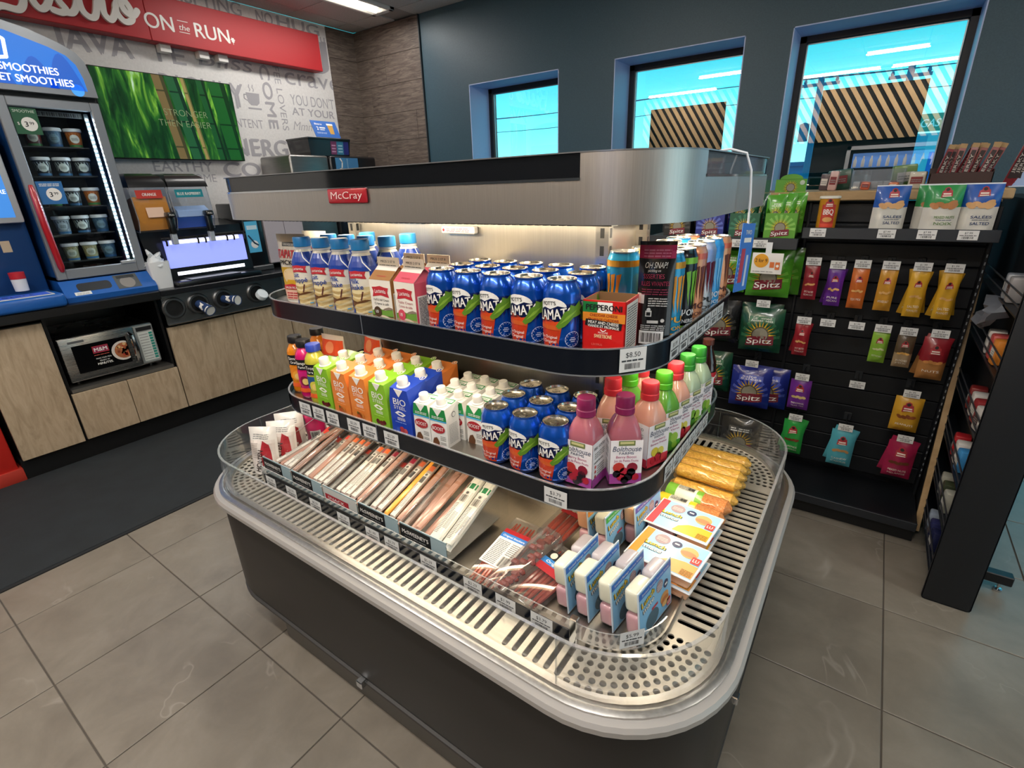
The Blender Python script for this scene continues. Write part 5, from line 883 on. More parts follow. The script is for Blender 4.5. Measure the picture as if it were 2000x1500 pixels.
# ================================================================ BISTRO COUNTER ALONG THE LEFT WALL
LAM = wood_mat('oak_laminate', rgb('a08b70'), rgb('b5a084'), rgb('c4b095'), (6.0, 6.0, 1.2), 1.4, 0.5); BLKL = m('0d0e10', 0.35, name='black_laminate')
XF = -3.76
# toe kick and cabinets
tk = ob('toe_kick', MB().box(-4.38, -3.80, .43, 3.75, 0.0, .125, m('0a0a0b', 0.5)), label='long black toe kick under the oak cabinets', cat='toe kick')
def door(c, y0, y1, z0, z1): ob('door', MB().rbox(XF - .018 - c.location.x, XF - c.location.x, y0 + .002 - c.location.y, y1 - .002 - c.location.y, z0, z1, .0015, LAM, 1), c)
def cabinet(y0, y1, z1, doors, lab):
    c = ob('base_cabinet', None, loc=(-4.08, (y0 + y1) / 2, 0), label=lab, cat='cabinet', group='oak base cabinets')
    ob('carcass', MB().box(-.30, XF - .02 + 4.08, y0 - (y0 + y1) / 2 + .001, y1 - (y0 + y1) / 2 - .001, .13, z1, BLKL), c)
    for a, b2, za, zb in doors: door(c, a, b2, za, zb)
    return c
cabinet(.437, .737, .875, [(.437, .735, .128, .872)], 'tall oak door cabinet left of the microwave'); cabinet(.740, 1.332, .43, [(.745, 1.032, .132, .428), (1.032, 1.332, .132, .428)], 'low oak cabinet with two doors under the microwave'); cabinet(1.335, 2.22, .70, [(1.335, 1.778, .132, .698), (1.778, 2.22, .132, .698)], 'oak cabinet with two doors under the cup dispensers'); cabinet(2.225, 3.10, .70, [(2.225, 2.66, .132, .698), (2.66, 3.10, .132, .698)], 'oak cabinet at the far end behind the island case')
o = ob('counter_worktop', MB().rbox(-4.395, -3.70, -1.0, 1.335, .90, .952, .004, BLKL, 1).rbox(-4.395, -3.70, 1.335, 3.75, .915, .952, .004, m('1a1b1e', 0.25), 1), label='long black counter worktop along the bistro wall', cat='worktop')
nk = ob('microwave_niche', MB().box(-4.38, -4.36, .742, 1.33, .432, .90, BLKL).box(-4.36, -3.79, .742, .756, .432, .90, BLKL).box(-4.36, -3.79, 1.316, 1.33, .432, .90, BLKL).box(-4.36, -3.77, .756, 1.316, .432, .452, m('8f8c86', 0.35, 0.8)), label='open black niche with metal ledge around the microwave', cat='shelf niche')
# red machine side at the far left
rm = ob('vending_machine', None, loc=(-3.98, .24, 0), label='red machine side with darker base at the left edge', cat='machine'); ob('body', MB().rbox(-.35, .175, -.6, .175, .06, .86, .01, m('c22a22', 0.4)), rm); ob('base', MB().rbox(-.35, .19, -.6, .19, 0, .08, .006, m('b8392c', 0.5)), rm)
ob('swoosh', Pr().poly([(-.5, .2), (-.1, .42), (.12, .70), (.10, .74), (-.1, .50), (-.5, .3)], m('d8604c', .4)).emit(MB(), on_plane((.175, 0, 0), (0, 1, 0), (0, 0, 1))), rm)
# microwave
mw = ob('microwave_oven', None, loc=(-4.08, 1.024, .452), label='stainless microwave oven with chrome bar handle in the niche', cat='microwave'); SM = steel('microwave_steel', 'b8b6b2', 0.25, (2, 2, 60))
ob('body', MB().rbox(-.24, .262, -.248, .248, .030, .298, .006, SM, 2), mw); f = .263
ob('door_frame', MB().rbox(f - .005, f + .012, -.247, .135, .032, .296, .004, SM, 2), mw); ob('door_glass', MB().rbox(f + .010, f + .0135, -.195, .085, .075, .245, .001, m('08090b', .12), 1), mw)
P = Pr(); P.rect(-.10, .178, -.018, .222, m('b83030', .4), 1).rect(-.097, .181, -.021, .219, m('8c2c50', .4), 2).text('M&M', -.059, .188, .024, WH, 3, 'c', .03, .066).lines(-.10, .164, -.02, .172, 1, m('c8604c', .4), 2).text('MAKE YOUR MEAL', -.055, .140, .009, WH, 2, 'c', .01, .08).text('READY IN', -.055, .124, .009, WH, 2, 'c', .01, .05).text('MINUTES.', -.055, .104, .014, WH, 2, 'c', .03, .08)
P.circ(.052, .160, .062, m('d9d2c8', .5), 1, 24); P.circ(.056, .160, .050, m('a8623c', .5), 2, 20)
rnd = random.Random(4)
for i in range(40): a, r = rnd.uniform(0, 6.28), rnd.uniform(0, .044); P.circ(.056 + r * math.cos(a), .160 + r * math.sin(a), rnd.uniform(.005, .011), m(rnd.choice(('c8854c', '7c3c22', 'd8b27c', '8c4a2c', 'b83c2a')), .5), 3, 6)
ob('door_poster', P.emit(MB(), on_plane((f + .0136, 0, 0), (0, 1, 0), (0, 0, 1)), box=(-.19, .078, .080, .242)), mw)
ob('handle', MB().tube([(f + .014, .105, .068), (f + .045, .112, .085), (f + .055, .114, .165), (f + .045, .112, .245), (f + .014, .105, .262)], [.008, .014, .016, .014, .008], m('c4c6c8', .12, 1.0), 10), mw)
ob('control_panel', MB().rbox(f - .004, f + .012, .140, .246, .040, .290, .003, m('8f9492', .4), 1), mw); P = Pr().rect(.150, .255, .238, .280, BK, 1).rect(.152, .055, .236, .248, m('cfd4ce', .5), 1)
for i in range(10): P.rect(.214, .064 + .018 * i, .234, .078 + .018 * i, m('1f8a7c', .4), 2); P.rect(.158, .066 + .018 * i, .208, .070 + .018 * i, GRAYINK, 2)
ob('panel_print', P.emit(MB(), on_plane((f + .0122, 0, 0), (0, 1, 0), (0, 0, 1))), mw); ob('vent_grille', MB().rbox(f + .011, f + .0135, -.205, -.125, .262, .276, .001, m('5a5c5e', .4), 1), mw)
for y in (-.2, .2): ob('foot', MB().lathe([(.016, 0), (.016, .032)], BLKL, 10, .2, y, cap0=True), mw)
# cup dispenser panel
cd = ob('cup_dispenser_panel', None, loc=(-3.745, 1.745, .825), label='steel panel with round cup dispensers in the counter front', cat='cup dispenser'); SD = steel('dispenser_steel', '7c7d7e', 0.32, (2, 2, 40))
ob('panel', MB().box(-.004, .006, -.405, .445, -.10, .085, SD), cd); ob('panel_edge', MB().rbox(.0, .016, -.405, .445, -.108, -.100, .002, CHROME, 1), cd)
CUPY = (-.345, -.190, -.02, .225)
for y in CUPY:
    r = ob('dispenser_ring', MB().lathe([(.058, 0), (.072, .0), (.072, .008), (.064, .016), (.052, .016), (.050, -.01), (.058, 0)], SD, 24, T=Matrix.Translation((.006, y, 0)) @ Matrix.Rotation(PI / 2, 4, 'Y')), cd); ob('opening', MB().lathe([(0, .001), (.051, .001)], m('060607', .5), 24, T=Matrix.Translation((.006, y, 0)) @ Matrix.Rotation(PI / 2, 4, 'Y')), r)
for i, (y, dy, dz) in enumerate(((-.190, .02, -.045), (-.02, .045, -.006))):
    k = Kit('paper_cup'); k.part('cup', MB().lathe([(.026, 0), (.034, .12), (.036, .121), (.036, .124), (.033, .124), (.032, .118)], m('28406c', .5), 18, cap0=True), [('rim_inside', MB().lathe([(0, .121), (.0335, .121)], m('e4e2dc', .6), 18))])
    SWP = Pr()
    for q_ in (-.063, 0, .063): SWP.poly([(q_ - .02, .03), (q_ - .005, .05), (q_ + .012, .045), (q_ + .025, .075), (q_ + .016, .09), (q_, .07), (q_ - .016, .075)], WH, 1).rect(q_ - .02, .105, q_ + .02, .115, WH, 1)
    k.part('swirl_print', SWP.emit(MB(), on_can(lambda v: .026 + .0666 * v, .030), .008, .02))
    k.put((-3.735, 1.745 + y, .825), Vector((.12, dy, dz)).to_track_quat('Z', 'Y').to_euler()[:], ('navy paper cup sticking out of the second dispenser', 'navy paper cup sticking out of the third dispenser')[i], 'cup', 'paper cups in the dispensers')
k = Kit('lid_stack')
for i in range(5): k.part('lid', MB().lathe([(.0, .004 + .008 * i), (.036, .004 + .008 * i), (.040, .008 * i), (.041, .003 + .008 * i)], m('dfe6ea', .35), 18))
k.put((-3.71, 1.985, .80), (0, .9, .2), 'stack of white cup lids poking from the last dispenser', 'lids')
# smoothie freezer with lit header
sf = ob('smoothie_freezer', None, loc=(-4.08, 1.118, .952), label='blue smoothie freezer with lit header, glass door and red handle', cat='freezer'); FB = m('17457e', .4, name='machine_blue'); FG = m('8f949a', .35, .4, name='frame_grey'); xf = .23
ob('cabinet_shell', MB().box(-.28, xf - .02, -.228, -.200, .122, 1.07, FB).box(-.28, xf - .02, .200, .228, .12, 1.07, FB).box(-.28, -.25, -.2, .2, .12, 1.07, m('15181c', .5)).box(-.28, xf - .02, -.228, .228, 1.04, 1.10, m('0c0d10', .4)).box(-.28, xf - .02, -.228, .228, .122, .14, m('15181c', .5)), sf)
f = MB()
for A in ((-.228, -.182, .125, 1.075), (.182, .228, .125, 1.075), (-.182, .182, .125, .182), (-.182, .182, 1.028, 1.075)): f.rbox(xf - .02, xf + .012, A[0], A[1], A[2], A[3], .004, FG, 1)
ob('door_frame', f, sf); ob('door_glass', MB().add([(xf, -.182, .182), (xf, .182, .182), (xf, .182, 1.028), (xf, -.182, 1.028)], [(0, 1, 2, 3)], see_through('freezer_glass', (.88, .93, .93), .06, .0)), sf)
ob('handle', MB().tube([(xf + .014, -.196, .175), (xf + .026, -.198, .20), (xf + .028, -.206, .42), (xf + .026, -.206, .60), (xf + .014, -.204, .64)], [.010, .016, .017, .016, .010], m('b01c26', .3, coat=.4), 10), sf)
ob('lock_plate', MB().rbox(xf + .002, xf + .02, .10, .178, .178, .198, .004, m('c9ccce', .3, .6), 1), sf)
ld = MB()
for i in range(34): ld.box(xf - .045, xf - .038, .160, .168, .21 + .0235 * i, .219 + .0235 * i, m('e4f4ff', .5, emit=90.0))
ob('led_strip', ld, sf); ob('led_rail', MB().box(xf - .06, xf - .046, .155, .175, .19, 1.02, m('3c4244', .5)), sf)
for z in (.215, .37, .525, .69, .845): ob('wire_shelf', MB().box(-.2, xf - .09, -.195, .15, z - .006, z, m('23272b', .4, .3)), sf)
ob('vent_strip', Pr().rect(-.15, .995, .15, 1.022, m('6b7073', .4), 0).bars(-.14, .999, .14, 1.018, BK, 1, 26).emit(MB(), on_plane((xf - .06, 0, 0), (0, 1, 0), (0, 0, 1))), sf)
def hdr(x): 
    P_ = [(-.228 + .456 * i / 14, 1.40 - .11 * (max(0, i / 14 - .15) / .85) ** 2.2) for i in range(15)]; P_[-1] = (.205, 1.285)
    return [(-.228, 1.115), (.228, 1.085), (.226, 1.20), (.212, 1.27)] + P_[::-1][1:]
H0 = [(-.60, 1.10), (.228, 1.10), (.224, 1.20), (.210, 1.275), (.180, 1.315), (.120, 1.350), (.0, 1.395), (-.14, 1.425), (-.30, 1.44), (-.60, 1.44)]
ob('header', MB().loft([[(x, y, z) for y, z in H0] for x in (-.26, xf + .03)], FG, True, True), sf)
H1 = [(-.58, 1.128), (.186, 1.128), (.182, 1.19), (.165, 1.255), (.130, 1.295), (.06, 1.325), (-.10, 1.372), (-.30, 1.40), (-.58, 1.40)]
P = Pr().poly(H1, m('1f78e0', .4, emit=.55), 0)
for a, b_, c_ in (((-.1, 1.128), (-.02, 1.27), (.06, 1.128)), ((.02, 1.128), (.10, 1.30), (.18, 1.128)), ((-.35, 1.128), (-.25, 1.33), (-.12, 1.128))):
    P.poly([(a[0] + (c_[0] - a[0]) * i / 10, a[1] + (b_[1] - a[1]) * math.sin(PI * i / 10)) for i in range(11)], m('1560cc', .4, emit=.5), 1)
P.circ(.14, 1.128, .03, m('45a0f0', .4, emit=.6), 1); LW = m('f6f8fb', .4, emit=.8)
P.text('SMOOTHIES', .075, 1.192, .036, LW, 3, 'r', .03, .245).text('ET SMOOTHIES', .128, 1.142, .036, LW, 3, 'r', .03, .305).stroke([(-.20, 1.26), (-.175, 1.34), (-.14, 1.345), (-.115, 1.33), (-.125, 1.25), (-.155, 1.245), (-.18, 1.26)], .016, LW, 3)
hp = ob('header_panel', P.emit(MB(), on_plane((xf + .031, 0, 0), (0, 1, 0), (0, 0, 1))), sf)
P = Pr().rect(-.178, .895, -.07, 1.022, m('1f5c3c', .5), 0).text('SMOOTHIE', -.124, 1.0, .014, m('cfe0d0', .5), 1, 'c', .01, .09).circ(-.115, .945, .034, WH, 1, 20).text('3', -.128, .932, .026, BK, 2, 'c', .03).text('99', -.105, .942, .015, BK, 2, 'c', .02).text('$', -.16, .94, .014, WH, 2)
ob('price_sticker', P.emit(MB(), on_plane((xf + .002, 0, 0), (0, 1, 0), (0, 0, 1))), sf)
P = Pr().rect(-.178, .540, -.062, .660, m('2c6fae', .5), 0).circ(-.112, .592, .034, WH, 1, 20).text('3', -.125, .579, .026, BK, 2, 'c', .03).text('99', -.102, .589, .015, BK, 2, 'c', .02).lines(-.165, .635, -.075, .652, 2, WH, 1)
ob('price_sticker', P.emit(MB(), on_plane((xf + .002, 0, 0), (0, 1, 0), (0, 0, 1))), sf)
# blue stand under the freezer
st = ob('freezer_stand', None, loc=(-4.08, 1.118, .952), label='blue blender stand with black slot under the smoothie freezer', cat='stand'); BLU = m('1a5aa8', .35, coat=.2, name='stand_blue')
ob('body', MB().loft([[(x, y, z) for x, z in ((-.28, 0), (.31, 0), (.315, .03), (.24, .118), (-.28, .118))] for y in (-.236, .236)], BLU, True, True), st)
n = Vector((.088, 0, .075)).normalized(); t = Vector((-.075, 0, .088)).normalized(); ob('slot', Pr().conv(roundrect(-.165, .005, .030, .088, .02, 4), BK, 1).emit(MB(), on_plane((.315, 0, .03), (0, 1, 0), t)), st)
ob('card_holder', Pr().rect(.03, .012, .155, .112, m('5c5f60', .15), 1).circ(.092, .055, .04, m('8c8884', .2), 2).rect(.045, .085, .14, .105, m('3c3f40', .2), 2).emit(MB(), on_plane((.315, 0, .03), (0, 1, 0), t)), st); ob('sticker', Pr().rect(-.19, .008, -.11, .030, m('d9dcd8', .5), 1).lines(-.18, .012, -.12, .026, 2, GRAYINK, 2).emit(MB(), on_plane((.315, 0, .03), (0, 1, 0), t), box=(-.3, -.1, .3, .2)), st)
# smoothie cups inside the freezer
def scup(body, band, lab, fruit):
    pf = [(.030, 0), (.038, .085), (.042, .087), (.042, .105)]; k = Kit('smoothie_cup'); k.part('cup', MB().lathe(pf[:2], body, 18, cap0=True)); k.part('lid', MB().lathe([(.0385, .083), (.044, .085), (.044, .097), (.041, .102), (0, .102)], m('cfd6da', .35), 20))
    P = Pr().rect(-.112, .004, .112, .016, band, 0)
    rn = random.Random(hash(fruit) % 99)
    for i in range(16): x = -.10 + .0135 * i; P.stroke([(x, .03), (x + .007, .055), (x, .075)], .004, m(fruit, .4), 1)
    P.circ(0, .046, .023, lab, 2, 18).lines(-.014, .038, .014, .054, 3, m('4a5c58', .5), 3); k.part('label_print', P.emit(MB(), on_can(lambda v: .030 + .094 * v, .034), .008, .02)); return k
SC = [scup(m('5c2c28', .3, coat=.3), m('3a7c44', .4), m('d8ddd0', .4), 'a04438'), scup(m('3c5c74', .3, coat=.3), m('2c5c8c', .4), m('6c8c9c', .4), '52748c'), scup(m('a85c28', .3, coat=.3), m('3a7c44', .4), m('e0e4dc', .4), 'd08a34'), scup(m('20262a', .3, coat=.3), m('3c74a4', .4), m('cfdcd8', .4), 'b9c9c8'), scup(m('8c9ca4', .3, coat=.3), m('3c74a4', .4), m('a9bcc4', .4), '2c3a44'), scup(m('9c9c74', .3, coat=.3), m('3c74a4', .4), m('b9c4b4', .4), '6c7454')]
GRID = [(0, 1, 2), (3, 3, 3), (0, 3, 2), (4, 3, 1), (5, 5, 1)]
for r, z in enumerate((.845, .69, .525, .37, .215)):
    for c, y in enumerate((-.095, .0, .095)): SC[GRID[r][c]].put((-4.08 + .085, 1.118 + y + .012, .952 + z), PI / 2 - .25, 'smoothie cup in the freezer, %s from left on the %s shelf from the top' % (ORD[c], ORD[r]), 'cup', 'smoothie cups in the freezer')
# blender station at the left edge
bs = ob('blender_station', None, loc=(-4.02, .66, .952), label='blue blender station with touch screen at the left picture edge', cat='blender station')
ob('body', MB().rbox(-.30, .10, -.25, .20, 0, 1.1, .02, m('123a6c', .4), 2), bs); ob('base', MB().rbox(-.30, .335, -.26, .205, 0, .075, .02, BLU, 3), bs); ob('start_panel', MB().rbox(.19, .325, -.20, .165, .07, .079, .004, m('b9bec4', .4), 1), bs)
ob('start_screen', Pr().rect(-.19, .198, .15, .318, m('3a58b8', .4, emit=.35), 0).text('Start', .02, .235, .05, m('12224c', .4), 1, 'c', .02).emit(MB(), on_plane((0, 0, .0795), (0, 1, 0), (-1, 0, 0)) if False else (lambda u, v, h: (.52 - v, u, .0795 + h))), bs)
sr = ob('screen', MB().rbox(.10, .15, -.25, .188, .45, .90, .012, m('c4c8cc', .35, .3), 2), bs)
P = Pr().rect(-.22, .48, .155, .87, m('3f86d8', .4, emit=.6), 0).circ(.06, .62, .05, m('2c62b0', .4, emit=.5), 1).text('RENDRE', .15, .60, .022, LW, 2, 'r', .02, .10).rect(.03, .50, .09, .56, m('1f4a98', .4, emit=.4), 1).circ(.06, .56, .03, m('b83c5c', .4, emit=.3), 2, 14, .012).circ(-.05, .74, .09, m('62a4e8', .4, emit=.6), 1)
ob('screen_image', P.emit(MB(), on_plane((.1505, 0, 0), (0, 1, 0), (0, 0, 1))), sr)
ob('nozzle', MB().lathe([(.030, .10), (.033, .16), (.033, .19), (.02, .20), (0, .20)], m('d9dcdc', .4), 16, .20, .06), bs); ob('nozzle_cap', MB().lathe([(.034, .165), (.034, .20), (0, .203)], m('b82430', .4), 16, .20, .06), bs); ob('notice', Pr().rect(.06, .30, .10, .36, m('b9a890', .5), 0).emit(MB(), on_plane((.101, 0, 0), (0, 1, 0), (0, 0, 1))), bs)
# bin with white bag
bn = ob('bagged_bin', None, loc=(-3.84, 1.405, .952), label='white bin lined with a knotted plastic bag beside the slush machine', cat='bin'); ob('bin', MB().loft([[(x, y, 0) for x, y in roundrect(-.05, .05, -.055, .055, .012, 3)], [(x, y, .17) for x, y in roundrect(-.058, .058, -.063, .063, .014, 3)]], m('dfe2e4', .45), True, False), bn)
rnd = random.Random(2); bag = MB(); L = []
for j in range(7):
    s_ = j / 6; L.append([((.062 * (1 - .65 * s_) + rnd.uniform(-.008, .008)) * math.cos(a), (.067 * (1 - .6 * s_) + rnd.uniform(-.008, .008)) * math.sin(a), .145 + .06 * s_ + rnd.uniform(-.006, .006)) for a in [2 * PI * i / 16 for i in range(16)]])
bag.loft(L, m('d4dade', .35, alpha=1), False, True); ob('bag', bag, bn); ob('bag_knot', MB().tube([(0, -.01, .195), (.012, -.028, .225), (.004, -.035, .25)], [.018, .014, .004], m('d4dade', .35), 7).tube([(0, .01, .195), (.01, .03, .215), (.0, .042, .225)], [.018, .013, .004], m('d4dade', .35), 7), bn)
# slush machine
sl = ob('slush_machine', None, loc=(-4.02, 1.76, .952), label='twin bowl slush machine with black lids and glowing white panel', cat='slush machine'); BK2 = m('0e0f12', .3, coat=.3)
ob('body', MB().loft([[(x, y, z) for x, z in ((-.25, 0), (.13, 0), (.13, .10), (.06, .30), (.06, .36), (-.25, .40))] for y in (-.36, .315)], BK2, True, True), sl)
ob('drip_tray', MB().rbox(.08, .28, -.29, .29, .0, .03, .006, BK2, 2), sl); ob('drip_grid', MB().box(.10, .27, -.2, .14, .03, .036, m('3a3f48', .3, .6)), sl)
ob('light_panel', MB().box(.115, .128, -.255, .285, .045, .285, m('97a4ff', .5, emit=.8)), sl); ob('lamp_bar', MB().box(.124, .131, -.22, .25, .055, .078, m('eef0ff', .5, emit=2.2)).box(.124, .131, -.22, .25, .262, .285, m('eef0ff', .5, emit=2.0)), sl)
BOWL = see_through('bowl_clear', (.90, .93, .97), .05, .02, add=(.02, (.8, .88, 1.0)))
for i, (y0, y1) in enumerate(((-.375, -.165), (-.150, .095), (.10, .31))):
    if i == 2: continue
    yc, hw = (y0 + y1) / 2, (y1 - y0) / 2; b = ob('bowl', MB().loft([[(x, y, z) for x, z in ((-.22, .40), (.02, .36), (.135, .35), (.165, .42), (.14, .62), (-.22, .63))] for y in (y0, y1)], BOWL, True, True), sl)
    for yy in (y0, y1): ob('bowl_highlight', MB().tube([(.02, yy, .36), (.135, yy, .35), (.165, yy, .42), (.14, yy, .62)], .003, ACRYE, 5), b)  # pale tubes drawn in as highlights along the bowl corners
    if i == 0: ob('slush', MB().loft([[(x, y, z) for x, z in ((-.20, .405), (.02, .37), (.12, .36), (.150, .42), (.132, .565), (.05, .55), (-.06, .47), (-.20, .43))] for y in (y0 + .008, y1 - .008)], m('e8952a', .5, name='orange_slush'), True, True), b)
    else: ob('slush', MB().loft([[(x, y, z) for x, z in ((-.20, .405), (.02, .37), (.12, .36), (.152, .43), (.05, .435), (-.20, .42))] for y in (y0 + .008, y1 - .008)], m('2a62c4', .4), True, True).loft([[(x, y, z) for x, z in ((.02, .438), (.152, .432), (.148, .47), (.10, .50), (.03, .48))] for y in (y0 + .02, y1 - .02)], m('a9c4ec', .5), True, True), b)
    P = Pr().rect(yc - hw * .72, .555, yc + hw * .72, .605, m('c8382a', .45) if i == 0 else m('1f8c98', .45), 1).text('ORANGE' if i == 0 else 'BLUE RASPBERRY', yc, .570, .018, WH, 2, 'c', .03, .08 if i == 0 else .15)
    if i == 0: P.rect(yc - .045, .44, yc + .055, .50, m('e8c4ac', .5), 1)
    ob('flavour_label', P.emit(MB(), lambda u, v, h: (.165 - (v - .42) * .125 + h + .001, u, v)), b)
    ob('lid', MB().loft([[(-.22, y0 - .004, .63), (-.22, y1 + .004, .63), (.16, y1 + .004, .62), (.16, y0 - .004, .62)], [(-.22, y0 - .002, .655), (-.22, y1 + .002, .655), (.15, y1 + .002, .650), (.15, y0 - .002, .650)], [(-.21, y0 + .008, .69), (-.21, y1 - .008, .69), (.115, y1 - .008, .685), (.115, y0 + .008, .685)], [(-.19, y0 + .03, .708), (-.19, y1 - .03, .708), (.06, y1 - .03, .705), (.06, y0 + .03, .705)]], BK2, False, True), b)
    tp = ob('tap', MB().rbox(.16, .20, yc - .018 + .07, yc + .018 + .07, .33, .44, .008, BK2, 2).rbox(.165, .225, yc - .026 + .07, yc + .026 + .07, .435, .468, .010, BK2, 2), b); ob('tap_mark', Pr().text('PULL', yc + .07, .446, .010, WH, 1, 'c', .02, .03).emit(MB(), on_plane((.2252, 0, 0), (0, 1, 0), (0, 0, 1))), tp); ob('spout', MB().rbox(.15, .19, yc + .07 - .016, yc + .07 + .016, .262, .33, .004, m('a9b2bc', .3), 1), tp)
ob('rack_bar', MB().tube([(.14, -.27, .30), (.14, .30, .30)], .012, BK2, 8), sl)
for y in (-.25, -.05, .0, .15, .20, .28): ob('hook', MB().tube([(.15, y, .30), (.165, y, .28), (.16, y, .255)], .006, BK2, 6), sl)
ob('side_label', Pr().rect(-.18, .14, -.04, .29, m('24385c', .4), 0).lines(-.17, .16, -.06, .22, 5, m('4a6a9c', .5), 1).rect(-.18, .30, -.12, .36, m('7c8ca0', .5), 0).emit(MB(), on_plane((0, -.361, 0), (1, 0, 0), (0, 0, 1))), sl)
# brewer and white panel behind the case, coffee machine in the corner
br = ob('coffee_brewer', None, loc=(-4.05, 2.165, .952), label='black drinks machine with blue picture card right of the slush machine', cat='drinks machine'); ob('body', MB().rbox(-.25, .10, -.075, .08, 0, .50, .01, BK2, 2), br); ob('picture_card', Pr().rect(-.062, .14, .038, .37, m('4fa4c8', .4, emit=.15), 0).circ(-.01, .2, .03, WH, 1, 12).stroke([(-.05, .27), (-.01, .21), (.02, .19)], .012, m('26445c', .5), 2).rect(-.05, .31, .03, .34, m('cfe6f0', .5), 1).emit(MB(), on_plane((.1005, 0, 0), (0, 1, 0), (0, 0, 1))), br); ob('base', MB().rbox(-.25, .14, -.085, .09, 0, .04, .006, m('3c3e40', .4), 1), br)
wp = ob('condiment_cabinet', None, loc=(-4.08, 2.42, .952), label='pale grey upright cabinet behind the left end of the island shelves', cat='cabinet'); ob('body', MB().rbox(-.25, .13, -.16, .18, .04, .62, .006, m('bdb4ba', .5), 1), wp); ob('door_gap', MB().box(.1295, .131, .005, .009, .06, .60, m('6c666a', .6)), wp)
cm = ob('coffee_machine', None, loc=(-4.10, 3.02, .952), label='grey and black coffee machine with bean hopper in the plank corner', cat='coffee machine'); ob('body', MB().rbox(-.28, .15, -.44, -.07, 0, .85, .02, steel('coffee_steel', '9c9a96', .35, (2, 2, 30)), 3), cm); ob('front_block', MB().rbox(-.28, .17, -.07, .43, 0, .85, .02, BK2, 3), cm)
ob('display', Pr().rect(-.02, .72, .22, .835, m('3f6f98', .25, emit=.15), 0).stroke([(.0, .735), (.04, .75), (.05, .80), (.03, .83)], .012, WH, 1).rect(.10, .72, .11, .83, m('7ca4c4', .4), 1).emit(MB(), on_plane((.1705, 0, 0), (0, 1, 0), (0, 0, 1))), cm)
hp = ob('bean_hopper', MB().loft([[(x, y, z) for x, y in ((-.15, -.22), (.13, -.22), (.13, .17), (-.15, .17))] if z < .9 else [(x, y, z) for x, y in ((-.16, -.235), (.14, -.235), (.14, .185), (-.16, .185))] for z in (.85, .975)], m('22211e', .2, coat=.4), False, True), cm); ob('hopper_lid', MB().rbox(-.165, .145, -.24, .19, .972, .988, .004, BK2, 1), hp); ob('hopper_print', Pr().rect(-.02, .862, .04, .965, m('7c3c64', .4), 0).rect(.04, .862, .11, .965, m('3f86a8', .4), 0).rect(.11, .862, .165, .965, m('2f2f7c', .4), 0).lines(-.01, .88, .03, .95, 3, m('d8a4c4', .5), 1).lines(.055, .88, .10, .95, 3, m('b9e0ec', .5), 1).emit(MB(), lambda u, v, h: (.131 + (v - .85) * .08 + h, u, v)), hp)
sg = ob('counter_sign', None, loc=(-4.02, 2.99, 1.942), label='small blue folded price card on top of the coffee machine', cat='sign'); ob('card', MB().loft([[(x, y, z) for x, z in ((.06, 0), (.062, .002), (.005, .130), (.0, .130))] for y in (-.12, .125)], m('2f66b8', .45), True, True), sg)
tt = Vector((-.057, 0, .128)).normalized(); ob('lettering', Pr().text('Bistro', -.055, .105, .015, WH, 1, 'c', .04, .07).text('2', -.075, .06, .03, WH, 1, 'c', .04).rect(-.055, .075, .0, .085, WH, 1).rect(-.055, .06, -.01, .066, WH, 1).lines(-.095, .03, .0, .045, 2, m('b9cdec', .5), 1).poly([(.035, .03), (.075, .03), (.085, .11), (.03, .11)], m('c89a4c', .4), 1).rect(.026, .105, .088, .12, WH, 2).emit(MB(), on_plane((.062, 0, .002), (0, 1, 0), tt)), sg)
# television and sign on the bistro wall
tv = ob('television', None, loc=(-4.38, 1.975, 2.04), label='wide screen showing green bamboo stalks on the bistro wall', cat='television'); ob('casing', MB().rbox(0, .045, -.462, .458, -.272, .276, .004, m('0d0e10', .4), 1), tv)
def tv_mat():
    mt = new_mat('bamboo_picture', .25); nt, b, N, L = nodes(mt); v = coords(nt, (1, 8.0, 1.6)); f = noise(nt, v, 2.0, 4, .55, .5); v2 = coords(nt, (1, 22, 9)); f2 = noise(nt, v2, 1.5, 2, .5)
    c = ramp(nt, f, [(.25, rgb('08200f')), (.45, rgb('123c1c')), (.56, rgb('2a6424')), (.66, rgb('74ac3a')), (.76, rgb('cfe8d8'))]); mx = N('ShaderNodeMixRGB'); mx.blend_type = 'MULTIPLY'; mx.inputs[0].default_value = .35; L(c, mx.inputs[1]); L(ramp(nt, f2, [(.3, (.4, .4, .4)), (.7, (1, 1, 1))]), mx.inputs[2])
    L(mx.outputs[0], b.inputs['Base Color']); L(mx.outputs[0], b.inputs['Emission Color']); b.inputs['Emission Strength'].default_value = .6; return mt
P = Pr().rect(-.455, -.266, .452, .270, tv_mat(), 0)
for y, w, dy, c1, c2 in ((-.03, .075, .06, '6c5c3a', '3f3f26'), (.065, .085, .07, '1f5230', '0f3020'), (.135, .03, .06, '8c7c4a', '5c5c34'), (.255, .055, .06, '174a24', '0c2a14'), (.375, .13, .06, '17501f', '0c3014')):
    mt = m(c1, .3, emit=.55); m2 = m(c2, .3, emit=.4); P.poly([(y - w / 2 - dy / 2, .27), (y + w / 2 - dy / 2, .27), (min(.452, y + w / 2 + dy / 2), -.266), (min(.45, y - w / 2 + dy / 2), -.266)], mt, 1); P.poly([(y + w * .2 - dy / 2, .27), (y + w / 2 - dy / 2, .27), (min(.452, y + w / 2 + dy / 2), -.266), (min(.45, y + w * .2 + dy / 2), -.266)], m2, 2)
    for z in (.17, -.02, -.19): q = y - dy * (z / .54); P.rect(q - w / 2, z, min(.45, q + w / 2), z + .010, m2, 3)
P.text('STRONGER', .08, .02, .045, m('8c9c74', .4, emit=.35), 4, 'c', -.02, .30).text('THEN EASIER', .06, -.05, .045, m('8c9c74', .4, emit=.35), 4, 'c', -.02, .36)
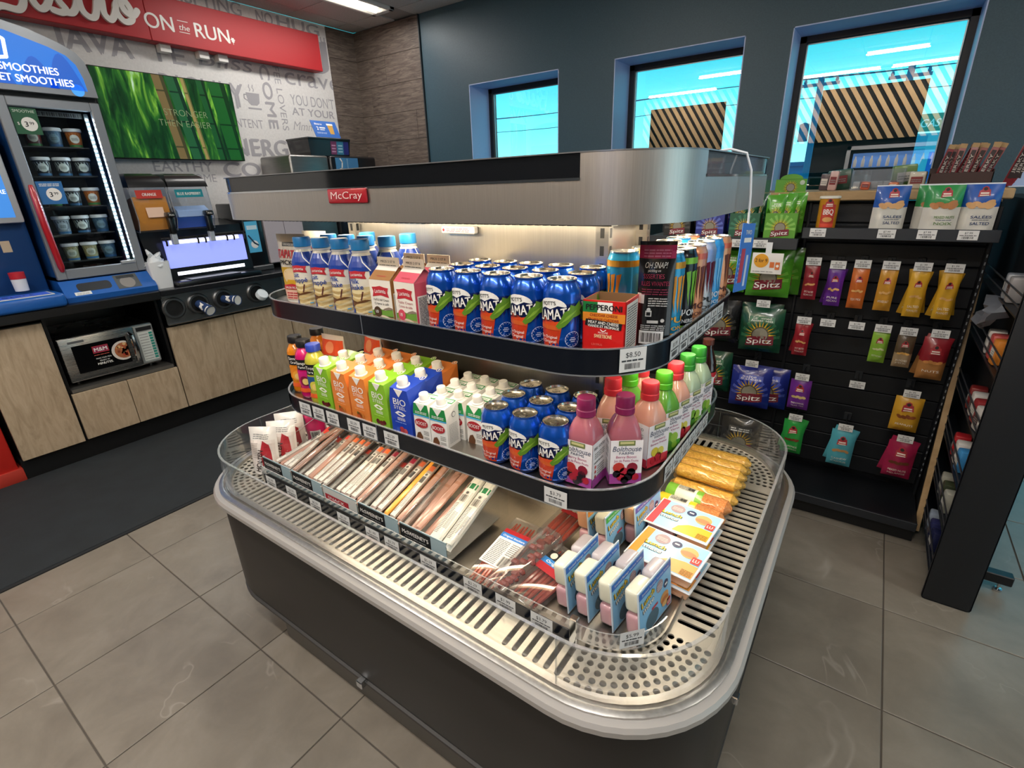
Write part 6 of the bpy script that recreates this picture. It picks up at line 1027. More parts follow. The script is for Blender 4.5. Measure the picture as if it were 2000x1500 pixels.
ob('screen_picture', P.emit(MB(), on_plane((.046, 0, 0), (0, 1, 0), (0, 0, 1)), eps=.0003), tv)
bsn = ob('bistro_sign', None, loc=(-4.38, 2.0, 2.505), label='long red sign board with raised white lettering above the counter', cat='sign'); SR = m('b01a22', .5, coat=.0, name='sign_red')
ob('board', MB().rbox(0, .105, -1.9, -.082, 0, .275, .003, SR, 1), bsn); ob('board', MB().rbox(0, .105, -.08, 1.272, 0, .275, .003, SR, 1), bsn); SW = m('ece8e2', .4)
for y in (.01, .27, .41, -.9): ob('wall_bracket', MB().box(0, .06, y - .03, y + .04, -.045, 0, m('dfddd8', .5)), bsn)
P = Pr().text('ON', -.098, .076, .092, SW, 1, 'l', .02, .178).text('the', .112, .098, .036, SW, 1, 'l', 0, .072, shear=.2).rect(.112, .15, .182, .154, SW, 1).rect(.112, .082, .182, .086, SW, 1).text('RUN', .222, .074, .092, SW, 1, 'l', .02, .247)
P.poly([(.492, .078), (.506, .092), (.502, .096), (.512, .102), (.504, .106), (.500, .116), (.492, .112), (.486, .118), (.482, .106), (.474, .102), (.484, .096), (.480, .092)], SW, 1).rect(.490, .07, .494, .08, SW, 1)
ob('lettering', P.emit(MB(), on_plane((.1055, 0, 0), (0, 1, 0), (0, 0, 1))), bsn)
def spl(pts, n=8):
    out = []
    for i in range(len(pts) - 1):
        p0, p1, p2, p3 = pts[max(i - 1, 0)], pts[i], pts[i + 1], pts[min(i + 2, len(pts) - 1)]
        for k in range(n):
            t_ = k / n; out.append(tuple(.5 * (2 * p1[j] + (p2[j] - p0[j]) * t_ + (2 * p0[j] - 5 * p1[j] + 4 * p2[j] - p3[j]) * t_ ** 2 + (3 * p1[j] - p0[j] - 3 * p2[j] + p3[j]) * t_ ** 3) for j in (0, 1)))
    return out + [pts[-1]]
def raised(pts, r=.0175):
    p = spl(pts); mb = MB()
    for i, ((y, z), (y2, z2)) in enumerate(zip(p, p[1:])):
        dy, dz = y2 - y, z2 - z; q = math.hypot(dy, dz) or 1; ny, nz = -dz / q * r, dy / q * r; x1 = .128 + .00004 * i
        mb.loft([[(x, y - ny, z - nz), (x, y2 - ny, z2 - nz), (x, y2 + ny, z2 + nz), (x, y + ny, z + nz)] for x in (.106, x1)], SW, False, True)
        mb.lathe([(r, 0), (r, x1 - .106 + .00002), (0, x1 - .106 + .00002)], SW, 12, T=Matrix.Translation((.106, y2, z2)) @ Matrix.Rotation(PI / 2, 4, 'Y'))
    return mb.mesh('script_letter', 0)
# raised script capital and small letters
ob('script_letter', raised([(-.98, .02), (-.92, .0), (-.84, .03), (-.76, .03), (-.73, .10), (-.79, .17), (-.88, .18), (-.78, .20), (-.75, .28), (-.82, .34), (-.92, .32), (-.90, .15), (-.86, .02)]), bsn)
ob('script_letter', raised([(-.72, .12), (-.69, .17), (-.69, .10), (-.665, .055), (-.63, .07), (-.595, .13)]), bsn); ob('script_letter', raised([(-.60, .12), (-.565, .19), (-.56, .12), (-.535, .075), (-.56, .055), (-.60, .06)]), bsn); ob('script_letter', raised([(-.545, .062), (-.50, .07), (-.46, .15), (-.44, .30), (-.455, .12), (-.43, .065), (-.39, .07), (-.36, .15)]), bsn); ob('script_letter', raised([(-.36, .15), (-.345, .19), (-.33, .17), (-.335, .10), (-.31, .068), (-.285, .09), (-.265, .13)]), bsn)
ob('script_letter', raised([(-.20, .20), (-.25, .17), (-.262, .12), (-.23, .075), (-.185, .09), (-.175, .14), (-.20, .19), (-.225, .17), (-.21, .13), (-.17, .118), (-.14, .15)]), bsn); ob('script_dot', MB().lathe([(0, 0), (.02, 0), (.02, .02), (0, .02)], SW, 12, T=Matrix.Translation((.106, -.68, .24)) @ Matrix.Rotation(PI / 2, 4, 'Y')), bsn)
# floor mat
mt = new_mat('mat_charcoal', .95); nt, b, N, L = nodes(mt); f = noise(nt, coords(nt, (1, 1, 1)), 260, 4, .7); f2 = noise(nt, coords(nt), 9, 4); mx = N('ShaderNodeMixRGB'); mx.inputs[0].default_value = .5; L(ramp(nt, f, [(.3, rgb('171b1d')), (.7, rgb('2a3033'))]), mx.inputs[1]); L(ramp(nt, f2, [(.3, rgb('1b1f22')), (.7, rgb('262c30'))]), mx.inputs[2]); L(mx.outputs[0], b.inputs['Base Color']); bump(nt, b, f, .6, .004)
fm = ob('floor_mat', None, loc=(-3.25, 1.45, 0), label='long charcoal floor mat in front of the oak cabinets', cat='mat'); ob('pile', MB().rbox(-.535, .53, -1.36, 2.2, .0, .008, .002, mt, 1), fm); ob('border', MB().ring(roundrect(-.545, .55, -1.375, 2.21, .01, 2), roundrect(-.53, .525, -1.355, 2.195, .01, 2), 0, .005, m('17191b', .7)), fm)

TEXT_RES = 3
# ================================================================ BLACK GONDOLA WITH NUTS AND SEEDS
GBK = m('0e1116', .45, name='gondola_black'); GWD = wood_mat('oak_edge', rgb('96784f'), rgb('ad8f66'), rgb('bfa37c'), (2, 2, 2), 1.0, .5)
gd = ob('gondola_shelving', None, loc=(-.27, 2.8, 0), label='black slatted gondola shelving with oak top behind the island case', cat='shelving')
GX = .27; GY = -2.8
def g(x0, x1, y0, y1, z0, z1, mat, name, r=.002): return ob(name, MB().rbox(x0 + GX, x1 + GX, y0 + GY, y1 + GY, z0, z1, r, mat, 1), gd)
for x0, x1 in ((-.93, -.272), (-.268, .372)):
    for k in range(15): g(x0, x1, 2.752, 2.775, .13 + .0845 * k, .13 + .0845 * k + .081, GBK, 'slat_board', .003)
    g(x0, x1, 2.435, 2.76, .075, .105, GBK, 'base_deck'); g(x0, x1, 2.455, 2.475, 0, .075, m('08090b', .5), 'kick_board'); g(x0, x1, 2.425, 2.437, .068, .108, m('20242a', .35), 'deck_lip')
g(-.93, .372, 2.775, 2.80, 0, 1.40, GBK, 'back_board', .001); g(-.275, -.262, 2.735, 2.76, .1, 1.40, GBK, 'upright'); g(.362, .374, 2.70, 2.76, .1, 1.38, GBK, 'upright'); g(-.94, -.925, 2.735, 2.76, .1, 1.40, GBK, 'upright')
sm = MB()
for k in range(34): sm.box(.366 + GX, .370 + GX, 2.6985 + GY, 2.6995 + GY, .20 + .030 * k, .212 + .030 * k, m('8f949a', .4))
ob('slot_marks', sm, gd); g(-.95, .392, 2.70, 3.25, 1.405, 1.443, GWD, 'oak_top', .004)
top = g(-.262, .365, 2.535, 2.76, 1.287, 1.300, GBK, 'top_shelf'); tl = g(-.262, .365, 2.525, 2.537, 1.262, 1.306, m('2b2f35', .4), 'top_shelf_lip'); l2 = g(-.93, -.27, 2.500, 2.512, 1.215, 1.262, m('2b2f35', .4), 'top_shelf_lip'); g(-.93, -.27, 2.51, 2.76, 1.245, 1.258, GBK, 'top_shelf')
# oak edged side panel with slanting front edge
sp = ob('side_panel', MB().loft([[(x + GX, y + GY, z) for y, z in ((2.52, .03), (2.955, 1.40), (3.2, 1.40), (3.2, .03))] for x in (.377, .392)], GBK, True, True), gd); ob('oak_edge', MB().loft([[(x + GX, y + GY, z) for y, z in ((2.506, .03), (2.941, 1.405), (2.956, 1.405), (2.521, .03))] for x in (.374, .395)], GWD, True, True), sp)
TG2 = [price_tag(.058, .034, t_, i + 20).emit(MB(), on_front(), eps=.0003).mesh('price_tag', 0) for i, t_ in enumerate(('$1.79', '$2.49', '$7.99'))]
for x, pz, py in ((-.205, 1.270, 2.5235), (.030, 1.270, 2.5235), (.155, 1.270, 2.5235), (.275, 1.270, 2.5235)): ob('price_tag', TG2[2], gd, (x + GX, py + GY, pz))
for x in (-.415, -.505, -.64): ob('price_tag', TG2[1], gd, (x + GX, 2.4985 + GY, 1.22))
# --- bags: pillow shape, crimped ends, hole strip on top
def bag(name, w, h, t, P, base, seed=1, wav=.002, split=None):
    return pouch(name, w, h, t, split or [(0, base)], P, gus=False, wav=wav, seed=seed)
LOGO = Pr().poly([(-.5, -.42), (.5, -.30), (.42, .30), (.28, .34), (.25, .52), (.0, .66), (-.25, .52), (-.28, .30), (-.44, .22)], m('a83038', .4), 1).circ(0, .38, .17, m('2c2422', .5), 2, 12).rect(-.34, -.12, .34, .02, m('e8dccf', .5), 2).rect(-.38, -.32, .38, -.22, m('e8dccf', .5), 2)
def nutbag(name, w, h, t, hexc, txt, nut='d8a868', seed=1, bottom=None, low=None):
    base = m(hexc, .32, coat=.3); P = Pr().add(LOGO, 0, h * .72, w * .42); P.text(txt[0], 0, h * .22, h * .055, m('f0e8dc', .5), 2, 'c', .01, w * .62)
    if len(txt) > 1: P.text(txt[1], 0, h * .13, h * .055, m('f0e8dc', .5), 2, 'c', .01, w * .62)
    rn = random.Random(seed)
    for i in range(4): P.circ((i - 1.5) * w * .16, h * (.44 + .04 * rn.random()), w * .12, m(nut, .5), 2 + i % 2, 10, w * .075, rn.uniform(-.8, .8))
    if bottom: P.rect(-w / 2, h * .03, w / 2, h * .12, m(bottom, .4), 1)
    return bag(name, w, h, t * 1.35, P, base, seed, .004, [(0, m(low, .35, coat=.3)), (.45, base)] if low else None)
HK = Kit('peg_hook'); HK.part('prong', MB().tube([(0, 0, .0), (0, -.14, .0), (0, -.15, .006)], .003, m('25282c', .35, .6), 6)); HK.part('tag_arm', MB().tube([(0, 0, .02), (0, -.155, .018)], .002, m('25282c', .35, .6), 5)); HK.part('back_plate', MB().rbox(-.016, .016, -.004, .004, -.012, .03, .002, m('25282c', .4), 1)); HK.part('price_tag', price_tag(.058, .034, '$1.99', 31).emit(MB(), on_front(), eps=.0003))
HK.parts[-1] = (HK.parts[-1][0], HK.parts[-1][1], [])
for v in HK.parts[-1][1].vertices: v.co.y -= .158; v.co.z -= .004
YP = 2.752
PEG = [  # x, hook z, width, height, thickness, colour, words, count, what, extra
 (-.205, 1.135, .058, .155, .02, '8c1c2c', ('SPICY SALTED', 'PECANS SALES'), 1, 'slim dark red nut bag on upper peg row', {}),
 (-.112, 1.125, .062, .165, .02, '5c2488', ('PURE', 'PECAN'), 2, 'slim purple nut bag on upper peg row', {}),
 (-.025, 1.133, .060, .175, .022, 'bf6428', ('TEX MEX',), 1, 'slim burnt orange nut bag on upper peg row', {}),
 (.072, 1.133, .060, .175, .022, 'c08a2e', ('SMOKED SALT',), 1, 'slim golden brown nut bag on upper peg row', {}),
 (.175, 1.133, .060, .190, .022, 'd0a02c', ('SALTED', 'PEANUTS'), 3, 'slim yellow peanut bag on fifth peg of upper row', {}),
 (.272, 1.133, .060, .190, .022, 'd0a02c', ('SALTED', 'PEANUTS'), 3, 'slim yellow peanut bag on last peg of upper row', {}),
 (-.200, .870, .062, .155, .022, '96202c', ('SPICY SALTED', 'PECANS SALES'), 2, 'slim dark red nut bag on second peg row', {}),
 (-.107, .870, 0, 0, 0, '', (), 0, '', {}), (.001, .870, 0, 0, 0, '', (), 0, '', {}),
 (.096, .870, .060, .140, .022, '86b43a', ('PISTACHIO',), 1, 'lime green pistachio bag on second peg row', dict(nut='c9cf9a')),
 (.184, .868, .062, .145, .024, '5a4a38', ('MUNCHIES', 'MIX'), 1, 'brown mixed nut bag with clear lower half', dict(nut='e0b060', low='a48c6c')),
 (.286, .872, .090, .185, .040, '8c1f2a', ('NUTS',), 2, 'large red bag of nuts with blue band', dict(nut='c98a4c', low='b07a44')),
 (-.165, .600, .088, .155, .026, '6a2a8c', ('PHENOMENAL', 'TRAIL MIX'), 1, 'purple trail mix bag on third peg row', dict(nut='d8c080')),
 (.052, .604, 0, 0, 0, '', (), 0, '', {}),
 (.250, .600, .100, .165, .034, 'c9982c', ('PEANUTS',), 1, 'wide mustard yellow peanut bag on third peg row', dict(nut='8c4c24')),
 (-.160, .390, .092, .185, .030, '2c9c44', ('ALMONDS', 'AMANDES'), 2, 'bright green almond pouch on lowest peg row', dict(nut='7c3c22')),
 (.047, .388, .098, .190, .030, '4fa4b4', ('CASHEW', 'CAJOUS'), 2, 'turquoise cashew pouch on lowest peg row', dict(nut='b88a58')),
 (.270, .390, .105, .185, .030, '9c1f48', ('MIXED NUTS', 'MELANGE'), 2, 'crimson mixed nuts pouch on lowest peg row', dict(nut='6c3a22'))]
for n, (x, z, w, h, t_, c, tx, cnt, what, ex) in enumerate(PEG):
    hk = HK.put((x, YP, z + .012), 0, ('peg hook holding the ' + what) if cnt else 'empty peg hook with price tag, %s' % ('second on second peg row', 'third on second peg row', 'middle of third peg row')[(n > 7) + (n > 8)], 'peg hook', 'peg hooks of the nut display')
    if not cnt: continue
    kk = nutbag('nut_bag', w, h, t_, c, tx, seed=n + 1, **ex)
    if n == 11:
        pass
    for j in range(cnt):
        dx, rr_ = ((0, 0), (-.018, .16), (.020, -.14))[j]; kk.put((x + dx - math.sin(rr_) * h * -1 * 0, YP - .135 + .042 * j, z - h + .008), (math.radians(4), rr_, .0), what + ('' if cnt == 1 else (', front one', ', one behind leaning left', ', one behind leaning right')[j]), 'nut bag', 'bags on the nut pegs')
# --- top shelf goods
k = Kit('snack_canister'); pf = [(.0, 0), (.034, 0), (.036, .003), (.036, .118), (.037, .120)]; k.part('can', MB().lathe(pf, m('c98a24', .4, coat=.2), 22)); k.part('lid', MB().lathe([(.037, .118), (.039, .119), (.039, .126), (.036, .128), (0, .128)], m('e8e2d2', .45), 22))
k.part('label_print', Pr().rect(-.026, .004, .026, .095, m('b8382a', .4), 0).add(LOGO, 0, .098, .032, 1).text('BBQ', 0, .056, .022, WH, 2, 'c', .02, .036).circ(0, .036, .018, m('d09a58', .5), 2, 12, .010).rect(-.026, .006, .026, .02, m('d84a34', .4), 1).emit(MB(), on_can(.036, .036), .006)); k.put((-.188, 2.60, 1.300), .12, 'tall barbecue snack canister on the top shelf', 'canister')
def standbag(hexc, txt, nuts, seed):
    w, h = .112, .165; P = Pr().add(LOGO, .004, h * .80, .034).text(txt[0], .012, h * .26, .010, m('2c4470', .5) if hexc[:2] == '1f' else m('6c8c54', .5), 2, 'c', .02, .06).lines(-.012, h * .22, .036, h * .25, 1, m('6c7484', .5), 2).text(txt[1], .012, h * .12, .011, m('2c4470', .5) if hexc[:2] == '1f' else m('6c8c54', .5), 2, 'c', .02, .054).rect(-.056, h * .485, .056, h * .50, m('dcdcd6', .4), 1)
    for dx, dy, a, b_ in ((-.026, .50, .016, .010), (-.010, .53, .015, .009), (.010, .50, .017, .010), (.026, .55, .016, .010), (.030, .49, .016, .009)): P.circ(dx, h * dy + .006, a, m(nuts, .5), 3, 12, b_, dx * 20)
    return pouch('nut_pouch', w, h, .05, [(0, m('d2d0c8', .35, coat=.3)), (.49, m(hexc, .32, coat=.3)), (.975, m('d8dce0', .4))], P, True, seed=seed, wav=.003)
ks, kgr = standbag('1f54a8', ('SALÉES', 'SALTED'), 'd8a874', 3), standbag('2a8c48', ('MIXED NUTS', 'NOIX'), 'b87c4c', 4)
ks.put((.022, 2.60, 1.300), .10, 'blue and white nut pouch next to the canister side of top shelf', 'pouch', 'nut pouches on the top shelf'); kgr.put((.182, 2.58, 1.300), .05, 'green and white nut pouch, front of the pair on top shelf', 'pouch', 'nut pouches on the top shelf'); kgr.put((.158, 2.65, 1.300), .05, 'green and white nut pouch behind its twin on top shelf', 'pouch', 'nut pouches on the top shelf'); ks.put((.290, 2.60, 1.300), .0, 'blue and white nut pouch at the right end of top shelf', 'pouch', 'nut pouches on the top shelf')
# --- sunflower seed bags and display boxes
def flower(P, cx, cy, r, l=2):
    for i in range(18): a = PI * (i / 17 * 1.5 - .25); P.poly([(cx + r * .5 * math.cos(a - .12), cy + r * .5 * math.sin(a - .12)), (cx + r * math.cos(a), cy + r * math.sin(a)), (cx + r * .5 * math.cos(a + .12), cy + r * .5 * math.sin(a + .12))], m('d8b22c' if i % 2 else 'b88a1c', .45), l)
    P.circ(cx, cy, r * .55, m('4a4436', .5), l + 1, 18); P.circ(cx, cy, r * .48, m('8c8878', .5), l + 2, 18)
def spitz(P, cx, cy, w, l=5):
    P.poly([(cx - w * .5, cy - w * .18), (cx + w * .52, cy - w * .06), (cx + w * .5, cy + w * .30), (cx - w * .45, cy + w * .20)], m('7c2434', .4), l); P.text('Spitz', cx, cy - w * .05, w * .24, m('2c1418', .4), l + 1, 'c', .07, w * .94, shear=.12, rot=.10); P.text('Spitz', cx, cy - w * .045, w * .225, WH, l + 2, 'c', .02, w * .9, shear=.12, rot=.10)
def seedbag(hexc, hi, txt, seed):
    w, h = .185, .215; P = Pr()
    for i in range(9): a = PI * (i / 8); P.poly([(0, h * .38), (.085 * math.cos(a - .09), h * .38 + .09 * math.sin(a - .09)), (.085 * math.cos(a + .09), h * .38 + .09 * math.sin(a + .09))], m(hi, .35, coat=.3), 1)
    flower(P, 0, h * .42, .070); spitz(P, 0, h * .25, .120); P.rect(-.055, h * .70, .055, h * .82, m(hi, .35), 1)
    if txt: P.text(txt[0], 0, h * .765, .011, WH, 2, 'c', .01, .08).text(txt[1], 0, h * .715, .011, WH, 2, 'c', .01, .095)
    else: P.lines(-.045, h * .715, .045, h * .81, 2, WH, 2)
    return bag('seed_bag', w, h, .07, P, m(hexc, .25, coat=.5), seed, .006)
kgr2, kdk, kbk, kbu = seedbag('4f9c2a', '6cb43c', None, 1), seedbag('174a34', '2c6a48', ('Seasoned', 'Assaisonnées'), 2), seedbag('1c1d1f', '3c3c3c', None, 3), seedbag('22308c', '4a5cc0', ('Salted', 'Salées'), 4)
for kk, x, z, y, rz, lab in ((kgr2, -.378, .985, 2.62, .05, 'bright green sunflower seed bag right of the blue hanging tag'), (kgr2, -.575, .99, 2.64, .10, 'bright green sunflower seed bag left of the blue hanging tag'), (kgr2, -.345, .99, 2.70, -.10, 'bright green sunflower seed bag behind the front right one'), (kdk, -.375, .715, 2.62, .05, 'dark green sunflower seed bag in the middle row'), (kbk, -.575, .735, 2.62, .15, 'black sunflower seed bag in the middle row'), (kdk, -.395, .72, 2.70, .08, 'dark green sunflower seed bag behind the front one'),
                             (kbu, -.385, .415, 2.62, .08, 'blue sunflower seed bag, left of the pair in the lower row'), (kbu, -.315, .405, 2.69, -.05, 'blue sunflower seed bag, right of the pair in the lower row'), (kdk, -.58, .47, 2.62, .1, 'dark green sunflower seed bag in the lower row behind the bottles'), (kbk, -.40, .125, 2.62, .08, 'dark seed bag standing on the base deck')):
    kk.put((x, y, z), rz, lab, 'seed bag', 'sunflower seed bags')
for x, z, lab in ((-.375, .948, 'peg hook above the dark green seed bag in the middle row'), (-.575, .965, 'peg hook above the black seed bag in the middle row'), (-.385, .650, 'peg hook above the blue seed bags in the lower row')): HK.put((x, 2.722, z), 0, lab, 'peg hook', 'peg hooks of the seed display')
def dbox(hexc, hi, arched):
    k = Kit('seed_display_box'); w, d = .125, .20; c, c2 = m(hexc, .4), m(hi, .4); b = MB().box(-w / 2, w / 2, 0, .003, 0, .105, c).box(-w / 2, -w / 2 + .002, 0, d, 0, .105, c).box(w / 2 - .002, w / 2, 0, d, 0, .105, c).box(-w / 2, w / 2, 0, d, 0, .003, c)
    for s_ in (-1, 1): b.add([(s_ * w / 2, 0, .105), (s_ * w / 2, d, .105), (s_ * w / 2, d, .17)], [(0, 1, 2)], c)
    b.box(-w / 2, w / 2, d - .003, d, 0, .24, c); k.part('carton', b, smooth=0); P = Pr()
    for i in range(9): a = PI * i / 8; P.poly([(0, .04), (.06 * math.cos(a - .1), .04 + .06 * math.sin(a - .1)), (.06 * math.cos(a + .1), .04 + .06 * math.sin(a + .1))], c2, 0)
    flower(P, 0, .045, .040); spitz(P, 0, .018, .072); q = P.emit(MB(), on_front(0), box=(-w / 2, 0, w / 2, .105))
    if arched:
        P = Pr().conv([(.046 * math.cos(a), .24 + .022 * math.sin(a)) for a in [PI * i / 12 for i in range(13)]], c, 0); flower(P, 0, .205, .032, 1); P.circ(.045, .225, .010, m('b9c8b4', .5), 1); P.emit(q, on_front(d - .004))
    k.part('label_print', q, smooth=0); return k
BX = [(-.352, dbox('5c9c34', '86c05a', True), kgr2, 'green', 'green display box of sunflower seeds with round crest'), (-.500, dbox('1f5a44', '3c7c62', False), kdk, 'dark green', 'dark green display box of sunflower seeds beside the green one'), (-.648, dbox('2a3488', '5a6cc0', False), kbu, 'blue', 'blue display box of sunflower seeds under the canopy end'), (-.800, dbox('1c1d1f', '4a4a4a', False), kbk, 'black', 'black display box of sunflower seeds farthest left')]
kmini = {}
for i, (x, kb_, sb, cn, lab) in enumerate(BX):
    kb_.put((x, 2.535, 1.258), .05, lab, 'display box', 'sunflower seed display boxes')
    for j in range(3): sb.put((x - .036 + .036 * j, 2.60 + .018 * j, 1.268 + .004 * j), (-.05, 0, .15 * (1 - j)), '%s small seed bag, %s from left in the %s display box' % (cn, ORD[j], cn), 'seed bag', 'small seed bags in display boxes', scale=(.42, .5, .78))
sg = ob('promo_card', None, loc=(-.375, 2.49, 1.11), label='white promotion card with orange circle hanging over the green seed bag', cat='card'); ob('card', MB().rbox(-.062, .062, -.001, .001, 0, .09, .0004, m('e9e7e2', .5), 1), sg); ob('hanger', MB().box(-.012, .012, -.0012, .0008, .088, .135, m('dfe3e6', .4)), sg)
ob('print', Pr().circ(-.024, .056, .030, m('e2a02c', .45), 1, 22).text('2 for 9', -.024, .050, .016, m('3a2410', .5), 2, 'c', .02, .048).rect(.012, .028, .030, .052, m('d8743c', .45), 2).rect(.034, .020, .052, .052, m('d8743c', .45), 2).circ(.043, .036, .006, WH, 3, 10).lines(-.055, .008, .03, .014, 1, GRAYINK, 1).emit(MB(), on_front(-.0012)), sg)
# --- goods on the oak top
def smallpack(hexc, w, h, t_): return MB().rbox(-w / 2, w / 2, -t_ / 2, t_ / 2, 0, h, min(.006, t_ * .3), m(hexc, .35, coat=.3), 2)
bn_ = ob('candy_tub', None, loc=(-.045, 2.99, 1.443), label='clear tub of wrapped candy on the oak top', cat='tub'); ob('tub', MB().ring(roundrect(-.10, .10, -.07, .07, .01, 3), roundrect(-.096, .096, -.066, .066, .008, 3), 0, .085, see_through('tub_clear', (.85, .87, .9), .08, .03, add=(.10, (.8, .85, .9)))), bn_); ob('tub_base', MB().box(-.096, .096, -.066, .066, .0, .004, m('9aa0a8', .4)), bn_)
rnd = random.Random(8); cn = 0
for i in range(14):
    x, y = -.045 - .075 + .0125 * (i % 7) * 1.8, 2.955 + .035 * (i // 7); c = rnd.choice(('d8d4cc', 'e4e0d8', 'c8502c', '8c3c2c', 'cfc8c0')); o = ob('wrapped_candy', smallpack(c, .028, .03, .018), None, (x, y, 1.449), rnd.uniform(-.8, .8), label='wrapped candy in the clear tub, %s from left in %s row' % (ORD[i % 7], ROW[i // 7]), cat='candy', group='wrapped candies in the tub')
for i, (x, y, c, w, h, lab) in enumerate(((-.215, 2.93, 'c9a49c', .035, .085, 'pink and white packet at the left end of oak top'), (-.25, 2.97, '5a4a4c', .04, .075, 'dark striped packet at the left end of oak top'), (-.19, 3.02, '244c3c', .10, .09, 'dark green box behind the candy tub'), (.055, 3.02, '6c8c4c', .09, .10, 'light green pack behind the candy tub'), (.10, 2.94, 'c4bfae', .06, .07, 'crumpled beige packet right of the candy tub'), (.155, 2.93, 'd9d6ce', .045, .055, 'white tilted card beside beige packet'), (.185, 2.98, '3c3430', .045, .075, 'small dark house shaped box near the red sticks'), (.02, 2.92, 'c86c3c', .035, .03, 'small orange packet in front of candy tub'), (-.085, 2.91, 'b8583c', .035, .035, 'small rust coloured packet at the tub corner'))):
    k = Kit('snack_packet'); k.part('wrapper', smallpack(c, w, h, .03)); k.part('label_print', Pr().rect(-w * .35, h * .3, w * .35, h * .7, m('d8d2c8' if i % 2 else '7c2c30', .5), 1).lines(-w * .3, h * .4, w * .3, h * .6, 2, GRAYINK, 2).emit(MB(), on_front(-.0152))); k.put((x, y, 1.443), (0, rnd.uniform(-.1, .1), rnd.uniform(-.4, .4)), lab, 'packet', 'packets on the oak top')
jb = ob('jerky_box', None, loc=(.235, 2.90, 1.443), label='dark open box holding upright red jerky sticks', cat='box'); ob('carton', MB().box(-.10, .10, -.045, -.042, 0, .06, m('3a2420', .5)).box(-.10, .10, .042, .045, 0, .08, m('3a2420', .5)).box(-.10, -.097, -.045, .045, 0, .07, m('3a2420', .5)).box(.097, .10, -.045, .045, 0, .07, m('3a2420', .5)), jb)
kj = Kit('jerky_stick'); kj.part('wrapper', MB().loft([[(x, y, z) for x, y in ((-.011 * q, -.004 * p), (.011 * q, -.004 * p), (.011 * q, .004 * p), (-.011 * q, .004 * p))] for z, q, p in ((0, 1, .3), (.012, 1, 1), (.150, 1, 1), (.165, 1, .3))], m('7c1f28', .3, coat=.4), True, True)); kj.part('label_print', Pr().rect(-.011, .150, .011, .166, m('a8885c', .5), 1).rect(-.006, .03, .008, .14, m('2c1c1c', .4), 1).text('JERKY', .0055, .05, .010, m('b9b0a8', .5), 2, 'l', .03, .075, rot=PI / 2).emit(MB(), on_front(-.0046)))
for i in range(12): x = .155 + .0145 * i + rnd.uniform(-.003, .003); kj.put((x, 2.89 + .018 * (i % 3 - 1), 1.446), (rnd.uniform(-.04, .04), rnd.uniform(.05, .30), rnd.uniform(-.3, .3)), 'red jerky stick in the dark box, number %s from the left' % (ORD[i] if i < 10 else ('eleven', 'twelve')[i - 10]), 'jerky stick', 'jerky sticks in the box')
for i in range(3): kj.put((.385 + .014 * i, 2.93, 1.446), (0, .22, .1), 'red jerky stick by the poster stand, %s from left' % ORD[i], 'jerky stick', 'jerky sticks by the poster stand')
ps = ob('poster_stand', None, loc=(.485, 2.93, 1.443), label='slanted clear stand with pale blue poster at the right edge', cat='sign stand'); ob('sheet', MB().loft([[(x, y, z) for x, z in ((-.08, 0), (-.02, .135), (.12, .17), (.12, 0))] for y in (-.004, .0)], m('9fb2d4', .4), True, True), ps); ob('poster_print', Pr().poly([(-.04, .02), (-.01, .10), (.01, .10), (.0, .03)], m('4a64a4', .4), 1).poly([(.04, .02), (.06, .11), (.09, .09), (.08, .03)], m('3a3c48', .5), 1).emit(MB(), on_front(-.0042)), ps); ob('foot', MB().box(-.09, .12, -.03, .03, 0, .004, m('c9d4e4', .3)), ps)
# --- narrow end unit with pockets on its left side
pw = ob('end_display_unit', None, loc=(.4625, 2.28, 0), label='narrow black display unit with product pockets on its left side, right edge', cat='display unit')
ob('end_panel', MB().rbox(-.0715, .0735, -.200, -.185, .0, 1.45, .012, m('10141a', .5), 2), pw); ob('back_panel', MB().box(-.012, .072, -.19, 1.25, .03, 1.40, GBK), pw)
for z in (.10, .28, .46, .66, .88, 1.08): ob('pocket_shelf', MB().box(-.068, -.012, -.185, .60, z, z + .006, m('1a1e24', .4)), pw); ob('pocket_rail', MB().tube([(-.068, -.185, z + .035), (-.068, .60, z + .035)], .003, m('2c3036', .4), 6), pw); ob('pocket_rail', MB().tube([(-.068, -.185, z + .07), (-.068, .60, z + .07)], .003, m('2c3036', .4), 6), pw)
ob('foot_beam', MB().rbox(-.02, .02, .0, .04, .03, .06, .003, GBK, 1).rbox(.06, .20, -.015, .025, .04, .08, .003, GBK, 1), pw); ob('levelling_foot', MB().lathe([(.014, 0), (.014, .008), (.005, .01), (.005, .04)], CHROME, 10, .17, .005, cap0=True), pw)
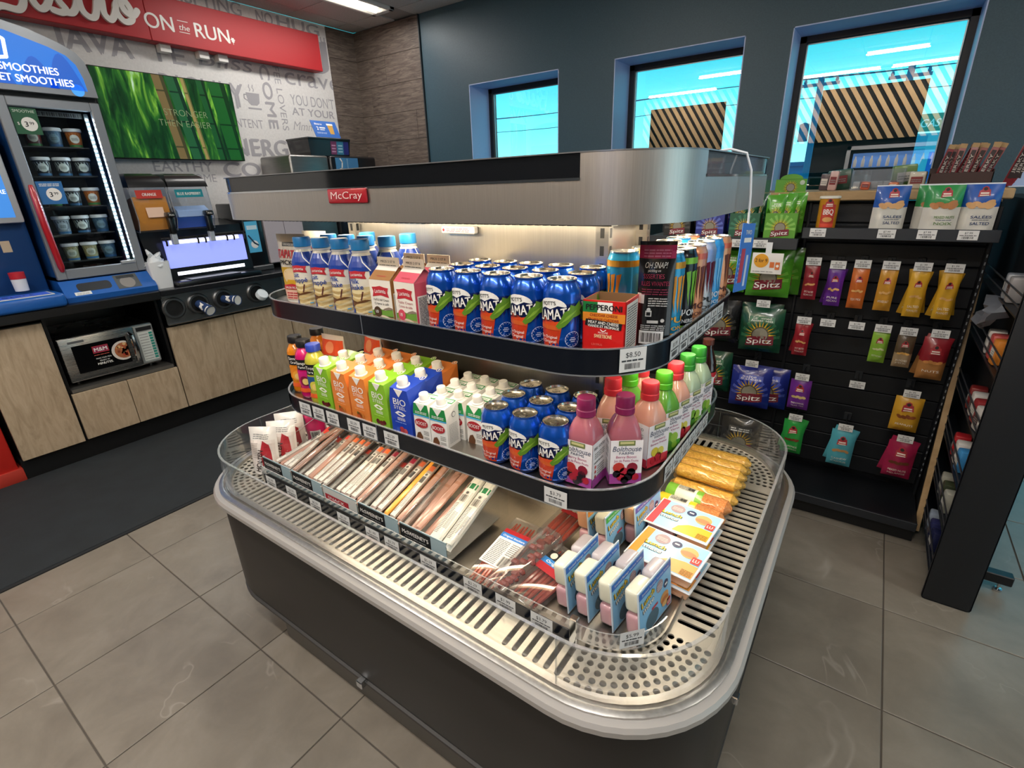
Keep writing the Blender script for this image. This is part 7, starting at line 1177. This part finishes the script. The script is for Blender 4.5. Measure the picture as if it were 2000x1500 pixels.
for i, (z, cs) in enumerate(((.106, ('8c98a8', '2c2f5c', '1f2448')), (.286, ('9c9c90', '3c4430', 'a8a89c')), (.466, ('b0242c', 'd8d4d0', '3f8cc8')), (.666, ('7c2424', 'd0ccc8', '9c3034', 'c9c4c0')), (.886, ('c9c6c4', 'c4504c', 'e08a34')), (1.086, ('8c9098', 'a09c9c')))):
    for j, c in enumerate(cs):
        k = Kit('snack_bar_pack'); k.part('wrapper', MB().rbox(-.035, .035, -.035, .035, 0, .12, .010, m(c, .35, coat=.3), 2)); k.part('label_print', Pr().rect(-.025, .03, .025, .08, m('d8d4cc' if j % 2 == 0 else '4a2c2c', .5), 1).lines(-.02, .04, .02, .07, 3, GRAYINK, 2).emit(MB(), on_plane((-.0352, 0, 0), (0, -1, 0), (0, 0, 1)))); k.put((.4625 - .040, 2.42 - .075 * j, z + .001), .1 * (j - 1), 'snack pack in the end unit, %s from the wall on pocket row %s from floor' % (ORD[j], ORD[i]), 'snack pack', 'snack packs in the end unit', scale=.72)
# grey bag hanging from the pocket edge
k = Kit('hanging_bag'); k.part('film', MB().loft([[(-.03 + .02 * math.sin(a * 3 + s_) + (.0 if s_ < 3 else .01), .10 * math.cos(a) * (.5 + .2 * s_), .02 * s_ + .03 * math.sin(a)) for a in [2 * PI * i / 12 for i in range(12)]] for s_ in range(4)], m('5c6068', .3, coat=.3), True, True)); k.put((.395, 2.40, 1.00), (0, .3, .1), 'crumpled dark grey plastic bag hanging at the end unit', 'bag')

# ================================================================ words for parts that look different from the rest of their thing
PL = {('milkshake_bottle', 'cap'): 'bright blue screw cap', ('beverage_can', 'lid'): 'silver can lid with pull tab', ('drink_carton', 'cap'): 'white ribbed screw cap', ('nutrition_carton', 'cap'): 'white ribbed screw cap', ('cream_carton', 'top_seal'): 'cream coloured folded top seam with date stamp', ('energy_drink_can', 'lid'): 'silver can lid', ('island_case', 'canopy'): 'brushed steel canopy band', ('island_case', 'skirt'): 'charcoal skirt', ('island_case', 'bumper'): 'light grey bumper strip', ('island_case', 'guard_pane'): 'clear acrylic guard pane', ('island_case', 'tray_guard'): 'clear tray front with price tags', ('island_case', 'column'): 'brushed steel centre column', ('smoothie_freezer', 'handle'): 'long red door handle', ('smoothie_freezer', 'header'): 'grey arched header housing', ('smoothie_freezer', 'header_panel'): 'lit blue header panel with white words', ('microwave_oven', 'handle'): 'chrome bar handle', ('slush_machine', 'light_panel'): 'glowing violet white back panel', ('bistro_sign', 'script_letter'): 'raised white script letter', ('snack_canister', 'lid'): 'cream plastic lid', ('blender_station', 'screen'): 'tilted touch screen in silver frame', ('smoothie_cup', 'lid'): 'white cup lid', ('sport_drink_bottle', 'cap'): 'coloured screw cap', ('gondola_shelving', 'oak_top'): 'oak counter top'}
for o in bpy.data.objects:
    if o.parent:
        t_ = PL.get((o.parent.name.split('.')[0], o.name.split('.')[0]))
        if t_: o['label'] = t_
